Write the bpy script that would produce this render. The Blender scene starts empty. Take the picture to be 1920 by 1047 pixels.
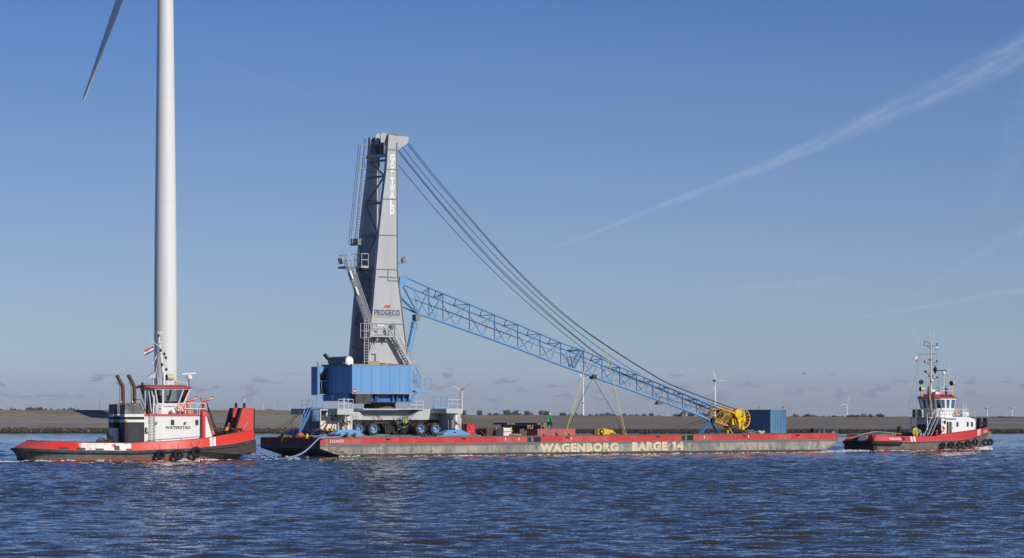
import bpy, bmesh, math, random
import numpy as np
from mathutils import Vector, Matrix
R = math.radians
random.seed(7)
sc = bpy.context.scene
col = sc.collection

# ------------------------------------------------------------------ camera
FPX, CX, HY, CH = 5600.0, 960.0, 774.0, 4.69      # focal length in photo pixels, centre, horizon row, eye height (m)
cam = bpy.data.cameras.new('camera'); cam_o = bpy.data.objects.new('camera', cam); col.objects.link(cam_o)
cam.sensor_width = 36.0; cam.lens = FPX * 36.0 / 1920.0
cam.shift_y = (HY - 523.5) / 1920.0
cam.clip_start = 1.0; cam.clip_end = 60000.0
cam_o.location = (0, 0, CH); cam_o.rotation_euler = (R(90), 0, 0)
sc.camera = cam_o

# ------------------------------------------------------------------ light and exposure
SUN_AZ, SUN_EL = 44.0, 29.0                         # degrees to the right of straight behind the camera, and elevation
sx, sy, sz = math.sin(R(SUN_AZ)) * math.cos(R(SUN_EL)), -math.cos(R(SUN_AZ)) * math.cos(R(SUN_EL)), math.sin(R(SUN_EL))
sun = bpy.data.lights.new('sun', 'SUN'); sun.energy = 4.0; sun.angle = R(0.5); sun.color = (1.0, 0.93, 0.82)
sun_o = bpy.data.objects.new('sun', sun); col.objects.link(sun_o)
sun_o.rotation_euler = Vector((sx, sy, sz)).to_track_quat('Z', 'Y').to_euler()
sun_o.location = (150, -150, 120)
sc.view_settings.view_transform = 'Standard'; sc.view_settings.look = 'None'
sc.view_settings.exposure = 0.0; sc.view_settings.gamma = 1.0; sc.view_settings.use_curve_mapping = False

class NT:
    """small helper to write node trees"""
    def __init__(s, tree): s.t = tree; s.n = tree.nodes; s.l = tree.links
    def new(s, typ, **kw):
        n = s.n.new(typ)
        for k, v in kw.items(): setattr(n, k, v)
        return n
    def put(s, sock, val):
        if hasattr(val, 'is_output') or isinstance(val, bpy.types.NodeSocket): s.l.new(val, sock)
        else: sock.default_value = val
    def m(s, op, a, b=None, c=None, clamp=False):
        n = s.new('ShaderNodeMath', operation=op, use_clamp=clamp)
        s.put(n.inputs[0], a)
        if b is not None: s.put(n.inputs[1], b)
        if c is not None: s.put(n.inputs[2], c)
        return n.outputs[0]
    def step(s, x, a, b):
        n = s.new('ShaderNodeMapRange', interpolation_type='SMOOTHSTEP')
        s.put(n.inputs[0], x); s.put(n.inputs[1], a); s.put(n.inputs[2], b)
        return n.outputs[0]
    def noise(s, vec, scale, detail=3.0, rough=0.55):
        n = s.new('ShaderNodeTexNoise'); s.put(n.inputs['Vector'], vec)
        n.inputs['Scale'].default_value = scale; n.inputs['Detail'].default_value = detail; n.inputs['Roughness'].default_value = rough
        return n.outputs[0]
    def comb(s, x, y, z):
        n = s.new('ShaderNodeCombineXYZ'); s.put(n.inputs[0], x); s.put(n.inputs[1], y); s.put(n.inputs[2], z); return n.outputs[0]
    def sep(s, v):
        n = s.new('ShaderNodeSeparateXYZ'); s.put(n.inputs[0], v); return n.outputs
    def mix(s, f, a, b, mode='MIX'):
        n = s.new('ShaderNodeMix', data_type='RGBA', blend_type=mode)
        s.put(n.inputs[0], f)
        for k, v in ((6, a), (7, b)):
            if isinstance(v, (tuple, list)): v = (*v[:3], 1.0)
            s.put(n.inputs[k], v)
        return n.outputs[2]
    def ramp(s, f, stops, interp='LINEAR'):
        n = s.new('ShaderNodeValToRGB'); s.put(n.inputs[0], f); r = n.color_ramp; r.interpolation = interp
        while len(r.elements) < len(stops): r.elements.new(0.5)
        for e, (p, c) in zip(r.elements, stops): e.position = p; e.color = (*c[:3], 1.0)
        return n.outputs[0]

def lin(r, g, b):
    return tuple(((x / 255.0) / 12.92 if x / 255.0 <= 0.04045 else ((x / 255.0 + 0.055) / 1.055) ** 2.4) for x in (r, g, b))

world = bpy.data.worlds.new("World"); sc.world = world; world.use_nodes = True
w = NT(world.node_tree); w.n.clear()
tc = w.new('ShaderNodeTexCoord').outputs['Generated']
sky = w.new('ShaderNodeTexSky', sky_type='NISHITA', sun_disc=False)
sky.sun_elevation = R(SUN_EL); sky.sun_rotation = R(180 - SUN_AZ)
sky.altitude = 0; sky.air_density = 1.0; sky.dust_density = 0.6; sky.ozone_density = 1.5
dx, dy, dz = w.sep(tc)
SKY_K = 0.09
SKY_TINT = [(0.007, (0.622, 0.768, 1.36)), (0.0265, (0.662, 0.851, 1.476)), (0.0621, (0.55, 0.727, 1.253)), (0.1325, (0.445, 0.577, 1.009)), (0.2038, (0.36, 0.506, 0.91)), (0.2739, (0.284, 0.447, 0.843)), (0.4158, (0.226, 0.404, 0.793)), (0.684, (0.234, 0.45, 0.858)), (1.0, (0.234, 0.45, 0.858))]
tint = w.ramp(w.m('MULTIPLY', dz, 2.0, clamp=True), [(p, c) for p, c in SKY_TINT])
skyc = w.mix(1.0, sky.outputs[0], tint, 'MULTIPLY')
# high cloud streaks and low cloud puffs, laid out on directions of the sky
front = w.step(dy, 0.1, 0.3)
ysafe = w.m('MAXIMUM', dy, 0.1)
gx = w.m('DIVIDE', dx, ysafe); gy = w.m('DIVIDE', dz, ysafe)
def P(px, py): return ((px - CX) / FPX, (HY - py) / FPX)
def streak(p0, p1, w0, w1, amp, nscale, edge=0.35, sag=0.0):
    (x0, y0), (x1, y1) = P(*p0), P(*p1)
    L = math.hypot(x1 - x0, y1 - y0); ux, uy = (x1 - x0) / L, (y1 - y0) / L
    rx = w.m('SUBTRACT', gx, x0); ry = w.m('SUBTRACT', gy, y0)
    t = w.m('DIVIDE', w.m('ADD', w.m('MULTIPLY', rx, ux), w.m('MULTIPLY', ry, uy)), L)
    d = w.m('SUBTRACT', w.m('MULTIPLY', ry, ux), w.m('MULTIPLY', rx, uy))
    wob = w.m('MULTIPLY', w.m('SUBTRACT', w.noise(w.comb(w.m('MULTIPLY', t, 7.0), nscale, 0.0), 1.0, 2.0), 0.5), 0.0034)
    bend = w.m('MULTIPLY', w.m('MULTIPLY', t, w.m('SUBTRACT', 1.0, t)), 4.0 * sag / FPX)
    ds = w.m('ADD', w.m('ADD', d, bend), w.m('MULTIPLY', wob, w.m('ADD', 0.3, t)))
    d = w.m('ABSOLUTE', ds)
    tcl = w.m('MAXIMUM', w.m('MINIMUM', t, 1.0), 0.0)
    wd = w.m('ADD', w0 / FPX, w.m('MULTIPLY', w.m('POWER', tcl, 2.2), (w1 - w0) / FPX))
    body = w.m('SUBTRACT', 1.0, w.step(w.m('DIVIDE', d, wd), edge, 1.0))
    tex = w.noise(w.comb(w.m('MULTIPLY', t, 13.0), w.m('DIVIDE', w.m('SUBTRACT', ds, w.m('MULTIPLY', t, 0.012)), 0.0026), nscale), 1.0, 6.0, 0.62)
    tex = w.m('ADD', 0.22, w.m('MULTIPLY', w.step(tex, 0.33, 0.70), 0.78))
    fade = w.m('MULTIPLY', w.step(t, -0.12, 0.42), w.m('SUBTRACT', 1.0, w.step(t, 1.15, 1.6)))
    return w.m('MULTIPLY', w.m('MULTIPLY', w.m('MULTIPLY', body, tex), fade), amp)
s1 = streak((850, 530), (1920, 95), 3, 44, 0.25, 3.1, 0.25, 17.0)
s2 = streak((1520, 612), (1930, 540), 4, 7, 0.19, 7.7)
s3 = streak((1640, 600), (1900, 440), 5, 14, 0.12, 11.3)
s4 = streak((1850, 420), (1930, 210), 20, 60, 0.055, 17.9)
s5 = streak((1340, 545), (1520, 530), 5, 10, 0.12, 23.0)
s6 = streak((300, 80), (520, 160), 6, 12, 0.03, 29.0)
st = w.m('MAXIMUM', w.m('MAXIMUM', w.m('MAXIMUM', s1, s2), w.m('MAXIMUM', s3, s4)), w.m('MAXIMUM', s5, s6))
st = w.m('MULTIPLY', st, front)
def lum(c): return tuple(x / SKY_K for x in lin(*c))      # colours as seen, brought to the sky's own scale
skyc = w.mix(st, skyc, lum((196, 205, 222)))
cv = w.comb(w.m('MULTIPLY', gx, 120.0), w.m('MULTIPLY', gy, 420.0), 4.2)
cn = w.noise(cv, 1.0, 5.0, 0.5)
band = w.m('MULTIPLY', w.step(gy, 0.0015, 0.0055), w.m('SUBTRACT', 1.0, w.step(gy, 0.0085, 0.0170)))
thr = w.m('SUBTRACT', 0.70, w.m('MULTIPLY', band, 0.165))
cm = w.m('MULTIPLY', w.m('MULTIPLY', w.step(cn, thr, w.m('ADD', thr, 0.075)), front), w.step(band, 0.02, 0.3))
cv2 = w.comb(w.m('MULTIPLY', gx, 120.0), w.m('MULTIPLY', w.m('ADD', gy, 0.0007), 420.0), 4.2)
top = w.m('SUBTRACT', cn, w.noise(cv2, 1.0, 5.0, 0.5))
ccol = w.mix(w.step(top, 0.03, 0.16), lum((122, 133, 160)), lum((166, 168, 184)))
skyc = w.mix(w.m('MULTIPLY', cm, 0.72), skyc, ccol)
bg = w.new('ShaderNodeBackground'); w.l.new(skyc, bg.inputs[0]); bg.inputs[1].default_value = SKY_K
out = w.new('ShaderNodeOutputWorld'); w.l.new(bg.outputs[0], out.inputs[0])

# ------------------------------------------------------------------ materials
def mat(name, c, rough=0.5, metal=0.0, c2=None, amt=0.35, scale=1.2, streak=1.0, rust=0.0, rustc=(0.13, 0.055, 0.03), bump=0.0, bscale=6.0, spec=0.5, rscale=0.6, extra=None):
    """painted / weathered surface: base colour, patchy second colour, rust patches with vertical runs, all in the thing's own coordinates"""
    m = bpy.data.materials.new(name); m.use_nodes = True
    t = NT(m.node_tree); b = t.n['Principled BSDF']
    b.inputs['Roughness'].default_value = rough; b.inputs['Metallic'].default_value = metal
    b.inputs['Specular IOR Level'].default_value = spec
    ob = t.new('ShaderNodeTexCoord').outputs['Object']
    mp = t.new('ShaderNodeMapping'); t.l.new(ob, mp.inputs[0]); mp.inputs[3].default_value = (1, 1, 1.0 / streak)
    v = mp.outputs[0]
    c2 = c2 if c2 is not None else tuple(x * 0.72 for x in c)
    n1 = t.noise(v, scale, 5.0, 0.6)
    cc = t.mix(t.m('MULTIPLY', t.step(n1, 0.40, 0.70), amt), c, c2)
    n2 = t.noise(v, scale * 7.0, 3.0)
    cc = t.mix(t.m('MULTIPLY', t.step(n2, 0.5, 0.8), amt * 0.4), cc, c2)
    if rust > 0:
        n3 = t.noise(v, rscale, 8.0, 0.72)
        cc = t.mix(t.step(n3, 0.72 - 0.30 * rust, 0.80 - 0.28 * rust), cc, rustc)
    if extra: cc = extra(t, ob, cc, b)
    t.put(b.inputs['Base Color'], cc)
    r2 = t.m('ADD', rough - 0.08, t.m('MULTIPLY', n1, 0.16), clamp=True); t.l.new(r2, b.inputs['Roughness'])
    if bump > 0:
        bn = t.new('ShaderNodeBump'); bn.inputs['Strength'].default_value = bump; bn.inputs['Distance'].default_value = 0.05
        t.l.new(t.noise(ob, bscale, 4.0), bn.inputs['Height']); t.l.new(bn.outputs[0], b.inputs['Normal'])
    return m

def glassm(name, tint=(0.55, 0.63, 0.64), see=0.55):
    m = bpy.data.materials.new(name); m.use_nodes = True; t = NT(m.node_tree); t.n.clear()
    tr = t.new('ShaderNodeBsdfTransparent'); tr.inputs[0].default_value = (*tint, 1)
    gl = t.new('ShaderNodeBsdfGlossy'); gl.inputs[1].default_value = 0.03; gl.inputs[0].default_value = (0.9, 0.95, 1, 1)
    fr = t.new('ShaderNodeFresnel'); fr.inputs[0].default_value = 1.5
    f = t.m('ADD', t.m('MULTIPLY', fr.outputs[0], 1.0), 0.10, clamp=True)
    mx = t.new('ShaderNodeMixShader'); t.l.new(f, mx.inputs[0]); t.l.new(tr.outputs[0], mx.inputs[1]); t.l.new(gl.outputs[0], mx.inputs[2])
    o = t.new('ShaderNodeOutputMaterial'); t.l.new(mx.outputs[0], o.inputs[0]); return m

def stripes(c1, c2, axis, width, slope):
    def f(t, ob, cc, b):
        x, y, z = t.sep(ob); a = (x, y, z)[axis]
        s = t.m('FRACT', t.m('DIVIDE', t.m('ADD', a, t.m('MULTIPLY', z, slope)), width))
        return t.mix(t.m('GREATER_THAN', s, 0.5), c1, c2)
    return f

# ------------------------------------------------------------------ mesh building
class MB:
    """collects shapes; build() links them as ONE mesh object"""
    def __init__(s): s.v = []; s.f = []; s.mi = []; s.cur = 0
    def add(s, vs, fs):
        o = len(s.v); s.v.extend(tuple(map(float, p)) for p in vs)
        for f in fs: s.f.append(tuple(i + o for i in f)); s.mi.append(s.cur)
        return s
    def quad(s, *p): return s.add(p, [tuple(range(len(p)))])
    def box(s, a0, a1, b0, b1, c0, c1):
        a0, a1 = sorted((a0, a1)); b0, b1 = sorted((b0, b1)); c0, c1 = sorted((c0, c1))
        vs = [(x, y, z) for z in (c0, c1) for y in (b0, b1) for x in (a0, a1)]
        return s.add(vs, [(0, 2, 3, 1), (4, 5, 7, 6), (0, 1, 5, 4), (2, 6, 7, 3), (0, 4, 6, 2), (1, 3, 7, 5)])
    def hexa(s, p):     # eight corners, bottom ring then top ring
        return s.add(p, [(3, 2, 1, 0), (4, 5, 6, 7), (0, 1, 5, 4), (1, 2, 6, 5), (2, 3, 7, 6), (3, 0, 4, 7)])
    def beam(s, p, q, w, h=None, up=(0, 0, 1)):
        h = h or w; p = Vector(p); q = Vector(q); d = (q - p).normalized(); up = Vector(up)
        if abs(d.dot(up)) > 0.97: up = Vector((0, 1, 0)) if abs(d.y) < 0.9 else Vector((1, 0, 0))
        a = d.cross(up).normalized() * (w / 2); b = a.cross(d).normalized() * (h / 2)
        return s.hexa([p - a - b, p + a - b, p + a + b, p - a + b, q - a - b, q + a - b, q + a + b, q - a + b])
    def tube(s, p, q, r, n=8, r2=None, cap=True):
        return s.path([p, q], r, n, r2, cap)
    def path(s, pts, r, n=8, r2=None, cap=True, closed=False):
        pts = [Vector(p) for p in pts]; k = len(pts); rings = []; ref = None
        for i, p in enumerate(pts):
            if closed: d = pts[(i + 1) % k] - pts[i - 1]
            else: d = (pts[min(i + 1, k - 1)] - pts[max(i - 1, 0)])
            d.normalize()
            if ref is None: ref = Vector((0, 0, 1)) if abs(d.z) < 0.9 else Vector((1, 0, 0))
            a = d.cross(ref).normalized(); b = a.cross(d).normalized(); ref = b
            rr = r if r2 is None else r + (r2 - r) * i / max(1, k - 1)
            if isinstance(r, (list, tuple)): rr = r[i]
            rings.append([p + a * (rr * math.cos(2 * math.pi * j / n)) + b * (rr * math.sin(2 * math.pi * j / n)) for j in range(n)])
        vs = [v for g in rings for v in g]; fs = []
        for i in range(k if closed else k - 1):
            i2 = (i + 1) % k
            for j in range(n):
                j2 = (j + 1) % n; fs.append((i * n + j, i * n + j2, i2 * n + j2, i2 * n + j))
        if cap and not closed: fs += [tuple(range(n))[::-1], tuple(range((k - 1) * n, k * n))]
        return s.add(vs, fs)
    def prism(s, poly, v0, v1):            # polygon in the (u, z) plane, pushed along v
        k = len(poly); vs = [(u, v0, z) for u, z in poly] + [(u, v1, z) for u, z in poly]
        return s.add(vs, [tuple(range(k)), tuple(range(k, 2 * k))[::-1]] + [(i, i + k, (i + 1) % k + k, (i + 1) % k) for i in range(k)])
    def slab(s, poly, z0, z1):             # polygon in plan, pushed up
        k = len(poly); vs = [(u, v, z0) for u, v in poly] + [(u, v, z1) for u, v in poly]
        return s.add(vs, [tuple(range(k))[::-1], tuple(range(k, 2 * k))] + [(i, (i + 1) % k, (i + 1) % k + k, i + k) for i in range(k)])
    def loft(s, rings, cap=True, closed=True):
        k = len(rings[0]); vs = [p for g in rings for p in g]; fs = []
        for i in range(len(rings) - 1):
            for j in range(k if closed else k - 1):
                j2 = (j + 1) % k; fs.append((i * k + j, i * k + j2, (i + 1) * k + j2, (i + 1) * k + j))
        if cap: fs += [tuple(range(k))[::-1], tuple(range((len(rings) - 1) * k, len(rings) * k))]
        return s.add(vs, fs)
    def lathe(s, c, axis, prof, n=24, cap=True):     # prof: (distance along axis, radius)
        c = Vector(c); d = Vector(axis).normalized(); ref = Vector((0, 0, 1)) if abs(d.z) < 0.9 else Vector((1, 0, 0))
        a = d.cross(ref).normalized(); b = a.cross(d)
        return s.loft([[c + d * h + a * (r * math.cos(2 * math.pi * j / n)) + b * (r * math.sin(2 * math.pi * j / n)) for j in range(n)] for h, r in prof], cap)
    def torus(s, c, axis, RR, r, n=28, k=10, squash=1.0):
        c = Vector(c); d = Vector(axis).normalized(); ref = Vector((0, 0, 1)) if abs(d.z) < 0.9 else Vector((1, 0, 0))
        a = d.cross(ref).normalized(); b = a.cross(d); vs = []; fs = []
        for i in range(n):
            t = 2 * math.pi * i / n; e = a * math.cos(t) + b * math.sin(t)
            for j in range(k):
                p = 2 * math.pi * j / k; vs.append(c + e * (RR + r * math.cos(p)) + d * (r * squash * math.sin(p)))
        for i in range(n):
            for j in range(k): fs.append((i * k + j, i * k + (j + 1) % k, ((i + 1) % n) * k + (j + 1) % k, ((i + 1) % n) * k + j))
        return s.add(vs, fs)
    def ball(s, c, rx, ry=None, rz=None, n=12, m=8):
        ry = ry or rx; rz = rz or rx; rings = []
        for i in range(m + 1):
            t = math.pi * i / m - math.pi / 2; cz = max(1e-3, math.cos(t))
            rings.append([(c[0] + rx * cz * math.cos(2 * math.pi * j / n), c[1] + ry * cz * math.sin(2 * math.pi * j / n), c[2] + rz * math.sin(t)) for j in range(n)])
        return s.loft(rings)
    def rail(s, pts, h=1.0, r=0.022, step=1.3, mid=True, n=5):   # handrail along base points
        pts = [Vector(p) for p in pts]; up = Vector((0, 0, h))
        for k in ((1.0, 0.5) if mid else (1.0,)): s.path([p + up * k for p in pts], r, n)
        for i in range(len(pts) - 1):
            L = (pts[i + 1] - pts[i]).length; m = max(1, round(L / step))
            for j in range(m + (1 if i == len(pts) - 2 else 0)):
                p = pts[i].lerp(pts[i + 1], j / m); s.tube(p, p + up, r, n)
        return s
    def ladder(s, p, q, across, w=0.45, r=0.025, step=0.3):
        p = Vector(p); q = Vector(q); a = Vector(across).normalized() * (w / 2)
        s.tube(p - a, q - a, r, 5); s.tube(p + a, q + a, r, 5); m = int((q - p).length / step)
        for i in range(1, m): c = p.lerp(q, i / m); s.tube(c - a, c + a, r * 0.8, 4)
        return s
    def build(s, name, m, parent=None, smooth=True):
        me = bpy.data.meshes.new(name); me.from_pydata(s.v, [], s.f)
        for x in (m if isinstance(m, (list, tuple)) else [m]): me.materials.append(x)
        if isinstance(m, (list, tuple)): me.polygons.foreach_set('material_index', s.mi)
        bm = bmesh.new(); bm.from_mesh(me); bmesh.ops.recalc_face_normals(bm, faces=bm.faces); bm.to_mesh(me); bm.free()
        if smooth:
            me.polygons.foreach_set('use_smooth', [True] * len(me.polygons)); me.set_sharp_from_angle(angle=R(34))
        me.update(); o = bpy.data.objects.new(name, me); col.objects.link(o)
        if parent: o.parent = parent
        return o

def tag(o, label=None, cat=None, group=None, kind=None):
    for k, v in (('label', label), ('category', cat), ('group', group), ('kind', kind)):
        if v: o[k] = v
    return o
def thing(name, loc, rz, label, cat, group=None, parent=None):
    o = bpy.data.objects.new(name, None); o.empty_display_size = 0.3; col.objects.link(o)
    o.location = loc; o.rotation_euler = (0, 0, rz); tag(o, label, cat, group); return o
def copy_tree(o, parent=None):
    c = o.copy(); col.objects.link(c); c.parent = parent
    for ch in o.children: copy_tree(ch, c)
    return c

class Frame:
    """a thing's own axes: u along it, v away from the quay, z up; at() reads a size off the photograph in the vertical plane v"""
    def __init__(s, px, depth, yaw, v=0.0, z=0.0):
        s.c, s.s = math.cos(R(yaw)), math.sin(R(yaw)); s.yaw = R(yaw); s.z = z
        x, y = (px - CX) / FPX * depth, depth
        s.x, s.y = x + v * s.s, y - v * s.c          # the given point lies at u = 0 and this v
    def at(s, px, py, v):
        dx_, dy_, dz_ = (px - CX) / FPX, 1.0, (HY - py) / FPX
        # local v of t*d - origin : -(X-x) sin + (Y-y) cos
        t = (v - s.x * s.s + s.y * s.c) / (-dx_ * s.s + dy_ * s.c)
        X, Y = t * dx_ - s.x, t * dy_ - s.y
        return (X * s.c + Y * s.s, v, CH + t * dz_ - s.z)
    def U(s, px, v): return s.at(px, HY, v)[0]
    def Z(s, px, py, v): return s.at(px, py, v)[2]
    def uz(s, px, py, v): p = s.at(px, py, v); return (p[0], p[2])
    def world(s, p): return (s.x + p[0] * s.c - p[1] * s.s, s.y + p[0] * s.s + p[1] * s.c, s.z + p[2])
    def of(s, o, p): return s.at
    @property
    def loc(s): return (s.x, s.y, s.z)

def local(fr, X, Y, Z):
    a, b = X - fr.x, Y - fr.y
    return (a * fr.c + b * fr.s, -a * fr.s + b * fr.c, Z - fr.z)

def text(name, body, origin, udir, zdir, width, height, m, parent, bold=0.0, depth=0.012, squeeze=None, outn=None):
    """lettering fitted into width x height, standing a little proud of its surface"""
    cu = bpy.data.curves.new('t', 'FONT'); cu.body = body; cu.size = 1.0; cu.offset = bold; cu.resolution_u = 3; cu.space_character = 1.0 + bold * 2.0
    to = bpy.data.objects.new('t', cu); col.objects.link(to); bpy.context.view_layer.update()
    me = bpy.data.meshes.new_from_object(to.evaluated_get(bpy.context.evaluated_depsgraph_get()))
    bpy.data.objects.remove(to); bpy.data.curves.remove(cu)
    co = np.empty(len(me.vertices) * 3); me.vertices.foreach_get('co', co); co = co.reshape(-1, 3)
    mn, mx = co.min(0), co.max(0); co = (co - mn) / np.maximum(mx - mn, 1e-6)
    u, z = Vector(udir).normalized(), Vector(zdir).normalized(); nn = u.cross(z)
    o3 = np.array(origin) + np.array(nn) * depth
    co = o3 + np.outer(co[:, 0] * width, np.array(u)) + np.outer(co[:, 1] * height, np.array(z))
    me.vertices.foreach_set('co', co.ravel()); me.materials.clear(); me.materials.append(m); me.update(); me.name = name
    o = bpy.data.objects.new(name, me); col.objects.link(o); o.parent = parent; return o

# ------------------------------------------------------------------ common materials
M = {}
M['white'] = mat('white_paint', (0.74, 0.74, 0.72), 0.45, c2=(0.55, 0.53, 0.49), amt=0.30, scale=0.9, streak=3, rust=0.10, rustc=(0.30, 0.17, 0.09))
M['cleanwhite'] = mat('clean_white', (0.76, 0.76, 0.75), 0.4, c2=(0.68, 0.68, 0.66), amt=0.2)
M['black'] = mat('black_paint', (0.016, 0.016, 0.017), 0.6, c2=(0.04, 0.036, 0.032), amt=0.5, spec=0.3)
M['rubber'] = mat('rubber', (0.016, 0.016, 0.017), 0.8, c2=(0.045, 0.04, 0.036), amt=0.5, scale=3, spec=0.3)
M['tyre'] = mat('tyre_rubber', (0.045, 0.041, 0.037), 0.85, c2=(0.085, 0.075, 0.062), amt=0.6, scale=2.5, spec=0.25)
M['steel'] = mat('steel_grey', (0.21, 0.22, 0.23), 0.5, 0.2, amt=0.4)
M['rope'] = mat('rope', (0.42, 0.36, 0.26), 0.9, amt=0.5, scale=6)
M['wire'] = mat('wire_rope', (0.03, 0.03, 0.032), 0.6)
M['rust'] = mat('rusty_iron', (0.16, 0.085, 0.05), 0.85, c2=(0.07, 0.04, 0.03), amt=0.6, scale=4)
M['glass'] = glassm('window_glass')
M['yellow'] = mat('yellow_paint', (0.72, 0.43, 0.01), 0.45, c2=(0.40, 0.22, 0.02), amt=0.4, scale=1.5)
M['orange'] = mat('orange_plastic', (0.80, 0.15, 0.03), 0.5, amt=0.2)
M['red'] = mat('red_paint', (0.64, 0.036, 0.03), 0.38, c2=(0.50, 0.05, 0.04), amt=0.45, scale=0.8, streak=2)
M['lamp'] = mat('lamp_housing', (0.55, 0.47, 0.30), 0.5)

# ------------------------------------------------------------------ water
def build_water():
    rng = np.random.default_rng(11)
    ys = [-900.0, -200.0, 20.0, 60.0, 80.0]; y = 90.0
    while y < 700.0:
        ys.append(y); y += 0.22 if y < 190 else min(0.9, 0.22 + (y - 190) * 0.0022)
    ys.append(720.0); ys = np.array(ys); ny = len(ys)
    inner = 720
    s = np.linspace(-1, 1, inner)
    half = np.clip(0.182 * np.clip(ys, 60, None) + 4.0, 0, None)
    X = np.zeros((ny, inner + 4)); X[:, 2:-2] = s[None] * half[:, None]
    X[:, 0] = -6000; X[:, 1] = -half - 60; X[:, -2] = half + 60; X[:, -1] = 6000
    Y = np.repeat(ys[:, None], inner + 4, 1)
    Y[:, 2:-2] += rng.uniform(-0.09, 0.09, (ny, inner))
    sp = np.gradient(ys)[:, None] * np.ones_like(X)
    Z = np.zeros_like(X)
    for k in range(92):
        lam = 0.42 * (2.6 / 0.42) ** rng.random() if k > 8 else rng.uniform(3.5, 9)
        th = rng.normal(0, 0.42) + R(9)
        kx, ky = math.sin(th) * 2 * math.pi / lam, math.cos(th) * 2 * math.pi / lam
        slope = 0.037 if lam < 3.5 else 0.012
        A = slope * lam / (2 * math.pi)
        att = np.clip((lam / sp - 1.8) / 1.2, 0, 1)
        ph = kx * X + ky * Y + rng.uniform(0, 6.28)
        Z += A * att * (np.sin(ph) + 0.28 * np.sin(2 * ph + 1.9))
    # gusts: bands of stronger and weaker ripple
    g = 0.88 + 0.16 * np.sin(X * 0.021 + Y * 0.034 + 1.3 * np.sin(Y * 0.016 + X * 0.008)) + 0.10 * np.sin(X * 0.09 - Y * 0.05)
    Z *= np.clip(g, 0.4, 1.3)
    edge = np.ones_like(X); edge[:5] = 0; edge[:, :2] = 0; edge[:, -2:] = 0; Z *= edge
    nx = inner + 4
    me = bpy.data.meshes.new('water'); me.vertices.add(ny * nx)
    me.vertices.foreach_set('co', np.stack([X, Y, Z], -1).ravel().astype(np.float32))
    a = (np.arange(ny - 1)[:, None] * nx + np.arange(nx - 1)[None]).ravel()
    q = np.stack([a, a + 1, a + nx + 1, a + nx], -1).ravel().astype(np.int32); nf = len(q) // 4
    me.loops.add(nf * 4); me.loops.foreach_set('vertex_index', q)
    me.polygons.add(nf); me.polygons.foreach_set('loop_start', np.arange(0, nf * 4, 4, dtype=np.int32)); me.polygons.foreach_set('loop_total', np.full(nf, 4, np.int32))
    me.polygons.foreach_set('use_smooth', np.ones(nf, bool)); me.update(); me.validate()
    m = bpy.data.materials.new('harbour_water'); m.use_nodes = True; t = NT(m.node_tree); b = t.n['Principled BSDF']
    ob = t.new('ShaderNodeTexCoord').outputs['Object']
    b.inputs['Base Color'].default_value = (0.042, 0.040, 0.034, 1); b.inputs['Roughness'].default_value = 0.02; b.inputs['IOR'].default_value = 1.333
    mp = t.new('ShaderNodeMapping'); t.l.new(ob, mp.inputs[0]); mp.inputs[3].default_value = (0.8, 1.5, 1)
    n1 = t.noise(mp.outputs[0], 2.6, 4.0, 0.6); n2 = t.noise(mp.outputs[0], 0.55, 3.0, 0.5)
    h = t.m('ADD', n1, t.m('MULTIPLY', n2, 1.6))
    bn = t.new('ShaderNodeBump'); bn.inputs['Strength'].default_value = 0.16; bn.inputs['Distance'].default_value = 0.08
    t.l.new(h, bn.inputs['Height']); t.l.new(bn.outputs[0], b.inputs['Normal'])
    me.materials.append(m); o = bpy.data.objects.new('water', me); col.objects.link(o); tag(o, kind='structure')
    def height(x, y_):
        j = int(np.clip(np.searchsorted(ys, y_), 1, ny - 1)); i = int(np.clip(np.searchsorted(X[j], x), 1, nx - 1)); return float(Z[j, i])
    return height
water_height = build_water()

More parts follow.
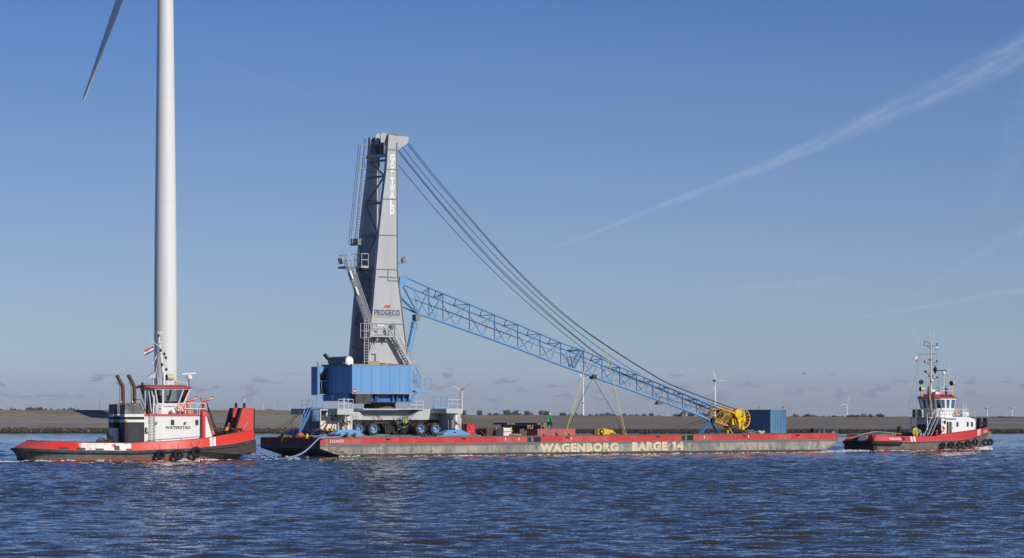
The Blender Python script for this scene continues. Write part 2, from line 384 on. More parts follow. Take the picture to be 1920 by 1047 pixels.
# ------------------------------------------------------------------ dike and the land behind it
DK = 673.0
def build_dike():
    rng = np.random.default_rng(5)
    # profile knots (distance beyond the water's edge, height) at the left end, the middle and the right end
    knL = [(-6, -1.5), (0, 0.0), (5, 1.18), (11, 2.45), (33, 3.52), (38.5, 5.28), (44, 5.32), (62, -1.5)]
    knM = [(-6, -1.5), (0, 0.0), (4, 0.95), (9, 1.75), (22, 2.9), (36, 4.12), (42, 4.16), (60, -1.5)]
    knR = [(-6, -1.5), (0, 0.0), (4, 0.92), (9, 1.7), (22, 2.45), (36, 3.36), (42, 3.40), (60, -1.5)]
    def prof(x):
        def blend(a, b, f): return [(p[0] * (1 - f) + q[0] * f, p[1] * (1 - f) + q[1] * f) for p, q in zip(a, b)]
        sm = lambda f: f * f * (3 - 2 * f)
        if x < -62: return knL
        if x < -12: return blend(knL, knM, sm((x + 62) / 50))
        return blend(knM, knR, min(1.0, (x + 12) / 125))
    xs = np.concatenate([np.linspace(-2500, -140, 30), np.linspace(-138, 138, 460), np.linspace(140, 2500, 30)])
    sub = 7; rows = []
    for x in xs:
        k = prof(x); r = []
        for i in range(len(k) - 1):
            for j in range(sub): f = j / sub; r.append((k[i][0] * (1 - f) + k[i + 1][0] * f, k[i][1] * (1 - f) + k[i + 1][1] * f))
        r.append(k[-1]); rows.append(r)
    n = len(rows[0]); vs = []
    for x, r in zip(xs, rows):
        for i, (d, z) in enumerate(r):
            rough = 0.10 if i <= 2 * sub else 0.022
            vs.append((x, DK + d + 0.6 * math.sin(x * 0.05), z + rng.normal(0, rough) * (0.4 if i < sub else 1) + (0.05 * math.sin(x * 0.21) * math.sin(x * 0.083 + 2) if i > 4 * sub else 0)))
    fs = [(i * n + j, (i + 1) * n + j, (i + 1) * n + j + 1, i * n + j + 1) for i in range(len(xs) - 1) for j in range(n - 1)]
    b = MB(); b.v = vs; b.f = fs; b.mi = [0] * len(fs)
    def ex(t, ob, cc, bs):
        x, y, z = t.sep(ob)
        d = t.m('SUBTRACT', y, DK)
        mv = t.new('ShaderNodeMapping'); t.l.new(ob, mv.inputs[0]); mv.inputs[3].default_value = (0.05, 0.3, 1.4)
        big = t.noise(mv.outputs[0], 1.0, 6.0, 0.65)
        mv2 = t.new('ShaderNodeMapping'); t.l.new(ob, mv2.inputs[0]); mv2.inputs[3].default_value = (0.6, 1.5, 4.0)
        fine = t.noise(mv2.outputs[0], 1.0, 6.0, 0.7)
        c = t.mix(t.step(big, 0.32, 0.68), (0.175, 0.144, 0.12), (0.25, 0.212, 0.175))
        c = t.mix(t.m('MULTIPLY', t.step(fine, 0.42, 0.75), 0.75), c, (0.11, 0.095, 0.083))
        c = t.mix(t.m('MULTIPLY', t.step(fine, 0.64, 0.72), 0.55), c, (0.38, 0.34, 0.28))
        # lower stone slope on the right is greyer, with a dark wet foot
        low = t.m('SUBTRACT', 1.0, t.step(z, 2.2, 3.1)); right = t.step(x, -25.0, 0.0)
        c = t.mix(t.m('MULTIPLY', t.m('MULTIPLY', low, right), 0.65), c, t.mix(t.step(fine, 0.35, 0.7), (0.115, 0.11, 0.103), (0.20, 0.19, 0.178)))
        # asphalt service road on the berm (left, and again at the far right)
        wob = t.m('MULTIPLY', t.m('SUBTRACT', fine, 0.5), 1.4)
        dr = t.m('ADD', d, wob)
        road = t.m('MULTIPLY', t.m('MULTIPLY', t.step(dr, 10.6, 11.2), t.m('SUBTRACT', 1.0, t.step(dr, 32.0, 33.0))), t.m('SUBTRACT', 1.0, t.step(x, -54.0, -40.0)))
        r2 = t.m('MULTIPLY', t.m('MULTIPLY', t.step(dr, 17.0, 18.0), t.m('SUBTRACT', 1.0, t.step(dr, 22.0, 23.0))), t.step(x, 100.0, 107.0))
        road = t.m('MAXIMUM', road, r2)
        c = t.mix(road, c, t.mix(t.step(fine, 0.3, 0.7), (0.21, 0.212, 0.20), (0.26, 0.258, 0.245)))
        verge = t.m('MULTIPLY', t.m('MULTIPLY', t.step(dr, 32.2, 33.2), t.m('SUBTRACT', 1.0, t.step(dr, 34.0, 35.0))), t.m('SUBTRACT', 1.0, t.step(x, -54.0, -40.0)))
        c = t.mix(t.m('MULTIPLY', t.m('MULTIPLY', verge, t.step(fine, 0.35, 0.6)), 0.8), c, (0.26, 0.22, 0.12))
        # grassy crown
        c = t.mix(t.m('MULTIPLY', t.step(d, 37.5, 40.0), 0.6), c, (0.12, 0.115, 0.07))
        foot = t.m('SUBTRACT', 1.0, t.step(t.m('ADD', z, t.m('MULTIPLY', t.m('SUBTRACT', fine, 0.5), 0.5)), 0.75, 1.2))
        c = t.mix(foot, c, t.mix(t.step(fine, 0.4, 0.7), (0.022, 0.020, 0.016), (0.06, 0.052, 0.04)))
        return c
    m = mat('dike_ground', (0.13, 0.12, 0.1), 0.95, extra=ex, bump=0.6, bscale=1.5, spec=0.2)
    o = b.build('dike', m); tag(o, kind='structure')
    # stones of the water's edge: uncountable, one object
    st = MB()
    rs = random.Random(3)
    for i in range(3400):
        x = rs.uniform(-128, -26) if i < 2500 else rs.uniform(-26, 125)
        d = rs.uniform(-0.3, 5.2 if x < -40 else 3.4); z = d * 0.236 - 0.05 + rs.uniform(-0.08, 0.1); r = rs.uniform(0.16, 0.42)
        c = (x, DK + d + 0.6 * math.sin(x * 0.05), z); pts = []
        for zz in (-0.6, 0.6):
            for a in range(5): pts.append((c[0] + r * math.cos(a * 1.26 + i) * rs.uniform(0.7, 1.25), c[1] + r * math.sin(a * 1.26 + i) * rs.uniform(0.7, 1.2), c[2] + zz * r * rs.uniform(0.6, 1.0)))
        st.loft([pts[:5], pts[5:]])
    def sx_(t, ob, cc, bs):
        x, y, z = t.sep(ob); n = t.noise(ob, 0.9, 2.0); dk = t.step(x, -70.0, -30.0); c = t.mix(t.step(n, 0.5, 0.68), (0.05, 0.044, 0.037), t.mix(dk, (0.22, 0.15, 0.095), (0.075, 0.066, 0.055)))
        c = t.mix(t.step(t.noise(ob, 1.7, 2.0), 0.58, 0.7), c, t.mix(dk, (0.17, 0.16, 0.147), (0.085, 0.08, 0.073)))
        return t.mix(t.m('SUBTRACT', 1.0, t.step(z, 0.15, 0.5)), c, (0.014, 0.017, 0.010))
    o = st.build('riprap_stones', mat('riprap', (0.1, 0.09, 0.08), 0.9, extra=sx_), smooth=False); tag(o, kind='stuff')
build_dike()
POLDER = -1.0
def ground(d): return POLDER - d * d / (2 * 6.371e6)                   # the land falls away with the curve of the earth
lb = MB(); dd = [DK + 52] + [DK + 52 + 400 * 1.18 ** i for i in range(28)]
for d0, d1 in zip(dd, dd[1:]): lb.quad((-30000, d0, ground(d0)), (30000, d0, ground(d0)), (30000, d1, ground(d1)), (-30000, d1, ground(d1)))
tag(lb.build('land', mat('polder_fields', (0.075, 0.085, 0.04), 0.95, c2=(0.14, 0.12, 0.075), amt=0.7, scale=0.004)), kind='structure')

# ------------------------------------------------------------------ wind turbines
TW = mat('turbine_white', (0.70, 0.70, 0.69), 0.35, c2=(0.58, 0.58, 0.565), amt=0.35, scale=0.35, streak=14)
TR = mat('turbine_red', (0.55, 0.05, 0.04), 0.45)
def blade_rings(L, ang, pitch, root, chord, thick=0.2):
    """blade along 'ang' (0 = up, clockwise seen from the front), section twisted by pitch about its length"""
    rings = []
    for i in range(15):
        f = i / 14.0
        c = root * 2 if f < 0.04 else (root * 2 + (chord - root * 2) * min(1, (f - 0.04) / 0.16) if f < 0.2 else chord * (1 - 0.86 * ((f - 0.2) / 0.8) ** 0.92))
        th = root * 2 if f < 0.04 else max(0.05 * chord, c * (0.6 if f < 0.12 else thick))
        tw = pitch + R(14) * (1 - f); ring = []
        for j in range(10):
            a = 2 * math.pi * j / 10; lx = c * 0.5 * math.cos(a) - c * 0.12; ly = th * 0.5 * math.sin(a) * (1 - 0.45 * math.cos(a))
            x = lx * math.cos(tw) - ly * math.sin(tw); y = lx * math.sin(tw) + ly * math.cos(tw)
            ring.append((x, y - 0.02 * f * f * L, f * L))
        rings.append([(p[0] * math.cos(ang) + p[2] * math.sin(ang), p[1], -p[0] * math.sin(ang) + p[2] * math.cos(ang)) for p in ring])
    return rings
def turbine(px, hub_py, dist, Rb, base_z, r0, r1, angs, yaw, label, red=False, bands=(), pitch=0.35, big=False, group='wind turbines on the horizon'):
    X = (px - CX) / FPX * dist; hz = CH + (HY - hub_py) / FPX * dist - base_z
    T = thing('wind_turbine', (X, dist, base_z), 0, label, 'wind turbine', group)
    hub_off = r0 * 2.2
    if big:
        zs = [0, 11.5, 31.3, 51.0, 75, 100, hz - 2]; t = MB()
        rad = lambda z: r0 + (r1 - r0) * max(0.0, z - 35) / (hz - 35)
        prof = []
        for i, z in enumerate(zs[:-1]):
            prof += [(z + 0.05, rad(z)), (zs[i + 1] - 0.05, rad(zs[i + 1])), (zs[i + 1] - 0.03, rad(zs[i + 1]) + 0.035), (zs[i + 1] + 0.03, rad(zs[i + 1]) + 0.035)]
        t.lathe((0, 0, 0), (0, 0, 1), prof, 64)
    else: t = MB().lathe((0, 0, 0), (0, 0, 1), [(0, r0), (hz * 0.5, (r0 + r1) * 0.5), (hz, r1)], 16)
    t.build('tower', TW, T)
    for z in bands: MB().lathe((0, 0, 0), (0, 0, 1), [(z, r0 * 1.03 + (r1 - r0) * z / hz), (z + hz * 0.025, r0 * 1.03 + (r1 - r0) * z / hz)], 16).build('tower_band', TR, T)
    ca, sa = math.cos(yaw), math.sin(yaw)
    rot = lambda p: (p[0] * ca - p[1] * sa, p[0] * sa + p[1] * ca, p[2] + hz)
    n = MB().loft([[rot((a * x, y, a * z)) for x, z in ((-1, -1), (1, -1), (1, 1), (-1, 1))] for y, a in ((-hub_off * 0.75, r1 * 0.8), (-hub_off * 0.3, r1 * 1.25), (hub_off * 1.3, r1 * 1.15), (hub_off * 1.5, r1 * 0.8))])
    n.build('nacelle', TR if red else TW, T)
    h = MB().lathe(rot((0, -hub_off * 0.75, 0)), (sa, -ca, 0), [(0, r1 * 0.95), (r1 * 0.9, r1 * 0.9), (r1 * 1.8, r1 * 0.35), (r1 * 2.0, 0.02)], 14); h.build('hub', TW, T)
    for a in angs:
        rr = blade_rings(Rb, a, pitch, Rb * 0.022, Rb * (0.150 if big else 0.075), 0.10 if big else 0.2)
        MB().loft([[rot((p[0], p[1] - hub_off, p[2])) for p in g] for g in rr]).build('blade', TW, T)
        if red:
            for f0, f1 in ((10, 11), (12, 14)):
                MB().loft([[rot((p[0] * 1.0, p[1] - hub_off - 0.001 * Rb, p[2])) for p in [tuple(c * 1.004 for c in q) for q in g]] for g in rr[f0:f1 + 1]]).build('blade_band', TR, T)
    return T
turbine(310.2, -159, 690.0, 46.5, 2.6, 2.60, 1.6, [R(205), R(325), R(85)], R(-35), 'huge white wind turbine tower rising behind the red and white tug', pitch=R(20), big=True, group=None)
far = [
 (865.3, 731, 3600, 28, (298, 62, 180), True, (0.35,), 'white turbine with a red nacelle just right of the crane undercarriage'),
 (1092.9, 708, 3000, 27, (345, 75, 225), False, (0.37,), 'white turbine seen between the two yellow boom straps'),
 (1340.3, 714, 4200, 29, (343, 92, 196), True, (0.25,), 'white turbine with red blade tips above the yellow boom tip'),
 (1587.6, 756, 6500, 17, (14, 250, 140), False, (), 'lone white turbine between the blue container and the small tug'),
 (1850.6, 765.5, 7500, 11, (325, 50, 188), False, (), 'white turbine just right of the small tug bow'),
 (1897.2, 765.4, 7500, 11, (322, 83, 200), False, (), 'white turbine nearest the right edge of the photograph'),
 (1885.8, 777.5, 11000, 5, (0, 120, 240), False, (), 'tiny turbine between the two turbines at the far right'),
 (493.9, 759, 9500, 6, (20, 140, 260), False, (), 'faint turbine nearest the big tug, leftmost of three over the dike'),
 (514.4, 759, 9500, 6, (40, 160, 280), False, (), 'faint middle turbine of three between big tug and crane'),
 (543.2, 760, 9500, 6, (50, 170, 290), False, (), 'faint rightmost turbine of three between big tug and crane'),
 (613.0, 760, 9500, 6, (30, 150, 270), False, (), 'faint turbine seen beneath the blue crane house'),
 (946.8, 766.5, 12000, 5, (10, 130, 250), False, (), 'tiny turbine above the round bushes left of the green beacon'),
 (921.5, 769.5, 14000, 6, (60, 180, 300), False, (), 'tiny turbine right of the turbine with red nacelle'),
 (1252.5, 772, 9000, 3, (0, 120, 240), False, (), 'tiny turbine stump below the middle of the boom'),
 (5.0, 764, 8000, 7, (70, 190, 310), False, (), 'tiny turbine at the left edge of the photograph'),
]
for px, hp, dist, rpx, an, red, bd, lab in far:
    s = FPX / dist; hz = CH + (HY - hp) / s - ground(dist)
    turbine(px, hp, dist, rpx / s, ground(dist), (2.6 if rpx > 20 else 1.5 if rpx > 8 else 0.6) / s, (1.3 if rpx > 20 else 0.9 if rpx > 8 else 0.4) / s, [R(a) for a in an], R(-25 if px < 1300 else 20), lab, red, tuple(b * hz for b in bd))

# ------------------------------------------------------------------ trees and bushes on the horizon
LEAF = [mat('far_foliage_olive', (0.105, 0.095, 0.07), 0.9, c2=(0.15, 0.125, 0.095), amt=0.8, scale=0.3),
        mat('far_foliage_dark', (0.075, 0.075, 0.058), 0.9, c2=(0.11, 0.10, 0.075), amt=0.8, scale=0.3),
        mat('far_foliage_bare', (0.15, 0.125, 0.105), 0.9, c2=(0.10, 0.085, 0.07), amt=0.8, scale=0.3)]
BARK = mat('bark', (0.07, 0.055, 0.045), 0.9)
def crown(seed, n=760):
    rs = random.Random(seed); b = MB()
    lobes = [(rs.uniform(-0.33, 0.33), rs.uniform(-0.3, 0.3), rs.uniform(0.32, 0.8), rs.uniform(0.16, 0.28)) for _ in range(13)]
    for i in range(n):
        lx, ly, lz, lr = rs.choice(lobes)
        while True:
            p = Vector((rs.uniform(-1, 1), rs.uniform(-1, 1), rs.uniform(-1, 1)))
            if 0.25 < p.length < 1: break
        c = Vector((lx, ly, lz)) + p * lr; s = rs.uniform(0.03, 0.065)
        d1 = Vector((rs.uniform(-1, 1), rs.uniform(-1, 1), rs.uniform(-1, 1))).normalized(); d2 = d1.orthogonal().normalized()
        b.quad(c - d1 * s - d2 * s * 0.6, c + d1 * s - d2 * s * 0.5, c + d1 * s * 0.8 + d2 * s * 0.7, c - d1 * s * 0.9 + d2 * s * 0.6)
    return b
def trunk(seed):
    rs = random.Random(seed); b = MB(); b.path([(0, 0, 0), (0.02, 0, 0.3), (0, 0.02, 0.62)], 0.035, 6, 0.015)
    for _ in range(6):
        z = rs.uniform(0.25, 0.5); a = rs.uniform(0, 6.28); b.tube((0, 0, z), (0.3 * math.cos(a), 0.3 * math.sin(a), z + rs.uniform(0.15, 0.4)), 0.014, 4, 0.004)
    return b
cr_me = []; tr_me = []
for k in range(6):
    o = crown(k * 7 + 1).build('crown', LEAF[k % 3], smooth=False); cr_me.append(o.data); bpy.data.objects.remove(o)
    o = trunk(k).build('trunk', BARK); tr_me.append(o.data); bpy.data.objects.remove(o)
rs = random.Random(21)
trees = [  # photo column, row of the top, width in photo pixels, label
 (27, 764.5, 9, 'small rounded tree on the dike skyline, leftmost of all'), (52, 763.8, 11, 'bushy tree on the skyline, left one of a close pair'), (73, 764, 13, 'broad bushy tree on the skyline, right one of a close pair'),
 (62, 766, 9, 'low bush filling the gap of the close tree pair at far left'), (84, 766.5, 6, 'low bush right of the broad skyline tree at far left'), (135, 766, 12, 'bush against the left side of the white tower block'),
 (490, 768.5, 13, 'dark bush on the skyline just right of the tall red push knee'), (503, 768, 14, 'dark tree clump on the skyline over the left end of the barge'), (512, 768, 10, 'dark tree beside the middle faint turbine'),
 (522, 770.5, 7, 'small tree on the skyline left of the far right faint turbine'), (532, 771, 9, 'low bush under the rightmost of three faint turbines'), (542, 771, 8, 'low bush right under the rightmost faint turbine tower'), (558, 771.3, 8, 'low bush left of the blue crane stairs'),
 (870, 769.5, 6, 'small tree at the foot of the red nacelle turbine'), (900, 769.5, 8, 'round tree on the skyline above the red cabinet'), (919, 775, 8, 'low bush left of the round dome bush'), (931, 773.5, 9, 'dome shaped bush between the turbine and the round tree group'),
 (951.5, 769.5, 12, 'tallest round tree left of the green beacon'), (961, 770.5, 7, 'narrow tree second in the row left of the green beacon'), (968, 770, 10, 'full tree third in the row left of the green beacon'), (989, 770.3, 9, 'single round tree midway to the green beacon'),
 (1016, 770, 10, 'left tree of the pair just left of the green beacon'), (1025, 769.8, 11, 'right tree of the pair touching the green beacon topmark'), (1055.6, 774.5, 10, 'low bush left of the left yellow strap'), (1109, 776, 8, 'bush right of the turbine between the straps'), (1119, 776, 6, 'tiny bush second right of the turbine between the straps'), (1129, 775.8, 7, 'tiny bush third right of the turbine between the straps'), (1140, 775, 12, 'wide bush between the rusty chain and the right strap'), (1150, 775.8, 9, 'low bush at the right rusty chain'),
 (1171, 776, 6, 'tiny bush above the yellow hook block'), (1181, 776, 7, 'small bush right above the yellow hook block'), (1195, 776.5, 6, 'tiny bush right of the yellow hook block'), (1207, 776, 7, 'tiny round bush left below the middle boom'), (1220, 775.5, 8, 'round bush below the middle boom, left of the turbine stump'), (1270, 775.5, 12, 'bush against the left side of the dark barn'), (1296, 774.5, 10, 'bush against the right side of the white walled barn'), (1320, 772.5, 16, 'large round tree left of the red tipped turbine'),
 (1493, 776.5, 9, 'round bush right of the blue container'), (1512.5, 776.5, 10, 'peaked tree second right of the blue container'), (1524, 778, 12, 'low bush third right of the blue container'), (1564, 778.3, 8, 'small dark bush left of the lone turbine'), (1594, 778.5, 9, 'low bush touching the lone turbine foot'), (1604, 777.5, 10, 'bush right of the lone turbine'), (1612, 778.5, 8, 'low bush second right of the lone turbine'),
 (1620.5, 776, 8, 'rounded tree third right of the lone turbine'), (1631, 777, 7, 'pointed tree left of the broad bare tree'), (1650.5, 775.3, 12, 'broad bare crowned tree left of the small tug'), (1877, 781, 10, 'low bush at the far right between turbines'), (1891, 781, 9, 'low bush at the right edge of the skyline')]
def tree(px, top, wpx, lab, i):
    dist = rs.uniform(2600, 3300); s = FPX / dist; base = ground(dist)
    H = CH + (HY - top) / s - base; W = max(wpx / s, 3.0)
    t = thing('tree', ((px - CX) / FPX * dist, dist, base), rs.uniform(0, 6.28), lab, 'tree', 'trees along the horizon')
    k = (i * 5 + 2) % 6
    c = bpy.data.objects.new('crown', cr_me[k]); col.objects.link(c); c.parent = t; c.scale = (W * 1.45, W * 1.45, H * 1.06)
    r_ = bpy.data.objects.new('trunk', tr_me[k]); col.objects.link(r_); r_.parent = t; r_.scale = (W * 0.8, W * 0.8, H)
for i, a in enumerate(trees): tree(*a, i)
# hedges and woods that read as one mass
hb = MB()
for x0, x1, top, dist in ((60, 122, 765.9, 3000), (120, 150, 766.3, 3300), (1060, 1092, 775.5, 2900), (975, 1000, 774.0, 3200), (920, 945, 776, 3100), (1095, 1240, 778.8, 3600), (1480, 1580, 780.5, 3500), (1585, 1640, 780.3, 3300), (1860, 1925, 782.5, 3400), (480, 575, 772.6, 3500), (0, 62, 766.8, 3400), (390, 480, 769.2, 5200)):
    s = FPX / dist; m = int((x1 - x0) * 40)
    for _ in range(m):
        x = rs.uniform(x0, x1); f = 0.62 + 0.38 * math.sin(x * 0.9) * math.sin(x * 0.37 + 1); H = (CH + (HY - top) / s - ground(dist)) * f
        c = Vector(((x - CX) / FPX * dist, dist + rs.uniform(-8, 8), ground(dist) + H * rs.random() ** 0.5)); q = rs.uniform(0.35, 0.8)
        d1 = Vector((rs.uniform(-1, 1), rs.uniform(-1, 1), rs.uniform(-1, 1))).normalized(); d2 = d1.orthogonal().normalized()
        hb.quad(c - d1 * q - d2 * q, c + d1 * q - d2 * q, c + d1 * q + d2 * q, c - d1 * q + d2 * q)
tag(hb.build('far_hedgerows', LEAF[1], smooth=False), kind='stuff')

# ------------------------------------------------------------------ far buildings, masts and the green beacon
ROOF = mat('dark_roof', (0.06, 0.05, 0.05), 0.8); PALE = mat('pale_wall', (0.62, 0.61, 0.58), 0.7); BRICK = mat('brick_wall', (0.25, 0.11, 0.08), 0.8)
def at_dist(px, dist, z): return ((px - CX) / FPX * dist, dist, z)
t = thing('barn', at_dist(1282, 3000, ground(3000) + 2.2), R(25), 'dark roofed barn with a white end wall below the boom', 'barn')
b = MB().prism([(-2.6, 0), (2.6, 0), (2.6, 3.2), (-2.6, 3.2)], -2.4, 2.4); b.build('wall', PALE, t)
MB().loft([[(-3.0, -2.8, 3.1), (3.0, -2.8, 3.1), (0, -2.8, 5.6)], [(-3.0, 2.8, 3.1), (3.0, 2.8, 3.1), (0, 2.8, 5.6)]]).build('roof', ROOF, t); MB().box(-0.5, 0.5, -2.47, -2.405, 0, 2.2).build('door', M['black'], t)
def block(px, dist, wm, hm, lab, m=None, stripe=False):
    t = thing('tower_block', at_dist(px, dist, ground(dist)), 0, lab, 'building', 'town buildings on the skyline' if not stripe else None)
    MB().box(-wm / 2, wm / 2, -wm * 0.4, wm * 0.4, 0, hm).build('wall', m or PALE, t)
    w_ = MB(); nfl = max(3, int(hm / 3.2))
    for k in range(nfl): w_.box(-wm * 0.42, wm * 0.42, -wm * 0.4 - 0.06, -wm * 0.4 - 0.004, (k + 0.35) * hm / nfl, (k + 0.72) * hm / nfl)
    w_.build('window_band', M['glass'], t); MB().box(-wm * 0.3, wm * 0.1, -wm * 0.2, wm * 0.2, hm + 0.002, hm + 1.6).build('roof_house', ROOF, t)
block(142.3, 4800, 3.6, CH + (HY - 763.5) / FPX * 4800 - ground(4800), 'slim white tower block on the skyline left of the tug funnels', stripe=True)
tl = ['leftmost pale block of the town seen over the tug foredeck', 'pale block second from left in the town', 'reddish block third from left in the town', 'pale block fourth from left in the town', 'tallest pale block in the middle of the town', 'reddish block right of the tallest town block', 'pale block third from right in the town', 'pale wide block second from right in the town', 'rightmost pale block of the town beside the red push knee']
for i, (px, tp) in enumerate(((394, 768.5), (399, 767.5), (404.5, 769), (409, 768), (415, 766.8), (420, 768.2), (424, 768.6), (429, 768), (436, 768.8))):
    block(px, 7600, rs.uniform(3, 5.5), CH + (HY - tp) / FPX * 7600 - ground(7600), tl[i], BRICK if i in (2, 5) else None)
t = thing('lattice_mast', at_dist(186.5, 3000, ground(3000)), R(10), 'thin red lattice mast on the skyline left of the tug funnels', 'mast')
b = MB(); hm = CH + (HY - 745) / FPX * 3000 - ground(3000)
for k in range(3):
    a = k * 2.094; b.tube((0.55 * math.cos(a), 0.55 * math.sin(a), 0), (0.3 * math.cos(a), 0.3 * math.sin(a), hm - 2), 0.09, 5)
for k in range(16):
    z = k * (hm - 2) / 16; z2 = z + (hm - 2) / 16; r_ = 0.55 - 0.25 * k / 16
    for j in range(3): a, a2 = j * 2.094, (j + 1) * 2.094; b.tube((r_ * math.cos(a), r_ * math.sin(a), z), (r_ * math.cos(a2), r_ * math.sin(a2), z2), 0.05, 4)
b.build('lattice', mat('mast_paint', (0.32, 0.12, 0.1), 0.7), t); MB().tube((0, 0, hm - 2), (0, 0, hm), 0.1, 6).build('antenna', M['white'], t)
DB = 560.0
t = thing('beacon', at_dist(1030.5, DB, 0.0), R(20), 'green triangular channel beacon on a black pile behind the barge', 'beacon')
zc = CH + (HY - 791.5) / FPX * DB; zt = CH + (HY - 779.3) / FPX * DB
MB().lathe((0, 0, -1.5), (0, 0, 1), [(0, 0.5), (zc + 1.5, 0.5)], 14).build('pile', M['black'], t)
g = MB()
for a in range(4):
    c, s_ = math.cos(a * math.pi / 2 + 0.3), math.sin(a * math.pi / 2 + 0.3); w2 = 0.62
    g.hexa([(c * 0.08 - s_ * 0.03, s_ * 0.08 + c * 0.03, zc), (c * 0.74 - s_ * 0.03, s_ * 0.74 + c * 0.03, zc), (c * 0.74 + s_ * 0.03, s_ * 0.74 - c * 0.03, zc), (c * 0.08 + s_ * 0.03, s_ * 0.08 - c * 0.03, zc),
            (c * 0.02 - s_ * 0.03, s_ * 0.02 + c * 0.03, zt), (c * 0.12 - s_ * 0.03, s_ * 0.12 + c * 0.03, zt), (c * 0.12 + s_ * 0.03, s_ * 0.12 - c * 0.03, zt), (c * 0.02 + s_ * 0.03, s_ * 0.02 - c * 0.03, zt)])
g.build('cone_daymark', mat('beacon_green', (0.02, 0.32, 0.11), 0.45), t)
MB().tube((0, 0, zt), (0, 0, zt + 0.15), 0.06, 8).build('lamp_post', M['black'], t); MB().ball((0, 0, zt + 0.28), 0.2).build('lamp', M['cleanwhite'], t)

# ------------------------------------------------------------------ barge
B = Frame(600, 311.0, 37.0)

def barge_len():
    k = (1570 - CX) / FPX; return (k * B.y - B.x) / (B.c - k * B.s)
BL = barge_len(); BW = 11.6
DZ = lambda u: 2.0 + 0.0028 * u                                  # deck height: the barge trims down under the crane
barge = thing('barge', B.loc, B.yaw, 'long flat red and grey deck barge carrying the blue mobile crane', 'barge')
DZ0, DZK = 2.0, 0.0028
def hullx(t, ob, cc, b):
    x, y, z = t.sep(ob)
    dep = t.m('SUBTRACT', t.m('ADD', DZ0, t.m('MULTIPLY', x, DZK)), z)       # depth below the deck edge
    mv = t.new('ShaderNodeMapping'); t.l.new(ob, mv.inputs[0]); mv.inputs[3].default_value = (1.0, 1.0, 0.45)
    n1 = t.noise(mv.outputs[0], 0.35, 6.0, 0.7); n2 = t.noise(mv.outputs[0], 1.6, 6.0, 0.7); n3 = t.noise(ob, 5.0, 4.0, 0.6)
    mr = t.new('ShaderNodeMapping'); t.l.new(ob, mr.inputs[0]); mr.inputs[3].default_value = (2.2, 2.2, 0.12); nr = t.noise(mr.outputs[0], 1.0, 5.0, 0.65)
    grey = t.mix(t.step(n1, 0.36, 0.62), (0.39, 0.35, 0.295), (0.20, 0.19, 0.175))
    grey = t.mix(t.m('MULTIPLY', t.step(n2, 0.50, 0.62), 0.8), grey, (0.11, 0.108, 0.105))
    grey = t.mix(t.m('MULTIPLY', t.step(n3, 0.56, 0.75), 0.4), grey, (0.50, 0.45, 0.38))
    grey = t.mix(t.m('MULTIPLY', t.step(nr, 0.60, 0.70), 0.5), grey, (0.20, 0.105, 0.05))
    grey = t.mix(t.m('MULTIPLY', t.m('SUBTRACT', 1.0, t.step(t.m('ADD', dep, t.m('MULTIPLY', t.m('SUBTRACT', n2, 0.5), 0.35)), 0.85, 1.02)), 0.85), grey, (0.10, 0.125, 0.13))
    red = t.mix(t.step(n2, 0.40, 0.66), (0.56, 0.03, 0.034), (0.46, 0.045, 0.042))
    red = t.mix(t.m('MULTIPLY', t.step(n1, 0.45, 0.62), 0.6), red, (0.52, 0.14, 0.12))
    red = t.mix(t.m('MULTIPLY', t.step(nr, 0.58, 0.70), 0.6), red, (0.22, 0.05, 0.04))
    red = t.mix(t.m('MULTIPLY', t.step(t.noise(ob, 1.1, 7.0, 0.75), 0.60, 0.63), 0.8), red, (0.17, 0.14, 0.12))
    c = t.mix(t.step(dep, 0.612, 0.628), red, grey)
    wet = t.m('SUBTRACT', 1.0, t.step(t.m('ADD', z, t.m('MULTIPLY', t.m('SUBTRACT', n2, 0.5), 0.30)), 0.30, 0.36))
    c = t.mix(t.m('MULTIPLY', wet, 0.92), c, (0.035, 0.032, 0.024))
    # left end face: its shade painted in as darker red and grey
    ends = t.m('ADD', t.m('SUBTRACT', 1.0, t.step(x, 0.02, 0.08)), 0.0)
    end_shade = t.mix(t.step(dep, 0.612, 0.628), (0.22, 0.02, 0.03), t.mix(t.step(n2, 0.4, 0.7), (0.05, 0.053, 0.058), (0.09, 0.085, 0.08)))
    return t.mix(t.m('MULTIPLY', ends, 0.85), c, end_shade)
Mhull = mat('barge_hull', (0.3, 0.3, 0.3), 0.62, extra=hullx, bump=0.35, bscale=2.0, spec=0.35)
Mdeck = mat('barge_deck', (0.10, 0.095, 0.09), 0.85, c2=(0.16, 0.13, 0.10), amt=0.8, scale=0.8, rust=0.3)
z0, zL = DZ(0), DZ(BL)
b = MB(); b.prism([(0, z0), (0, 0.95), (3.1, 0.0), (5.5, -0.7), (BL - 4.8, -0.7), (BL - 2.8, 0.0), (BL, 1.15), (BL, zL)][::-1], 0, BW); b.build('hull', Mhull, barge, smooth=False)
b = MB(); b.quad((0.12, 0.12, z0 + 0.012), (BL - 0.12, 0.12, zL + 0.012), (BL - 0.12, BW - 0.12, zL + 0.012), (0.12, BW - 0.12, z0 + 0.012)); b.build('deck', Mdeck, barge)
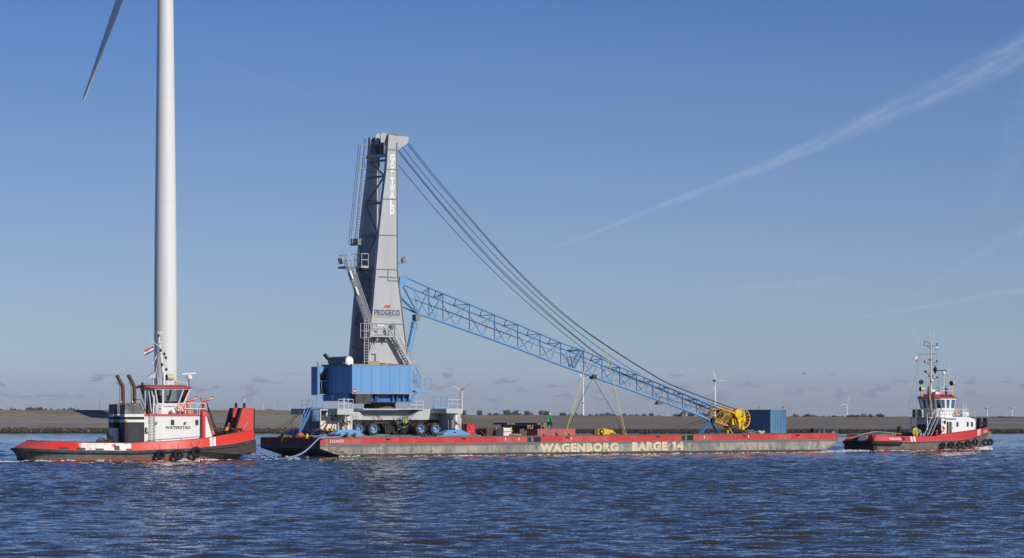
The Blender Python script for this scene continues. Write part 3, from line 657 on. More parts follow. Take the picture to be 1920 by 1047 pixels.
# rubbing edges, plate seams, corner doubler plates
b = MB(); b.hexa([(0, -0.05, z0 - 0.01), (BL, -0.05, zL - 0.01), (BL, 0.12, zL - 0.01), (0, 0.12, z0 - 0.01), (0, -0.05, z0 + 0.07), (BL, -0.05, zL + 0.07), (BL, 0.12, zL + 0.07), (0, 0.12, z0 + 0.07)])
b.hexa([(0, BW - 0.12, z0 - 0.01), (BL, BW - 0.12, zL - 0.01), (BL, BW + 0.05, zL - 0.01), (0, BW + 0.05, z0 - 0.01), (0, BW - 0.12, z0 + 0.07), (BL, BW - 0.12, zL + 0.07), (BL, BW + 0.05, zL + 0.07), (0, BW + 0.05, z0 + 0.07)])
b.box(-0.04, 0.08, 0.12, BW - 0.12, z0 - 0.01, z0 + 0.07); b.box(BL - 0.08, BL + 0.04, 0.12, BW - 0.12, zL - 0.01, zL + 0.07)
b.build('deck_edge', mat('edge_steel', (0.15, 0.14, 0.13), 0.7, c2=(0.2, 0.12, 0.08), amt=0.6), barge)
b = MB()
for u in np.arange(4.2, BL - 3, 4.35): b.box(u, u + 0.05, -0.018, 0.0, 0.12, DZ(u) - 0.64)
for u in np.arange(2.4, BL - 2, 2.175): b.box(u, u + 0.025, -0.012, 0.0, DZ(u) - 0.6, DZ(u) - 0.03)
b.build('plate_seam', mat('seam', (0.16, 0.145, 0.13), 0.7, rust=0.6), barge)
b = MB(); b.hexa([(0.62, -0.03, z0 - 1.0), (0.95, -0.03, z0 - 1.0), (0.95, 0, z0 - 1.0), (0.62, 0, z0 - 1.0), (0.62, -0.03, z0 - 0.1), (0.95, -0.03, z0 - 0.1), (0.95, 0, z0 - 0.1), (0.62, 0, z0 - 0.1)])
b.beam((1.0, -0.03, 0.98), (3.9, -0.03, 0.30), 0.06, 0.22); b.beam((BL - 2.7, -0.03, 0.08), (BL - 0.1, -0.03, 1.16), 0.06, 0.2); b.beam((BL - 0.06, -0.03, 1.2), (BL - 0.06, -0.03, zL - 0.05), 0.06, 0.12)
b.build('doubler_plate', mat('doubler', (0.27, 0.18, 0.12), 0.75, c2=(0.2, 0.19, 0.17), amt=0.8, rust=0.4), barge)
for px in (727.5, 869, 1064, 1234, 1395.5, 1496):
    u = B.U(px, 0); q = MB(); q.box(u - 0.28, u + 0.28, -0.03, -0.004, DZ(u) - 0.24, DZ(u) - 0.08); q.build('freeing_slot', M['black'], barge)
for p0, p1 in ((988.0, 1014.0), (1277.5, 1300.0)):
    u0, u1 = B.U(p0, 0), B.U(p1, 0); zt_ = DZ(u0) - 0.03; q = MB()
    q.box(u0, u1, -0.02, -0.004, zt_ - 0.60, zt_); rc = q.build('fender_recess', mat('recess_paint', (0.075, 0.085, 0.085), 0.7), barge)
    w_ = u1 - u0; q = MB(); q.box(u0 + w_ * 0.09, u0 + w_ * 0.28, -0.035, -0.021, zt_ - 0.55, zt_ - 0.08); q.build('fairlead_hole', M['black'], rc)
    q = MB(); q.box(u0 + w_ * 0.3, u0 + w_ * 0.43, -0.06, -0.021, zt_ - 0.55, zt_ - 0.02); q.build('fairlead_roller', M['steel'], rc)
    q = MB(); q.box(u0 + w_ * 0.46, u0 + w_ * 0.97, -0.05, -0.021, zt_ - 0.55, zt_ - 0.03); q.build('rubber_plate', M['rubber'], rc)
q = MB()
for px in (947, 972, 1070, 1320, 1403): u = B.U(px, 0); q.box(u, u + 0.10, -0.02, -0.004, DZ(u) - 0.42, DZ(u) - 0.1)
for px in (715, 719): 
    for k in range(6): u = B.U(px, 0); q.box(u, u + 0.06, -0.02, -0.004, 0.2 + k * 0.22, 0.26 + k * 0.22)
q.build('draught_mark', M['white'], barge)
Mlet = mat('letter_paint', (0.70, 0.57, 0.38), 0.65, c2=(0.46, 0.37, 0.25), amt=0.85, scale=1.2, rust=0.44, rustc=(0.22, 0.20, 0.175), rscale=1.6)
def barge_text(s, p0, p1, zt_, zb_, m, bold):
    u0, u1 = B.U(p0, 0), B.U(p1, 0)
    return text('lettering', s, (u0, -0.004, zb_), (1, 0, 0.0028), (0, 0, 1), u1 - u0, zt_ - zb_, m, barge, bold, 0.022)
barge_text('WAGENBORG', 1012, 1159, 1.30, 0.30, Mlet, 0.06)
barge_text('BARGE', 1185, 1251, 1.38, 0.36, Mlet, 0.06)
barge_text('4', 1269, 1281.5, 1.40, 0.42, Mlet, 0.06)
q = MB(); u0, u1 = B.U(1259.5, 0), B.U(1266.5, 0); w_ = u1 - u0; q.add([(u0 + w_ * x, -0.026, 0.41 + 0.98 * y) for x, y in ((0.45, 0), (1, 0), (1, 1), (0.6, 1), (0, 0.86), (0, 0.70), (0.45, 0.78))], [tuple(range(7))]); q.build('lettering', Mlet, barge)
barge_text('2324430', 617.5, 644, 1.86, 1.53, M['white'], 0.004)
Mfaint = mat('faded_letter', (0.24, 0.24, 0.25), 0.7, amt=0.5, rust=0.4, rustc=(0.06, 0.06, 0.065), rscale=4)
for v0, v1, s_ in ((11.0, 9.6, 'DELFZIJL'), (7.8, 4.2, 'WAGENBORG 14'), (2.4, 1.0, '2324430')):
    text('lettering', s_, (-0.004, v0, 1.05), (0, -1, 0), (0, 0, 1), v0 - v1, 0.2, Mfaint, barge, 0.02, 0.02)
def bollard(u, v, h=0.55, r=0.15):
    q = MB(); q.lathe((u, v, DZ(u) + 0.012), (0, 0, 1), [(0, r * 1.05), (h * 0.85, r), (h * 0.86, r * 1.2), (h, r * 1.2)], 14); return q.build('bollard', mat('bollard_paint', (0.11, 0.11, 0.115), 0.6, c2=(0.2, 0.18, 0.15), amt=0.6), barge)
for px in (637.5, 652, 666): bollard(B.U(px, 0.55), 0.55)
for px in (1535.5, 1544.5): bollard(B.U(px, 0.8), 0.8, 0.5, 0.13)
for px in (529, 541): bollard(B.U(px, 9.5), 9.5, 0.5, 0.17)
q = MB(); u = B.U(1525, 0.9); q.box(u - 0.5, u + 0.5, 0.7, 1.2, DZ(u) + 0.012, DZ(u) + 0.15); q.lathe((u, 0.95, DZ(u) + 0.4), (0, -1, 0), [(-0.25, 0.24), (0.25, 0.24)], 14); q.build('winch', M['black'], barge)
q = MB(); u = B.U(1565, 1.0); q.ladder((u, 1, DZ(u) - 0.1), (u + 0.3, 1, DZ(u) + 0.5), (0, 1, 0), 0.5); q.box(u - 0.6, u - 0.1, 0.8, 1.2, DZ(u) + 0.012, DZ(u) + 0.25); q.build('deck_fitting', M['steel'], barge)

# ---------------------------------------------- loose things on the deck
def on_deck(px, v):
    u = B.U(px, v); X, Y, Z = B.world((u, v, DZ(u) + 0.013)); return u, (X, Y, Z)
def deck_thing(name, px, v, lab, cat, group=None, rz=0.0):
    u, L = on_deck(px, v); return thing(name, L, B.yaw + rz, lab, cat, group), u
# shipping container
ct, u = deck_thing('shipping_container', 1444.7, 4.2, 'blue corrugated shipping container on the right end of the barge', 'container', rz=R(4))
CF_ = Frame(1444.7, B.world((B.U(1444.7, 4.2), 4.2, 0))[1], 41.0, z=DZ(u))
cw = CF_.U(1474.3, 0); ch = CF_.Z(1444.7, 768.4, 0); kx = (1397.0 - CX) / FPX
cl = 0.5
while CF_.world((0, cl, 0))[0] / CF_.world((0, cl, 0))[1] > kx and cl < 8: cl += 0.02
Mcont = mat('container_blue', (0.105, 0.235, 0.385), 0.55, c2=(0.08, 0.17, 0.28), amt=0.5, scale=0.9, streak=4, rust=0.30, rustc=(0.12, 0.05, 0.035), rscale=1.8)
def corr(axis, a0, a1, fixed, out, z0_, z1_, pitch):
    pts = []; n = max(3, round((a1 - a0) / pitch)); p = (a1 - a0) / n; d = 0.085
    for i in range(n):
        x = a0 + i * p; pts += [(x, 0), (x + p * 0.30, 0), (x + p * 0.48, -d), (x + p * 0.82, -d)]
    pts.append((a1, 0)); g = MB()
    for i in range(len(pts) - 1):
        (x0, y0), (x1, y1) = pts[i], pts[i + 1]
        if axis == 'u': q4 = [(x0, fixed + out * y0, z0_), (x1, fixed + out * y1, z0_), (x1, fixed + out * y1, z1_), (x0, fixed + out * y0, z1_)]
        else: q4 = [(fixed + out * y0, x0, z0_), (fixed + out * y1, x1, z0_), (fixed + out * y1, x1, z1_), (fixed + out * y0, x0, z1_)]
        g.quad(*q4)
    return g
corr('u', 0.13, cw - 0.13, 0.03, -1, 0.2, ch - 0.14, 0.27).build('end_panel', Mcont, ct, smooth=False)
corr('u', 0.13, cw - 0.13, cl - 0.03, 1, 0.2, ch - 0.14, 0.27).build('end_panel', Mcont, ct, smooth=False)
corr('v', 0.13, cl - 0.13, 0.03, -1, 0.2, ch - 0.14, 0.29).build('side_panel', Mcont, ct, smooth=False)
corr('v', 0.13, cl - 0.13, cw - 0.03, 1, 0.2, ch - 0.14, 0.29).build('side_panel', Mcont, ct, smooth=False)
g = MB().box(0.06, cw - 0.06, 0.06, cl - 0.06, ch - 0.05, ch - 0.02); g.build('roof', Mcont, ct)
g = MB()
for x in (0, cw - 0.13):
    for y in (0, cl - 0.13): g.box(x, x + 0.13, y, y + 0.13, 0.12, ch - 0.12)
for y in (0.012, cl - 0.112):
    g.box(0.13, cw - 0.13, y, y + 0.1, 0.08, 0.2); g.box(0.13, cw - 0.13, y, y + 0.1, ch - 0.14, ch - 0.012)
for x in (0.012, cw - 0.112):
    g.box(x, x + 0.1, 0.13, cl - 0.13, 0.08, 0.2); g.box(x, x + 0.1, 0.13, cl - 0.13, ch - 0.14, ch - 0.012)
g.build('frame', Mcont, ct)
for x in (0, cw - 0.18):
    for y in (0, cl - 0.18):
        for z in (0, ch - 0.12): MB().box(x - 0.006, x + 0.186, y - 0.006, y + 0.186, z, z + 0.12).build('corner_casting', mat('casting', (0.06, 0.15, 0.28), 0.6, rust=0.4), ct)
MB().box(-0.012, -0.004, cl * 0.78, cl * 0.84, ch * 0.62, ch * 0.84).build('paint_patch', mat('patch', (0.33, 0.40, 0.47), 0.7, rust=0.5), ct)
# gulls on the container
def gull(P_, rz, lab, flying=False):
    t = thing('gull', P_, rz, lab, 'gull', None if flying else 'gulls on the container')
    gw = mat('gull_white', (0.55, 0.45, 0.32), 0.8); gg = mat('gull_grey', (0.10, 0.09, 0.085), 0.8)
    k = MB(); pr = [(-0.22, 0.012), (-0.15, 0.05), (-0.03, 0.085), (0.08, 0.085), (0.14, 0.055), (0.18, 0.05), (0.22, 0.055), (0.26, 0.045), (0.285, 0.012)]
    up = 0.0 if flying else 0.55
    rings = [[(h * (1 - up * 0.35), r * math.cos(a), 0.26 + h * up * 0.9 + r * 1.05 * math.sin(a) + (0.05 if h > 0.15 else 0)) for a in [2 * math.pi * j / 10 for j in range(10)]] for h, r in pr]
    k.loft(rings).build('body', gw, t)
    wz = MB()
    for s_ in (-1, 1):
        if flying: wz.loft([[(x, s_ * y, 0.28 + z + dz_) for x, dz_ in ((0.12 - abs(y) * 0.25, 0), (0.0 - abs(y) * 0.2, 0.02), (-0.1 - abs(y) * 0.25, 0))] for y, z in ((0.05, 0), (0.3, 0.14), (0.62, 0.02))])
        else: wz.loft([[(0.10, s_ * 0.07, 0.37), (0.02, s_ * 0.10, 0.30), (-0.06, s_ * 0.09, 0.22)], [(-0.2, s_ * 0.03, 0.17), (-0.22, s_ * 0.035, 0.14), (-0.2, s_ * 0.03, 0.12)]])
    wz.build('wing', gg, t)
    if not flying:
        q = MB()
        for s_ in (-0.035, 0.035): q.tube((0, s_, 0), (0, s_, 0.22), 0.008, 5); q.box(-0.01, 0.05, s_ - 0.02, s_ + 0.02, 0, 0.008)
        q.build('legs', M['orange'], t)
    MB().tube((0.20 if not flying else 0.28, 0, 0.46 if not flying else 0.31), (0.29 if not flying else 0.34, 0, 0.44 if not flying else 0.31), 0.014, 6, 0.004).build('beak', M['yellow'], t)
    return t
for px, vv, lab, rz in ((1426.5, cl * 0.42, 'left gull standing on the long dark side of the container roof', 0.4), (1469.5, 0.3, 'right gull standing over the sunlit end of the container roof', -0.6)):
    uu = min(max(CF_.U(px, vv), 0.1), cw - 0.1); g_ = gull(CF_.world((uu, vv, ch + 0.0)), rz, lab); g_.scale = (1.25, 1.25, 1.25)
gull(((1506.5 - CX) / FPX * 420, 420, CH + (HY - 703) / FPX * 420), 2.5, 'small gull flying in the sky above the right end of the barge', True).scale = (0.6, 0.6, 0.6)

# mooring rope heaps
def rope_heap(px, v, lab, rad, m, n=5, seed=1):
    t, u = deck_thing('rope_coil', px, v, lab, 'rope', 'rope heaps before the container'); r_ = random.Random(seed); k = MB()
    for j in range(n):
        pts = []; ox, oy = r_.uniform(-0.15, 0.15) * rad, r_.uniform(-0.15, 0.15)
        for i in range(26):
            a = i / 26 * 2 * math.pi; q_ = rad * (1 - 0.1 * j) * (1 + 0.18 * math.sin(3 * a + j * 2)); pts.append((ox + q_ * math.cos(a), oy + 0.6 * q_ * math.sin(a), 0.06 + j * 0.085 + 0.05 * math.sin(2 * a + j)))
        k.path(pts, 0.055, 6, closed=True)
    k.build('coil', m, t)
rope_heap(1407, 2.6, 'brown heap of mooring rope at the foot of the dark container side', 0.75, mat('old_rope', (0.25, 0.20, 0.14), 0.95, amt=0.6, scale=5), 5, 3)
rope_heap(1426.5, 1.8, 'pale white coil of mooring rope beside the brown rope heap', 0.55, mat('white_rope', (0.55, 0.53, 0.47), 0.9, amt=0.5, scale=5), 4, 8)

# low red steel caisson, open box, steel bundles, white crate
cz, u = deck_thing('steel_caisson', 1008, 2.6, 'low red oxide steel box section with bracket plates in mid barge', 'steel box')
cu1 = B.U(1078.5, 2.6) - u; Mox = mat('red_oxide', (0.42, 0.11, 0.09), 0.65, c2=(0.30, 0.075, 0.065), amt=0.6, rust=0.2)
g = MB().box(0, cu1, 0, 5.0, 0.02, 0.78); g.build('box', Mox, cz); g = MB()
for k in range(4): g.box(k * cu1 / 3 - 0.02, k * cu1 / 3 + 0.02, -0.02, 0, 0.02, 0.76)
for k in range(6): g.box(-0.03, 0, 0.4 + k * 0.85, 0.46 + k * 0.85, 0.02, 0.76)
g.build('stiffener', Mox, cz)
for f, hh in ((0.16, 0.26), (0.50, 0.42), (0.83, 0.26)):
    g = MB(); x = f * cu1; g.add([(x - 0.1, -0.35, 0.02), (x - 0.1, -0.004, 0.02), (x - 0.1, -0.004, hh), (x + 0.3, -0.004, 0.02), (x + 0.3, -0.35, 0.02), (x + 0.3, -0.004, 0.03)], [(0, 1, 2), (3, 4, 5), (0, 4, 3, 1), (0, 2, 5, 4), (1, 3, 5, 2)]); g.build('bracket', M['black'], cz)
    for s_ in (-0.75, 0.62):
        if 0 < x + s_ < cu1: MB().box(x + s_, x + s_ + 0.12, -0.06, -0.004, 0.06, 0.2).build('lug', M['steel'], cz)
wb, u = deck_thing('crate', 943.8, 2.4, 'white ribbed metal crate with yellow corner posts and yellow strap', 'crate')
w1 = B.U(959.5, 2.4) - u; g = MB().box(0.06, w1 - 0.02, 0.06, 1.35, 0.06, 0.92); g.build('body', M['white'], wb); g = MB()
for k in range(5): g.box(0.06, w1 - 0.02, 0.028, 0.057, 0.10 + k * 0.17, 0.18 + k * 0.17)
g.build('rib', M['white'], wb); g = MB()
for k in range(5): g.box(0.028, 0.057, 0.06, 1.35, 0.10 + k * 0.17, 0.18 + k * 0.17)
g.build('rib', M['white'], wb); g = MB()
for x, y in ((0, 0), (w1 - 0.08, 0), (0, 1.33)): MB().box(x, x + 0.1, y, y + 0.1, 0, 1.02).build('corner_post', M['yellow'], wb)
g = MB().beam((0.02, -0.03, 0.52), (w1 + 0.1, -0.03, 0.6), 0.03, 0.09); g.build('strap', M['yellow'], wb)
rb, u = deck_thing('rusty_bin', 912, 4.2, 'open rust brown steel bin full of scrap at the left end of the cargo', 'bin')
w1 = B.U(934, 4.2) - u; Mbin = mat('brown_steel', (0.10, 0.055, 0.04), 0.8, c2=(0.05, 0.035, 0.03), amt=0.6)
g = MB(); g.box(0, w1, 0, 0.05, 0.05, 0.85); g.box(0, w1, 1.75, 1.8, 0.05, 0.85); g.box(0, 0.05, 0.05, 1.75, 0.05, 0.85); g.box(w1 - 0.05, w1, 0.05, 1.75, 0.05, 0.85); g.box(0.05, w1 - 0.05, 0.05, 1.75, 0.05, 0.5); g.build('body', Mbin, rb)
g = MB()
for k in range(4): g.box(k * w1 / 4 + 0.1, k * w1 / 4 + 0.16, -0.03, 0, 0.05, 0.83)
g.build('rib', Mbin, rb); g = MB(); r_ = random.Random(4)
for _ in range(22): x, y = r_.uniform(0.2, w1 - 0.2), r_.uniform(0.2, 1.6); g.beam((x, y, 0.6), (x + r_.uniform(-0.7, 0.7), y + r_.uniform(-0.5, 0.5), r_.uniform(0.75, 1.05)), r_.uniform(0.05, 0.14))
g.build('scrap', M['rust'], rb)
# bundles of dark beams laid on the bin and the caisson
Mbeam = mat('shaded_timber', (0.035, 0.033, 0.034), 0.7, c2=(0.07, 0.06, 0.05), amt=0.5); Mend = mat('cut_ends', (0.33, 0.25, 0.15), 0.85, c2=(0.10, 0.07, 0.05), amt=0.9, scale=5)  # dark timber colour carries the shade of the beam sides
def bundle(px, v, z, L, nx, nz, lab, seed, rz=0.0):
    u = B.U(px, v); X, Y, Z = B.world((u, v, DZ(u) + z)); t = thing('beam_bundle', (X, Y, Z), B.yaw + rz, lab, 'beams', 'bundles of dark beams'); r_ = random.Random(seed)
    for k in range(nz):
        for j in range(nx):
            d0 = r_.uniform(-0.2, 0.2); x = j * 0.25 + r_.uniform(-0.02, 0.02); z_ = k * 0.22
            a = MB().box(x, x + 0.22, d0, L + d0, z_, z_ + 0.20).build('beam', Mbeam, t)
            MB().box(x + 0.012, x + 0.208, d0 - 0.014, d0 - 0.001, z_ + 0.012, z_ + 0.188).build('cut_end', Mend, a)
    return t
bundle(987, 4.1, 0.80, 4.9, 4, 2, 'lower left bundle of dark beams resting beside the white crate', 1); bundle(1015, 3.2, 0.80, 4.9, 5, 2, 'lower right bundle of dark beams with pale ends on the red box', 2); bundle(1006, 3.8, 1.25, 4.7, 5, 1, 'upper right layer of dark beams nearest the green beacon', 3)
bundle(950, 7.6, 1.25, 2.6, 5, 1, 'upper left layer of dark beams above the white crate', 4)
bl_, u = deck_thing('timber_bearer', 975, 4.4, 'brown timber bearer carrying the overhanging dark beams', 'timber'); MB().box(0, 1.0, 0, 0.3, 0, 0.79).box(0, 1.0, 3.4, 3.7, 0, 0.79).build('bearer', mat('bearer_wood', (0.12, 0.08, 0.05), 0.9, amt=0.6, scale=3), bl_)
t, u = deck_thing('strap', 1021, 6.0, 'blue lashing strap slanting off the right end of the dark beams', 'strap'); MB().beam((0, 0, 1.35), (0.9, -0.6, 0.78), 0.09, 0.05).build('webbing', mat('blue_strap', (0.04, 0.22, 0.6), 0.6), t)
t, u = deck_thing('sack', 959, 1.3, 'tan bundle of rags on the deck edge before the crate', 'bundle'); q = MB(); r_ = random.Random(2)
for k in range(7): q.ball((k * 0.19, r_.uniform(-0.1, 0.1), 0.14), 0.2, 0.22, r_.uniform(0.12, 0.2), 9, 6)
q.build('cloth', mat('tan_cloth', (0.30, 0.23, 0.14), 0.95, amt=0.6, scale=5), t)
# yellow hook block lying on the deck
hb_, u = deck_thing('hook_block', 1114, 3.4, 'yellow crane hook block lying on the deck between the chains', 'hook block')
hl = B.U(1153, 3.4) - u
g = MB().prism([(0.35, 0.1), (1.1, 0.08), (2.1, 0.08), (2.15, 0.62), (1.6, 0.72), (0.9, 0.78), (0.45, 0.6)], -0.25, 0.25); g.build('cheek_plate', M['yellow'], hb_)
g = MB().lathe((0.85, -0.36, 0.42), (0, 1, 0), [(0, 0.30), (0.05, 0.34), (0.10, 0.28)], 20); g.build('sheave', M['black'], hb_); g = MB().lathe((0.85, -0.40, 0.42), (0, 1, 0), [(0, 0.14), (0.06, 0.17)], 14); g.build('sheave_pin', M['yellow'], hb_)
g = MB().path([(2.15, 0, 0.35), (2.5, 0, 0.38), (2.85, 0, 0.30), (3.0, 0, 0.18), (2.9, 0, 0.10)], 0.2, 10, 0.08); g.ball((2.4, 0, 0.38), 0.42, 0.24, 0.26); g.build('hook', M['yellow'], hb_)
MB().box(-0.1, 0.34, -0.2, 0.2, 0.1, 0.62).build('end_plate', mat('olive', (0.12, 0.09, 0.03), 0.7), hb_); MB().box(0.2, 2.2, -0.22, 0.22, 0, 0.078).build('skid', M['black'], hb_)
# red cabinet right of the crane
rc_, u = deck_thing('cabinet', 875.5, 3.0, 'bright red steel cabinet on deck just right of the crane', 'cabinet'); w1 = B.U(890, 3.0) - u
g = MB().box(0, w1, 0, 1.5, 0.12, 1.32); g.build('body', M['red'], rc_); MB().box(0.06, w1 - 0.06, -0.03, -0.003, 0.2, 1.25).build('door', M['red'], rc_); MB().box(0.1, w1 - 0.1, 0.1, 1.4, 0, 0.118).build('plinth', M['black'], rc_); MB().box(-0.04, w1 + 0.04, -0.05, 1.55, 1.322, 1.37).build('lid', M['red'], rc_)
MB().box(0.25, w1 - 0.25, -0.04, -0.032, 0.55, 0.62).build('marking', mat('pink', (0.6, 0.25, 0.25), 0.6), rc_)
# timber mats under wheels and pads
Mmat = mat('mat_timber', (0.17, 0.145, 0.115), 0.9, c2=(0.26, 0.23, 0.19), amt=0.7, scale=1.5)
def timber(p0, p1, v0, v1, h, lab, m=None, zoff=0.0):
    u0, u1 = B.U(p0, v0), B.U(p1, v0); X, Y, Z = B.world((u0, v0, DZ((u0 + u1) / 2) + 0.014 + zoff)); t = thing('timber_mat', (X, Y, Z), B.yaw, lab, 'timber mat', 'timber mats on deck')
    q = MB(); n = max(1, round((v1 - v0) / 0.5))
    for k in range(n): q.box(0, u1 - u0, k * (v1 - v0) / n, (k + 0.94) * (v1 - v0) / n, 0, h)
    q.build('planks', m or Mmat, t); return t
timber(655, 722, 0.75, 3.4, 0.2, 'long weathered timber mat under the left outrigger and wheels')
timber(819, 902, 0.75, 3.4, 0.2, 'long weathered timber mat under the right outrigger pad')
Mbm = mat('blue_mat', (0.03, 0.08, 0.20), 0.7, c2=(0.02, 0.04, 0.10), amt=0.7)
timber(588, 622, 0.9, 2.6, 0.16, 'dark blue steel mat at the left corner of the deck', Mbm); timber(797, 818, 1.2, 3.4, 0.16, 'dark blue steel mat under the right pair of wheels', Mbm); timber(545, 585, 6.0, 8.5, 0.16, 'dark blue steel mat beside the crane stairs', Mbm)
timber(722, 797, 1.9, 3.4, 0.12, 'thin timber mat below the engine between the wheels')
timber(632, 660, 8.6, 10.4, 0.2, 'timber mat beneath the hidden far left outrigger'); timber(826, 850, 8.6, 10.4, 0.2, 'timber mat beneath the hidden far right outrigger')
# yellow sling on the left corner, little yellow can, red drum
t, u = deck_thing('sling', 537, 6.8, 'tangled yellow lifting sling hanging over the barge left end', 'sling'); q = MB(); u0 = -u
q.path([(u0 - 0.08, 0.5, -0.6), (u0 - 0.06, 0.3, 0.0), (u0 + 0.1, 0, 0.12), (u0 + 0.3, -0.5, 0.2), (u0 + 0.1, -0.9, 0.08), (u0 - 0.06, -0.5, -0.25), (u0 - 0.08, -0.1, -0.5)], 0.05, 6); q.path([(u0 + 0.2, 0.6, 0.1), (u0 + 0.5, 0, 0.3), (u0 + 1.0, -1.2, 0.15), (u0 + 1.8, -2.0, 0.2)], 0.045, 6); q.build('webbing', M['yellow'], t)
t, u = deck_thing('jerrycan', 574, 1.4, 'small yellow jerrycan standing on the barge left corner', 'can'); MB().box(0, 0.3, 0, 0.22, 0, 0.36).box(0.08, 0.22, 0.05, 0.17, 0.361, 0.44).build('body', M['yellow'], t); MB().tube((0.22, 0.11, 0.44), (0.22, 0.11, 0.5), 0.03, 8).build('cap', M['cleanwhite'], t)
t, u = deck_thing('buoy', 563, 5.0, 'orange red float lying by the rusty chains at the left end', 'float'); MB().ball((0, 0, 0.3), 0.42, 0.3, 0.3).build('float_body', mat('float', (0.5, 0.10, 0.04), 0.6), t)

# ------------------------------------------------------------------ mobile harbour crane
uc = B.U(712, 5.9); Xc, Yc, Zc = B.world((uc, 5.9, DZ(uc) + 0.013))
C = Frame(712, Yc, 37.0, z=Zc)
crane = thing('harbour_crane', (Xc, Yc, Zc), B.yaw, 'tall mobile harbour crane with grey tower, blue machinery house and blue lattice boom', 'crane')
Mgrey = mat('crane_grey', (0.44, 0.45, 0.455), 0.45, c2=(0.36, 0.37, 0.38), amt=0.55, scale=0.7, streak=7, rust=0.11, rustc=(0.27, 0.22, 0.17))
Mdgrey = mat('crane_dark_grey', (0.19, 0.205, 0.225), 0.5, amt=0.35)
Mlg = mat('crane_light_grey', (0.47, 0.48, 0.48), 0.45, c2=(0.36, 0.36, 0.35), amt=0.45, scale=0.8, streak=3, rust=0.14)
Mblue = mat('crane_blue', (0.13, 0.305, 0.57), 0.45, c2=(0.19, 0.36, 0.57), amt=0.6, scale=0.5, streak=7, rust=0.10)
Mdblue = mat('crane_dark_blue', (0.045, 0.16, 0.40), 0.5, c2=(0.03, 0.10, 0.26), amt=0.5, scale=0.8, streak=3, rust=0.12)
Mtan = mat('tan_edge', (0.36, 0.27, 0.19), 0.7, amt=0.5)
Mcream = mat('cab_cream', (0.66, 0.63, 0.52), 0.45, amt=0.2)
Mhaz = mat('hazard_stripes', (0.7, 0.5, 0.02), 0.5, extra=lambda t, ob, cc, b: stripes((0.02, 0.02, 0.02), (0.75, 0.50, 0.01), 0, 0.55, 0.9)(t, ob, cc, b))
uz = C.uz
def poly(pts, v): return [uz(x, y, v) for x, y in pts]
def box_px(mb, p0, p1, v0, v1, at=None):         # box whose near face (v0) is seen between two photo corners
    a = uz(*p0, v0 if at is None else at); b_ = uz(*p1, v0 if at is None else at); return mb.box(a[0], b_[0], v0, v1, a[1], b_[1])

# --- carrier
und = MB()
und.prism(poly([(640, 767), (668, 767), (682, 781), (682, 787.5), (640, 787.5)], -1.6), -1.6, 1.6); und.prism(poly([(790, 767), (823, 767), (823, 787.5), (773, 787.5), (773, 781)], -1.6), -1.6, 1.6)
box_px(und, (682.1, 781.5), (772.9, 787.5), -1.6, 1.6); chassis = und.build('chassis', Mlg, crane, smooth=False)
g = MB(); box_px(g, (669, 769.5), (789, 781.3), -0.7, 0.7, at=-1.6); g.build('web_plate', Mdgrey, chassis)  # dark grey paints in the shadow on the web below the flange
g = MB(); box_px(g, (662, 766.4), (795, 768.6), -1.85, 1.85); g.build('top_flange', Mlg, chassis)
g = MB()
for px in (684, 697, 711, 726, 741, 756, 770): u, z = uz(px, 781.4, -1.6); g.box(u - 0.35, u + 0.35, -1.66, -1.602, z - 0.05, z + 0.03)
g.build('batten', Mlg, chassis)
g = MB(); box_px(g, (679, 788.2), (800, 792.5), -1.3, 1.3); g.build('axle_beam', M['black'], crane)
for p0, p1 in ((786, 791.5), (797, 806)):
    pass
for px in (673.4, 700.7, 789.2, 817.2): g = MB(); a = uz(px, 788, -1.4); g.box(a[0] - 0.35, a[0] + 0.35, -1.45, 1.45, a[1] - 0.6, a[1] - 0.01); g.tube((a[0], -2.4, 0.9), (a[0], 2.4, 0.9), 0.2, 10); g.build('axle', M['black'], crane)
# wheels: tyre with lugs, blue rim, hub
def wheel_meshes():
    r, wd = 0.69, 0.52; t = MB(); n = 44
    t.lathe((0, -wd / 2, 0), (0, 1, 0), [(0.03, 0.40), (0.0, 0.52), (0.03, 0.62), (0.09, 0.665), (wd - 0.09, 0.665), (wd - 0.03, 0.62), (wd, 0.52), (wd - 0.03, 0.40)], n, False)
    for i in range(30):
        a = 2 * math.pi * i / 30
        for s_ in (-1, 1):
            c, s2 = math.cos(a), math.sin(a); a2 = a + 0.10 * s_; y0, y1 = s_ * 0.03, s_ * (wd / 2 - 0.015)
            def pt(aa, y, rr): return (rr * math.cos(aa), y, rr * math.sin(aa))
            t.hexa([pt(a - 0.055, y0, 0.655), pt(a + 0.055, y0, 0.655), pt(a2 + 0.055, y1, 0.63), pt(a2 - 0.055, y1, 0.63), pt(a - 0.045, y0, r + 0.01), pt(a + 0.045, y0, r + 0.01), pt(a2 + 0.045, y1, r - 0.01), pt(a2 - 0.045, y1, r - 0.01)])
    rim = MB().lathe((0, -wd / 2, 0), (0, 1, 0), [(0.015, 0.345), (-0.015, 0.405), (0.02, 0.42), (0.05, 0.36), (0.22, 0.33), (0.26, 0.02)], 30, False)
    hub = MB().lathe((0, -wd / 2, 0), (0, 1, 0), [(0.26, 0.20), (0.14, 0.18), (0.11, 0.13), (0.09, 0.02)], 18, False)
    for i in range(10): a = 2 * math.pi * i / 10; hub.lathe((0.26 * math.cos(a), -wd / 2 + 0.235, 0.26 * math.sin(a)), (0, -1, 0), [(0, 0.022), (0.035, 0.022)], 6)
    return t, rim, hub
w0 = bpy.data.objects.new('wheel', None); tm, rm, hm_ = wheel_meshes()
tyre = tm.build('tyre', M['tyre'], crane, smooth=True); rim0 = rm.build('rim', Mblue, tyre); hub0 = hm_.build('hub', Mblue, tyre)
tyre.name = 'wheel'
first = True
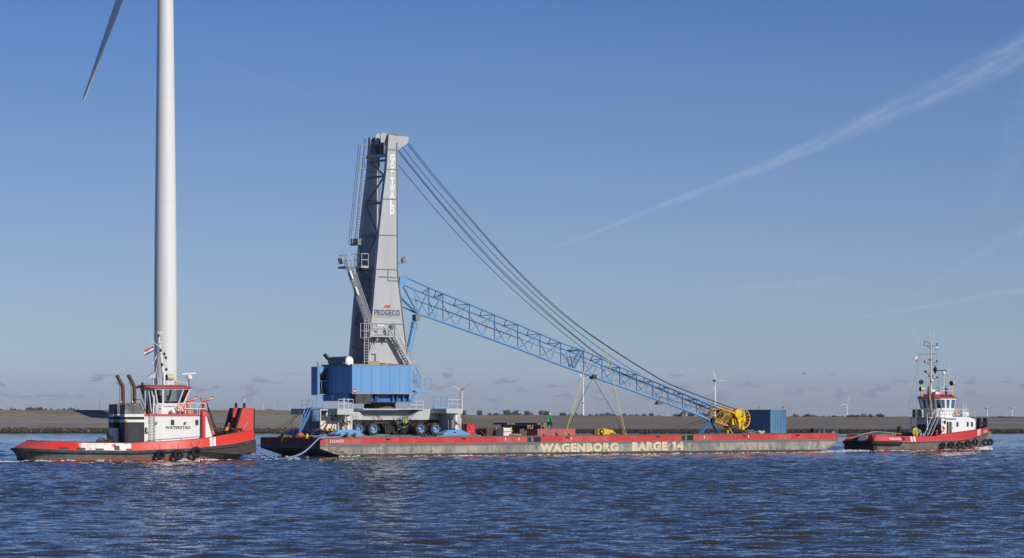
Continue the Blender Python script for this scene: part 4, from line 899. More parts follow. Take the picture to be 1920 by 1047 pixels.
for px in (673.4, 700.7, 789.2, 817.2):
    u, z = uz(px, 806.4, -2.85)
    for v in (-2.6, -1.75, 1.75, 2.6):
        wh = tyre if first else copy_tree(tyre, crane); first = False
        wh.location = (u + 0.0, v, 0.20 + 0.685); wh.rotation_euler = (0, u * 1.7 + v, 0 if v < 0 else math.pi)
# engine and hydraulic clutter between the axles
g = MB(); box_px(g, (728, 794), (772, 814), -1.1, 1.1); box_px(g, (722, 799), (732, 812), -1.5, 0.5); g.build('engine', M['black'], crane)
g = MB(); rs = random.Random(9)
for _ in range(26):
    px, py = rs.uniform(727, 775), rs.uniform(786, 812); u, z = uz(px, py, -1.3); k = rs.random()
    if k < 0.5: g.box(u - rs.uniform(0.1, 0.35), u + rs.uniform(0.1, 0.35), -1.55 + rs.uniform(0, 0.3), -1.1, z - rs.uniform(0.08, 0.25), z + rs.uniform(0.08, 0.25))
    else: g.tube((u, -1.5, z), (u + rs.uniform(-0.6, 0.6), -1.4, z - rs.uniform(0.1, 0.8)), rs.uniform(0.04, 0.12), 7)
g.build('hydraulics', M['black'], crane)
g = MB()
for pts in ([(738, 784), (742, 791), (748, 794), (755, 789)], [(750, 800), (757, 803), (763, 799)], [(746, 783), (747, 790), (744, 797)]): g.path([(*uz(x, y, -1.75)[:1], -1.75, uz(x, y, -1.75)[1]) for x, y in pts], 0.035, 6)
for x, y in ((753, 803), (748, 805), (757, 801), (750, 785)): u, z = uz(x, y, -1.7); g.box(u - 0.09, u + 0.09, -1.75, -1.6, z - 0.06, z + 0.06)
g.build('hose', M['steel'], crane)
g = MB(); u, z = uz(759, 788, -1.7); g.lathe((u, -1.85, z), (0, 1, 0), [(0, 0.36), (0.1, 0.38), (0.2, 0.36)], 16); g.build('hose_reel', mat('lime', (0.22, 0.34, 0.08), 0.6), crane)
# outriggers
def outrigger(pc, pa, pb, pads, top_band, side):
    """pc: jack column; pa..pb: slab seen at the near end; pads: bottom and top extents of the foot"""
    s_ = MB(); a = uz(pa, 766.3, -4.5); b_ = uz(pb, 778 if side < 0 else 775.5, -4.5); s_.box(a[0], b_[0], -4.5, 4.5, a[1] - 0.01, b_[1] + 0.02)
    s_.build('outrigger_beam', Mlg, crane)
    q = MB(); q.box(C.U(pa + 1.5, -3.0), C.U(pb - 2, -3.0), -3.0, 3.0, 0.55, b_[1] + 0.012); q.build('outrigger_box', Mlg, crane)
    for v in (-4.15, 4.15):
        uj = C.U(pc, -4.15); j = MB().lathe((uj, v, 0.55), (0, 0, 1), [(0, 0.10), (0.35, 0.10), (0.36, 0.19), (b_[1] - 0.55, 0.19)], 18); jk = j.build('jack', M['cleanwhite'], crane)
        MB().lathe((uj, v, b_[1] - 0.18), (0, 0, 1), [(0, 0.205), (0.17, 0.205)], 18).build('colour_band', mat('band', top_band, 0.5), jk)
        z = C.Z(pc, 793, -4.35); MB().box(uj - 0.17, uj + 0.17, v - 0.24, v - 0.205, z - 0.2, z + 0.22).build('hazard_plate', Mhaz, jk)
        u0, u1 = C.U(pads[0], -4.7), C.U(pads[1], -4.7); t0, t1 = C.U(pads[2], -4.5), C.U(pads[3], -4.5); hh = C.Z(pc, 806.5, -4.5); zz = 0.20
        p = MB().hexa([(u0, v - 0.75, zz + 0.16), (u1, v - 0.75, zz + 0.16), (u1, v + 0.75, zz + 0.16), (u0, v + 0.75, zz + 0.16), (t0, v - 0.3, hh), (t1, v - 0.3, hh), (t1, v + 0.3, hh), (t0, v + 0.3, hh)])
        p.box(u0 - 0.02, u1 + 0.02, v - 0.78, v + 0.78, zz, zz + 0.15); pd = p.build('outrigger_foot', Mblue, crane, smooth=False)
        q = MB(); q.box(uj - 0.75, uj - 0.45, v - 0.66, v - 0.45, zz + 0.2, zz + 0.36); q.build('lifting_hole', M['black'], pd)
outrigger(652.4, 632.5, 663, (627.5, 678, 635, 669), (0.5, 0.03, 0.04), -1)
outrigger(854.7, 837, 867.3, (829.5, 878.5, 842, 866), (0.16, 0.55, 0.08), 1)
g = MB(); box_px(g, (639, 789), (650, 797), -3.3, -3.25); g.build('hazard_board', Mhaz, crane)
g = MB(); u, z = uz(849, 795, -3.1); g.box(u - 0.75, u + 0.4, -3.25, -3.05, 0.9, z + 0.5); g.build('control_box', Mdgrey, crane)
g = MB(); a = uz(820, 774, -1.7); b_ = uz(820, 788, -1.7); g.ladder((b_[0], -1.72, b_[1]), (a[0], -1.72, a[1]), (1, 0, 0), 0.35); a = uz(663, 777, -4.6); b_ = uz(675, 811, -4.0); g.ladder((b_[0], -4.0, 0.25), (a[0], -4.62, a[1]), (1, 0, 0), 0.45, 0.03); g.build('ladder', M['steel'], crane)
g = MB()
def P3(px, py, v): u, z = uz(px, py, v); return (u, v, z)
g.rail([P3(634.5, 766, -4.4), P3(662, 766, -4.4)], 0.95, 0.025, 0.6); g.rail([P3(840, 766, -4.4), P3(866.5, 766, -4.4), P3(880, 766, -2.4)][:2], 0.95, 0.025, 0.6); g.rail([P3(767, 767, -1.5), P3(794, 767, -1.5)], 0.85, 0.025, 0.9); g.build('handrail', M['white'], crane)
g = MB(); u, v, z = P3(866.2, 766, -4.45); MB().tube((u, v, z - 0.3), (u, v, z + 1.9), 0.06, 10).build('marker_post', M['white'], crane); u, v, z = P3(645, 766, -4.45); MB().tube((u, v, z - 0.2), (u, v, z + 1.1), 0.05, 10).build('marker_post', M['white'], crane)
# blue stairs and railings on the right of the carrier
g = MB(); pts = [P3(813, 766, 0.5), P3(839, 766, 0.5)]; g.rail(pts, 1.3, 0.03, 0.8); g.beam(P3(838, 745.5, 0.5), P3(849, 766, 0.5), 0.05); g.beam(P3(829, 746, 0.5), P3(842, 766, 0.5), 0.05); g.beam(P3(848, 756, 0.5), P3(856, 771, 0.5), 0.05)
a = P3(813, 763.5, 0.5); b_ = P3(839, 767, 0.5); g.box(a[0], b_[0], 0.4, 0.6, b_[2], a[2]); g.build('blue_railing', Mblue, crane)
# driver's cab at the left
cab = MB(); a, b_ = uz(600.5, 768, -2.7), uz(632, 804, -2.7); cz0, cz1 = uz(615, 807.5, -2.7)[1], a[1]; ul = a[0]; ur = b_[0]; vr = -1.1; zm = uz(615, 789.5, -2.7)[1]
cab.box(ul, ur, -2.7, vr, cz0, zm); cab.box(ul - 0.04, ur + 0.04, -2.74, vr + 0.04, cz1 - 0.1, cz1); 
for x in (ul, ur - 0.1, ul + (ur - ul) * 0.42): cab.box(x, x + 0.1, -2.7, -2.6, zm, cz1 - 0.1)
for x in (ul, ur - 0.1): cab.box(x, x + 0.1, vr - 0.1, vr, zm, cz1 - 0.1)
cb = cab.build('driver_cab', Mcream, crane); g = MB()
g.quad((ul, -2.66, zm), (ur, -2.66, zm), (ur, -2.66, cz1 - 0.1), (ul, -2.66, cz1 - 0.1)); g.quad((ul + 0.04, -2.6, zm), (ul + 0.04, vr, zm), (ul + 0.04, vr, cz1 - 0.1), (ul + 0.04, -2.6, cz1 - 0.1)); g.build('window', M['glass'], cb)
MB().box(ul + 0.3, ur - 0.2, vr - 0.3, vr - 0.1, zm, cz1 - 0.2).build('cab_interior', M['black'], cb)
MB().box(ul - 0.02, ul - 0.002, -2.6, vr, cz0 + 0.15, zm - 0.05).build('side_panel', mat('cab_side', (0.05, 0.07, 0.09), 0.4), cb)
MB().box(ul, ur, -2.76, -2.702, cz0 - 0.02, cz0 + 0.22).build('hazard_strip', Mhaz, cb)
u, z = uz(616, 778.5, -2.8); MB().lathe((u, -2.72, z), (0, -1, 0), [(0, 0.32), (0.05, 0.33), (0.1, 0.30)], 22).build('cable_drum', M['white'], cb); 
g = MB()
for k in range(3): g.torus((u, -2.83, z), (0, 1, 0), 0.08 + k * 0.09, 0.012, 20, 5)
g.build('drum_spiral', M['steel'], cb)
# blue access stair with landing
st = MB(); v0, v1 = -0.9, 0.1
for v in (v0, v1): st.beam(P3(561.5, 811, v), P3(586, 764, v), 0.10, 0.28)
lo, hi = P3(563, 811, v0), P3(586, 764, v0)
for k in range(11): f = (k + 0.5) / 11; u, z = lo[0] + (hi[0] - lo[0]) * f, lo[2] + (hi[2] - lo[2]) * f; st.box(u - 0.14, u + 0.14, v0 + 0.06, v1 - 0.06, z, z + 0.04)
a, b_ = P3(586, 764.5, v0), P3(606, 766.5, v0); st.box(a[0], b_[0], v0 - 0.05, v1 + 0.05, b_[2] - 0.1, a[2]); st.build('access_stair', Mdblue, crane)
g = MB()
for v in (v0, v1):
    g.path([P3(562, 793, v), P3(580, 743.5, v), P3(606, 743.5, v)], 0.035, 6); g.path([P3(563, 802, v), P3(583, 755, v), P3(606, 755, v)], 0.03, 6)
    for q_ in ((562, 793, 811), (571, 768, 792), (580, 743.5, 766), (594, 743.5, 765), (605.5, 743.5, 765)): g.tube(P3(q_[0], q_[1], v), P3(q_[0], q_[2], v), 0.035, 6)
g.build('stair_handrail', Mblue, crane)
g = MB(); g.rail([P3(565.5, 768, 1.9), P3(586, 768, 1.9)], 1.0, 0.025, 0.6); a, b_ = P3(566, 768, 1.2), P3(592, 810, 1.2); g.box(b_[0] - 1.1, b_[0] + 0.6, 0.4, 1.9, 0.7, 2.0); g.build('rear_platform', Mdgrey, crane)

# --- slewing ring, base frame, machinery house
zr0, zr1 = C.Z(712, 767.5, 0), C.Z(712, 753, 0)
MB().lathe((0, 0, zr0), (0, 0, 1), [(0, 1.68), (0.30, 1.68), (0.31, 1.60), (0.55, 1.60), (0.56, 1.76), (zr1 - zr0, 1.76)], 60).build('slewing_ring', mat('ring_steel', (0.10, 0.095, 0.09), 0.7, c2=(0.24, 0.22, 0.19), amt=0.7, scale=3, rust=0.15), crane)
g = MB()
for i in range(60): a = 2 * math.pi * i / 60; g.box(-0.03 + 1.66 * math.cos(a), 0.03 + 1.66 * math.cos(a), 1.66 * math.sin(a) - 0.03, 1.66 * math.sin(a) + 0.03, zr0 + 0.1, zr0 + 0.5)
g.build('ring_bolts', M['black'], crane)
g = MB(); a, b_ = uz(697, 739, -2.3), uz(767, 752.5, -2.3); ub1 = b_[0]; g.box(a[0] - 3.2, ub1, -2.3, 2.3, b_[1], a[1]); g.box(a[0], ub1 + 0.15, -2.45, 2.45, b_[1] - 0.12, b_[1] - 0.004)
base = g.build('base_frame', Mdblue, crane, smooth=False); g = MB()
for px in (703, 706, 735, 743, 754.5, 765): u = C.U(px, -2.5); g.prism([(u - 0.05, b_[1]), (u + 0.05, b_[1]), (u + 0.05, a[1]), (u - 0.05, a[1])], -2.7, -2.304)
g.build('rib', Mdblue, base)
g = MB(); a, b_ = uz(667, 739.2, -3.2), uz(696.6, 757.2, -3.2); g.box(a[0], b_[0], -3.2, -2.46, b_[1], a[1]); gb = g.build('radiator_box', mat('grille', (0.045, 0.045, 0.048), 0.6, c2=(0.075, 0.07, 0.065), amt=0.6, scale=2), crane)
MB().beam((a[0], -3.21, b_[1] + 0.05), (b_[0], -3.21, a[1] - 0.1), 0.03, 0.04).box((a[0] + b_[0]) / 2 - 0.02, (a[0] + b_[0]) / 2 + 0.02, -3.23, -3.201, b_[1], a[1]).build('grille_bar', M['black'], gb)
HV0, HV1 = -3.1, 2.75
hA, hB = uz(660.2, 684.6, HV0), uz(773.2, 738.4, HV0); hz1, hz0 = hA[1], hB[1]; hu0, hu1 = hA[0], hB[0]
house = MB().box(hu0, hu1, HV0, HV1, hz0, hz1).build('machinery_house', Mblue, crane, smooth=False)
g = MB()
for px in (677, 696.6, 714.3, 731.5, 749.7, 767.3): u = C.U(px, HV0); g.box(u - 0.02, u + 0.02, HV0 - 0.012, HV0 - 0.001, hz0 + 0.02, hz1 - 0.02)
for v in np.arange(HV0 + 0.9, HV1, 0.98): g.box(hu0 - 0.012, hu0 - 0.001, v - 0.02, v + 0.02, hz0 + 0.02, hz1 - 0.02)
g.build('panel_seam', Mdblue, house)
g = MB(); g.box(hu0 - 0.03, hu1 + 0.03, HV0 - 0.04, HV1 + 0.04, hz1 + 0.001, hz1 + 0.1); u9 = C.U(787, HV0); g.box(hu1 + 0.031, u9, HV0 - 0.02, HV0 + 1.1, hz1 + 0.02, hz1 + 0.1); g.build('roof_edge', Mtan, house)
g = MB(); g.box(hu0 - 0.02, hu1 + 0.02, HV0 - 0.03, HV0 - 0.002, hz0 - 0.06, hz0 + 0.03); g.build('bottom_trim', Mtan, house)
g = MB(); u, z = uz(665, 733.5, HV0); g.lathe((u, HV0 - 0.002, z), (0, -1, 0), [(0, 0.01), (0.001, 0.26), (0.02, 0.26), (0.021, 0.01)], 20); sg = g.build('sign', M['red'], house); sg.scale = (1, 1, 1)
MB().box(u - 0.17, u + 0.17, HV0 - 0.035, HV0 - 0.024, z - 0.05, z + 0.05).build('sign_text_strip', M['cleanwhite'], sg)
# lower counterweight body on the rear (left) side and its shelves
g = MB(); zz0, zz1 = C.Z(640, 752, 0.0), hz0 - 0.004; g.box(hu0 + 0.15, hu0 + 2.6, -1.6, 2.6, zz0, zz1); g.box(hu0 - 0.01 + 0.02, hu0 + 1.2, HV0 + 1.4, HV1 - 0.1, zz1 - 0.5, zz1); cwb = g.build('counterweight', Mdblue, crane, smooth=False)
r0, r1 = C.U(585.5, 2.7), hu0 - 0.006; z_b, z_t = C.Z(592, 741, 2.0), C.Z(592, 688, 2.0); g = MB()
g.box(r0, r0 + 0.1, 1.4, 2.9, z_b, z_t); g.box(r0 + 0.1, r1, 2.8, 2.9, z_b, z_t)
for z in (z_b, (z_b + z_t) / 2 - 0.05, z_t - 0.12): g.box(r0 + 0.1, r1, 1.4, 2.8, z, z + 0.1)
g.hexa([(r0, 1.36, z_t - 0.75), (r0 + 0.1, 1.36, z_t - 0.75), (r0 + 0.1, 1.39, z_t - 0.75), (r0, 1.39, z_t - 0.75), (r0, 1.36, z_t), (r1, 1.36, z_t), (r1, 1.39, z_t), (r0, 1.39, z_t)])
rack = g.build('equipment_rack', Mblue, crane, smooth=False); g = MB()
for k in (z_b + 0.12, (z_b + z_t) / 2 + 0.08): g.box(r0 + 0.25, r0 + 0.9, 1.6, 2.6, k, k + 0.62)
g.build('rack_box', M['black'], rack)
g = MB(); u = C.U(596, 1.2); g.tube((u, 1.2, C.Z(596, 741.5, 1.2)), (u, 1.2, C.Z(596, 679.5, 1.2)), 0.1, 12); v6 = 0.3; u = C.U(626, v6); g.tube((u, v6, C.Z(626, 744, v6)), (u, v6, C.Z(626, 677.8, v6)), 0.1, 12)
u2, zt2, zb2 = u, C.Z(626, 741, v6), C.Z(626, 751.5, v6); g.hexa([(u - 0.15, v6 - 0.15, zb2), (u + 0.2, v6 - 0.15, zb2), (u + 0.2, v6 + 0.15, zb2), (u - 0.15, v6 + 0.15, zb2), (u - 0.28, v6 - 0.28, zt2), (u + 0.3, v6 - 0.28, zt2), (u + 0.3, v6 + 0.28, zt2), (u - 0.28, v6 + 0.28, zt2)]); g.build('column', Mblue, crane)
# silencer on the roof
v9 = -2.6; u, z = uz(655, 677, v9); L9 = 3.4
MB().lathe((u, v9, z), (0, 1, 0), [(0.12, 0.50), (L9, 0.48), (L9 + 0.12, 0.42)], 24).build('silencer', mat('silencer_steel', (0.13, 0.14, 0.16), 0.45, 0.3), crane)
MB().lathe((u, v9 - 0.1, z), (0, 1, 0), [(0.0, 0.44), (0.04, 0.48), (0.21, 0.50)], 24).box(u - 0.5, u + 0.5, v9 - 0.02, v9 + 0.5, hz1 + 0.11, z - 0.1).build('silencer_end', M['cleanwhite'], crane)
g = MB().path([(u, v9 + L9, z + 0.1), (u - 0.4, v9 + L9 + 0.1, z + 0.3), (u - 0.8, v9 + L9 + 0.2, z + 0.75)], 0.2, 12); g.build('exhaust', M['black'], crane)
for vv in (v9 + 1.0, v9 + 2.6): MB().box(u - 0.35, u + 0.35, vv, vv + 0.2, hz1 + 0.11, z - 0.3).build('silencer_saddle', Mdgrey, crane)
# blue side stair and landing at the right of the house
g = MB(); VP = -2.2
a, b_ = P3(778, 732.5, VP), P3(808.5, 735.5, VP); g.box(a[0], b_[0], VP - 0.1, VP + 1.0, b_[2], a[2]); g.beam(P3(775, 744, VP), P3(799, 735, VP), 0.08); g.beam(P3(771, 753, VP), P3(783, 735, VP), 0.1)
for k in range(8): f = k / 8; c = Vector(P3(778 + 11 * f, 703 + 26 * f, VP)); g.box(c.x - 0.12, c.x + 0.12, VP, VP + 0.8, c.z, c.z + 0.04)
for v in (VP, VP + 0.8): g.beam(P3(775, 694, v), P3(791, 732, v), 0.06, 0.2)
for k in range(5): f = k / 5; c = Vector(P3(783 - 9 * f, 737 + 17 * f, VP)); g.box(c.x - 0.12, c.x + 0.12, VP, VP + 0.7, c.z, c.z + 0.04)
for v in (VP, VP + 0.7): g.beam(P3(784, 736, v), P3(773, 757, v), 0.05, 0.15)
land = g.build('side_landing', Mblue, crane); g = MB()
g.path([P3(779, 689, VP), P3(788, 702, VP), P3(788.5, 709, VP), P3(808, 709, VP)], 0.035, 6); g.path([P3(780, 700, VP), P3(789, 721, VP), P3(808, 721, VP)], 0.03, 6)
for x, y in ((788.5, 708), (797, 709), (808, 709)): g.tube(P3(x, y, VP), P3(x, 733, VP), 0.035, 6)
g.path([P3(779, 689, VP + 0.95), P3(788.5, 709, VP + 0.95), P3(808, 709, VP + 0.95)], 0.035, 6); g.path([P3(808, 709, VP), P3(808, 709, VP + 0.95)], 0.035, 6); g.build('landing_rail', Mblue, land)

# --- tower: two tapering box legs joined by struts
VN0, VN1 = -1.95, -1.50
LE = [(250, 728.8), (318, 724.8), (368, 718.5), (433, 711.4), (510, 705), (593, 698), (680, 691)]
RE = [(250, 745), (512, 745.8), (553, 751), (607.5, 757.2), (660, 763.2), (684, 766)]
def interp(tab, y):
    for (y0, x0), (y1, x1) in zip(tab, tab[1:]):
        if y <= y1: return x0 + (x1 - x0) * (y - y0) / (y1 - y0)
    (y0, x0), (y1, x1) = tab[-2:]; return x0 + (x1 - x0) * (y - y0) / (y1 - y0)
out_ = [(728.8, 253), (766, 257), (765.6, 268), (746.3, 280.5)] + [(x, y) for y, x in RE[1:]] + [(x, y) for y, x in LE[::-1][:-1]]
LP = poly(out_, VN0)
legs = []
for v in (VN0, 1.50):
    lg = MB().prism(LP, v, v + 0.45).build('tower_leg', Mgrey, crane, smooth=False); legs.append(lg)
    g = MB()
    for y in (280.5, 318, 373, 441, 505, 607):
        a, b_ = uz(interp(LE, y), y, VN0), uz(interp(RE, y), y + 1, VN0); g.beam((a[0] + 0.05, v - 0.03, a[1]), (b_[0] - 0.05, v - 0.03, b_[1]), 0.06, 0.10)
    for x0, y0, x1, y1 in ((709, 519, 745, 521), (727, 506, 727, 526), (727, 526.5, 746, 527)): a, b_ = uz(x0, y0, VN0), uz(x1, y1, VN0); g.beam((a[0], v - 0.03, a[1]), (b_[0], v - 0.03, b_[1]), 0.06, 0.10)
    for ya, yb in zip((268, 512, 553, 607, 660), (512, 553, 607, 660, 684)):
        a, b_ = uz(interp(RE, ya) - 1.0, ya, VN0), uz(interp(RE, yb) - 1.0, yb, VN0); g.beam((a[0], v - 0.05, a[1]), (b_[0], v - 0.05, b_[1]), 0.10, 0.12)
    g.build('stiffener', Mdgrey, lg)
g = MB()
Lz = lambda y: uz(interp(LE, y), y, VN0)
ys_ = [300, 330, 380, 440, 500, 545, 600, 650, 682]
for i, y in enumerate(ys_):
    a = Lz(y); g.beam((a[0] + 0.16, VN1, a[1]), (a[0] + 0.16, 1.5, a[1]), 0.22)
    if i < len(ys_) - 1:
        b_ = Lz(ys_[i + 1]); v0, v1 = (VN1, 1.5) if i % 2 else (1.5, VN1); g.beam((a[0] + 0.16, v0, a[1]), (b_[0] + 0.16, v1, b_[1]), 0.14)
    c = uz(interp(RE, max(y, 300)) - 4, y, VN0)
    if i > 2: MB().beam((c[0], VN1, c[1]), (c[0], 1.5, c[1]), 0.2).build('cross_tie', Mdgrey, crane)
a, b_, c_ = Lz(512), Lz(540), Lz(560); g.beam((a[0] + 0.16, 0.1, a[1]), (c_[0] + 0.1, 1.3, c_[1]), 0.12); g.beam((a[0] + 0.16, 0.1, a[1]), (c_[0] + 0.1, -1.3, c_[1]), 0.12); g.build('strut', Mdgrey, crane)
# head sheaves and top platform
hu, hz_ = uz(753, 259, VN0)
g = MB()
for v in (-1.1, -0.75, 0.75, 1.1): g.torus((hu - 0.35, v, hz_ - 0.05), (0, 1, 0), 0.55, 0.09, 28, 8); g.lathe((hu - 0.35, v - 0.04, hz_ - 0.05), (0, 1, 0), [(0, 0.5), (0.08, 0.5)], 24)
g.tube((hu - 0.35, VN1, hz_ - 0.05), (hu - 0.35, 1.5, hz_ - 0.05), 0.14, 12); g.build('head_sheave', mat('tan_rust', (0.34, 0.22, 0.14), 0.7, c2=(0.2, 0.11, 0.07), amt=0.7), crane)
g = MB(); a = uz(731, 249, VN1); g.prism([(a[0] - 0.4, a[1] - 1.2), (a[0] + 0.9, a[1] - 1.2), (a[0] + 1.0, a[1] - 0.45), (a[0] + 0.15, a[1] + 0.08), (a[0] - 0.1, a[1] + 0.08), (a[0] - 0.35, a[1] - 0.2)], -0.3, -0.18); g.prism([(a[0] - 0.4, a[1] - 1.2), (a[0] + 0.9, a[1] - 1.2), (a[0] + 1.0, a[1] - 0.45), (a[0] + 0.15, a[1] + 0.08), (a[0] - 0.1, a[1] + 0.08), (a[0] - 0.35, a[1] - 0.2)], 0.7, 0.82); g.build('head_fin', Mlg, crane)
g = MB(); a = uz(707, 262, 1.2); g.lathe((a[0] + 0.25, 1.0, a[1] - 1.7), (0, 0, 1), [(0, 0.45), (0.1, 0.5), (1.6, 0.5), (1.7, 0.45)], 18); g.build('cable_reel', mat('reel_brown', (0.10, 0.075, 0.06), 0.8, c2=(0.2, 0.11, 0.07), amt=0.6), crane)
g = MB(); pu0 = C.U(687, 2.4); a = uz(713, 291, -1.3); pu1 = a[0] + 0.9; zp = C.Z(705, 291, 0.5); g.box(pu0 + 0.4, Lz(291)[0] - 0.01, -1.45, 2.3, zp - 0.28, zp); plat = g.build('top_platform', Mgrey, crane); g = MB()
g.rail([(pu0 + 0.45, 2.25, zp), (pu0 + 0.45, -1.4, zp), (Lz(291)[0] - 0.05, -1.4, zp)], 1.05, 0.035, 1.0); g.build('platform_rail', Mlg, plat)
# caged ladder on the rear edge
g = MB(); lu, lv = C.U(684, 2.0), 2.0
pA, pB = P3(687, 256, 2.0), P3(667, 458, 2.0)
g.ladder(pB, pA, (0, 1, 0), 0.5, 0.035, 0.3); g.ladder(P3(697, 240 + 16, 0.8), P3(697, 290, 0.8), (0, 1, 0), 0.55, 0.03, 0.28) if False else None
qa, qb = P3(683, 270, 2.0), P3(663.5, 458, 2.0); off = Vector((-0.75, 0, 0))
for dv in (-0.35, 0.0, 0.35): g.tube(Vector(qb) + Vector((-0.45, dv, 0)), Vector(qa) + Vector((-0.45, dv, 0)), 0.03, 5)
for k in range(9):
    f = k / 8; c = Vector(pB).lerp(Vector(pA), 0.02 + f * 0.9); g.path([c + Vector((0, -0.28, 0)), c + Vector((-0.55, -0.4, 0)), c + Vector((-0.85, 0, 0)), c + Vector((-0.55, 0.4, 0)), c + Vector((0, 0.28, 0))], 0.028, 5)
    c2 = Lz(256 + 200 * (1 - f)); g.tube(c, (c2[0] + 0.1, 1.7, c.z), 0.03, 5)
g.build('caged_ladder', Mlg, crane)
g = MB(); a, b_ = P3(662, 457, 1.9), P3(683, 461, 1.9); g.box(a[0], Lz(459)[0] + 0.02, 1.0, 2.6, b_[2], b_[2] + 0.12); g.box(a[0] + 0.05, a[0] + 0.6, 1.1, 2.4, b_[2] + 0.121, b_[2] + 0.7); q_ = P3(669, 462, 1.9); q2 = P3(669, 497, 1.9); g.tube((q_[0] + 0.25, 1.4, q_[2]), (q_[0] + 0.25, 1.4, q2[2]), 0.12, 8); g.ladder((q_[0] + 0.75, 1.9, q2[2]), (q_[0] + 0.75, 1.9, q_[2]), (0, 1, 0), 0.4); g.build('middle_landing', Mdgrey, crane)
# lower landing with railings, floodlight, and the long stair down
g = MB(); v0, v1 = -0.6, 2.4; a, b_ = P3(648, 499, v1), P3(692, 499, v0); zp = b_[2]; uA = C.U(650, 1.5); uB = Lz(497)[0] - 0.02; g.box(uA + 0.5, uB, v0, 1.45, zp - 0.22, zp); g.box(uA - 0.5, uA + 0.5, 0.6, 2.4, zp - 0.25, zp - 0.02); lp = g.build('tower_landing', Mgrey, crane); g = MB()
g.rail([(uA + 0.55, 1.4, zp), (uA + 0.55, v0 + 0.05, zp), (uB - 0.1, v0 + 0.05, zp)], 1.3, 0.045, 1.0); g.rail([(uA - 0.45, 0.7, zp), (uA - 0.45, 2.3, zp), (uA + 0.4, 2.3, zp)], 1.2, 0.035, 0.6); g.rail([(uA - 0.45, 0.65, zp), (uA + 0.45, 0.65, zp)], 1.2, 0.035, 0.5); g.build('landing_rail', Mlg, lp)
def flood(P_, d, lab=None, par=crane):
    q = MB(); c = Vector(P_); dd = Vector(d).normalized(); a_ = Vector((0, 1, 0)); b2 = dd.cross(a_).normalized()
    def rg(o, s_): return [c + dd * o + a_ * (sx_ * s_) + b2 * (sy_ * s_ * 0.8) for sx_, sy_ in ((-1, -1), (1, -1), (1, 1), (-1, 1))]
    q.loft([rg(-0.25, 0.18), rg(0.0, 0.36), rg(0.22, 0.40)]); o = q.build('floodlight', Mlg, par); MB().loft([rg(0.221, 0.36), rg(0.235, 0.36)]).build('lens', M['cleanwhite'], o); return o
flood(P3(640, 489, 1.0), (-0.8, -0.5, -0.35)); MB().tube(P3(642, 492, 1.0), P3(650, 496, 1.0), 0.05, 6).build('lamp_arm', Mdgrey, crane)
fl = flood(P3(757.5, 488.5, -1.8), (0.85, -0.35, 0.45)); MB().path([P3(745, 494, -1.8), P3(755.5, 494, -1.8), P3(756, 491, -1.8)], 0.045, 6).build('lamp_arm', Mdgrey, crane)
sa, sb = P3(652, 501, -0.35), P3(692, 612, -2.6); g = MB()
SA, SB = Vector(P3(654, 501, 0.3)), Vector(P3(692.5, 612, -2.25)); acr = Vector((0, 0, 1)).cross(SB - SA).normalized() * 0.4
for s_ in (-1, 1): g.beam(SA + acr * s_, SB + acr * s_, 0.07, 0.25)
m_ = int((SA.z - SB.z) / 0.26)
for k in range(m_): c = SA.lerp(SB, (k + 0.5) / m_); g.beam(c - acr, c + acr, 0.24, 0.04)
g.build('tower_stair', Mgrey, crane); g = MB()
for s_ in (-1, 1):
    for h in (0.5, 0.95): g.tube(SA + acr * s_ + Vector((0, 0, h)), SB + acr * s_ + Vector((0, 0, h)), 0.035, 6)
    for k in range(9): c = SA.lerp(SB, k / 8) + acr * s_; g.tube(c, c + Vector((0, 0, 0.95)), 0.03, 5)
g.build('stair_rail', Mlg, crane)
g = MB()
for f in (0.25, 0.52): c = SA.lerp(SB, f) - acr * 1.15; d = (SB - SA).normalized(); g.tube(c - d * 0.45 + Vector((0, 0, 0.7)), c + d * 0.45 + Vector((0, 0, 0.7)), 0.11, 8)
g.build('tube_lamp', M['cleanwhite'], crane)
# platform at the tower foot, caged ladder and short stair
g = MB(); a, b_ = P3(693, 629, -3.0), P3(740, 629, -3.0); zq = a[2]; g.box(C.U(692, -3.0), C.U(740.5, -3.0), -3.0, VN0 - 0.11, zq - 0.16, zq); fp = g.build('foot_platform', Mgrey, crane); g = MB()
for px in (712, 727.5): u = C.U(px, -3.0); g.prism([(u - 0.06, zq - 0.161), (u + 0.06, zq - 0.161), (u + 0.06, zq - 0.6), (u - 0.06, zq - 0.6)], -2.6, VN0 - 0.12)
g.beam((C.U(710, -3.0), -2.9, zq - 0.16), (C.U(694, -2.4), -2.2, C.Z(694, 663, -2.2)), 0.07); g.build('platform_bracket', Mgrey, fp); g = MB()
g.rail([(C.U(699, -3.0), -2.97, zq), (C.U(740, -3.0), -2.97, zq)], 1.3, 0.035, 1.2); g.build('platform_rail', Mlg, fp)
MB().box(C.U(693, -3), C.U(701, -3), -3.02, -3.002, zq, zq + 0.45).build('kick_plate', Mlg, fp)
g = MB(); la, lb_ = P3(687, 597, -2.6), P3(687, 683.5, -2.6); g.ladder((la[0], -2.6, hz1 + 0.1), la, (1, 0, 0), 0.55, 0.045, 0.28); kk = P3(679, 607, -2.6); k2 = P3(679, 634, -2.6)
for z in (kk[2], (kk[2] + k2[2]) / 2, k2[2]): g.path([(la[0] + 0.28, -2.6, z), (la[0] + 0.2, -3.1, z), (la[0] - 0.6, -3.15, z), (la[0] - 0.85, -2.75, z), (la[0] - 0.3, -2.6, z)], 0.035, 5)
for p_ in ((-0.85, -2.75), (-0.6, -3.15), (-0.35, -3.14), (0.2, -3.1)): g.box(la[0] + p_[0] - 0.03, la[0] + p_[0] + 0.03, p_[1] - 0.015, p_[1] + 0.015, k2[2], kk[2])
g.build('foot_ladder', Mlg, crane)
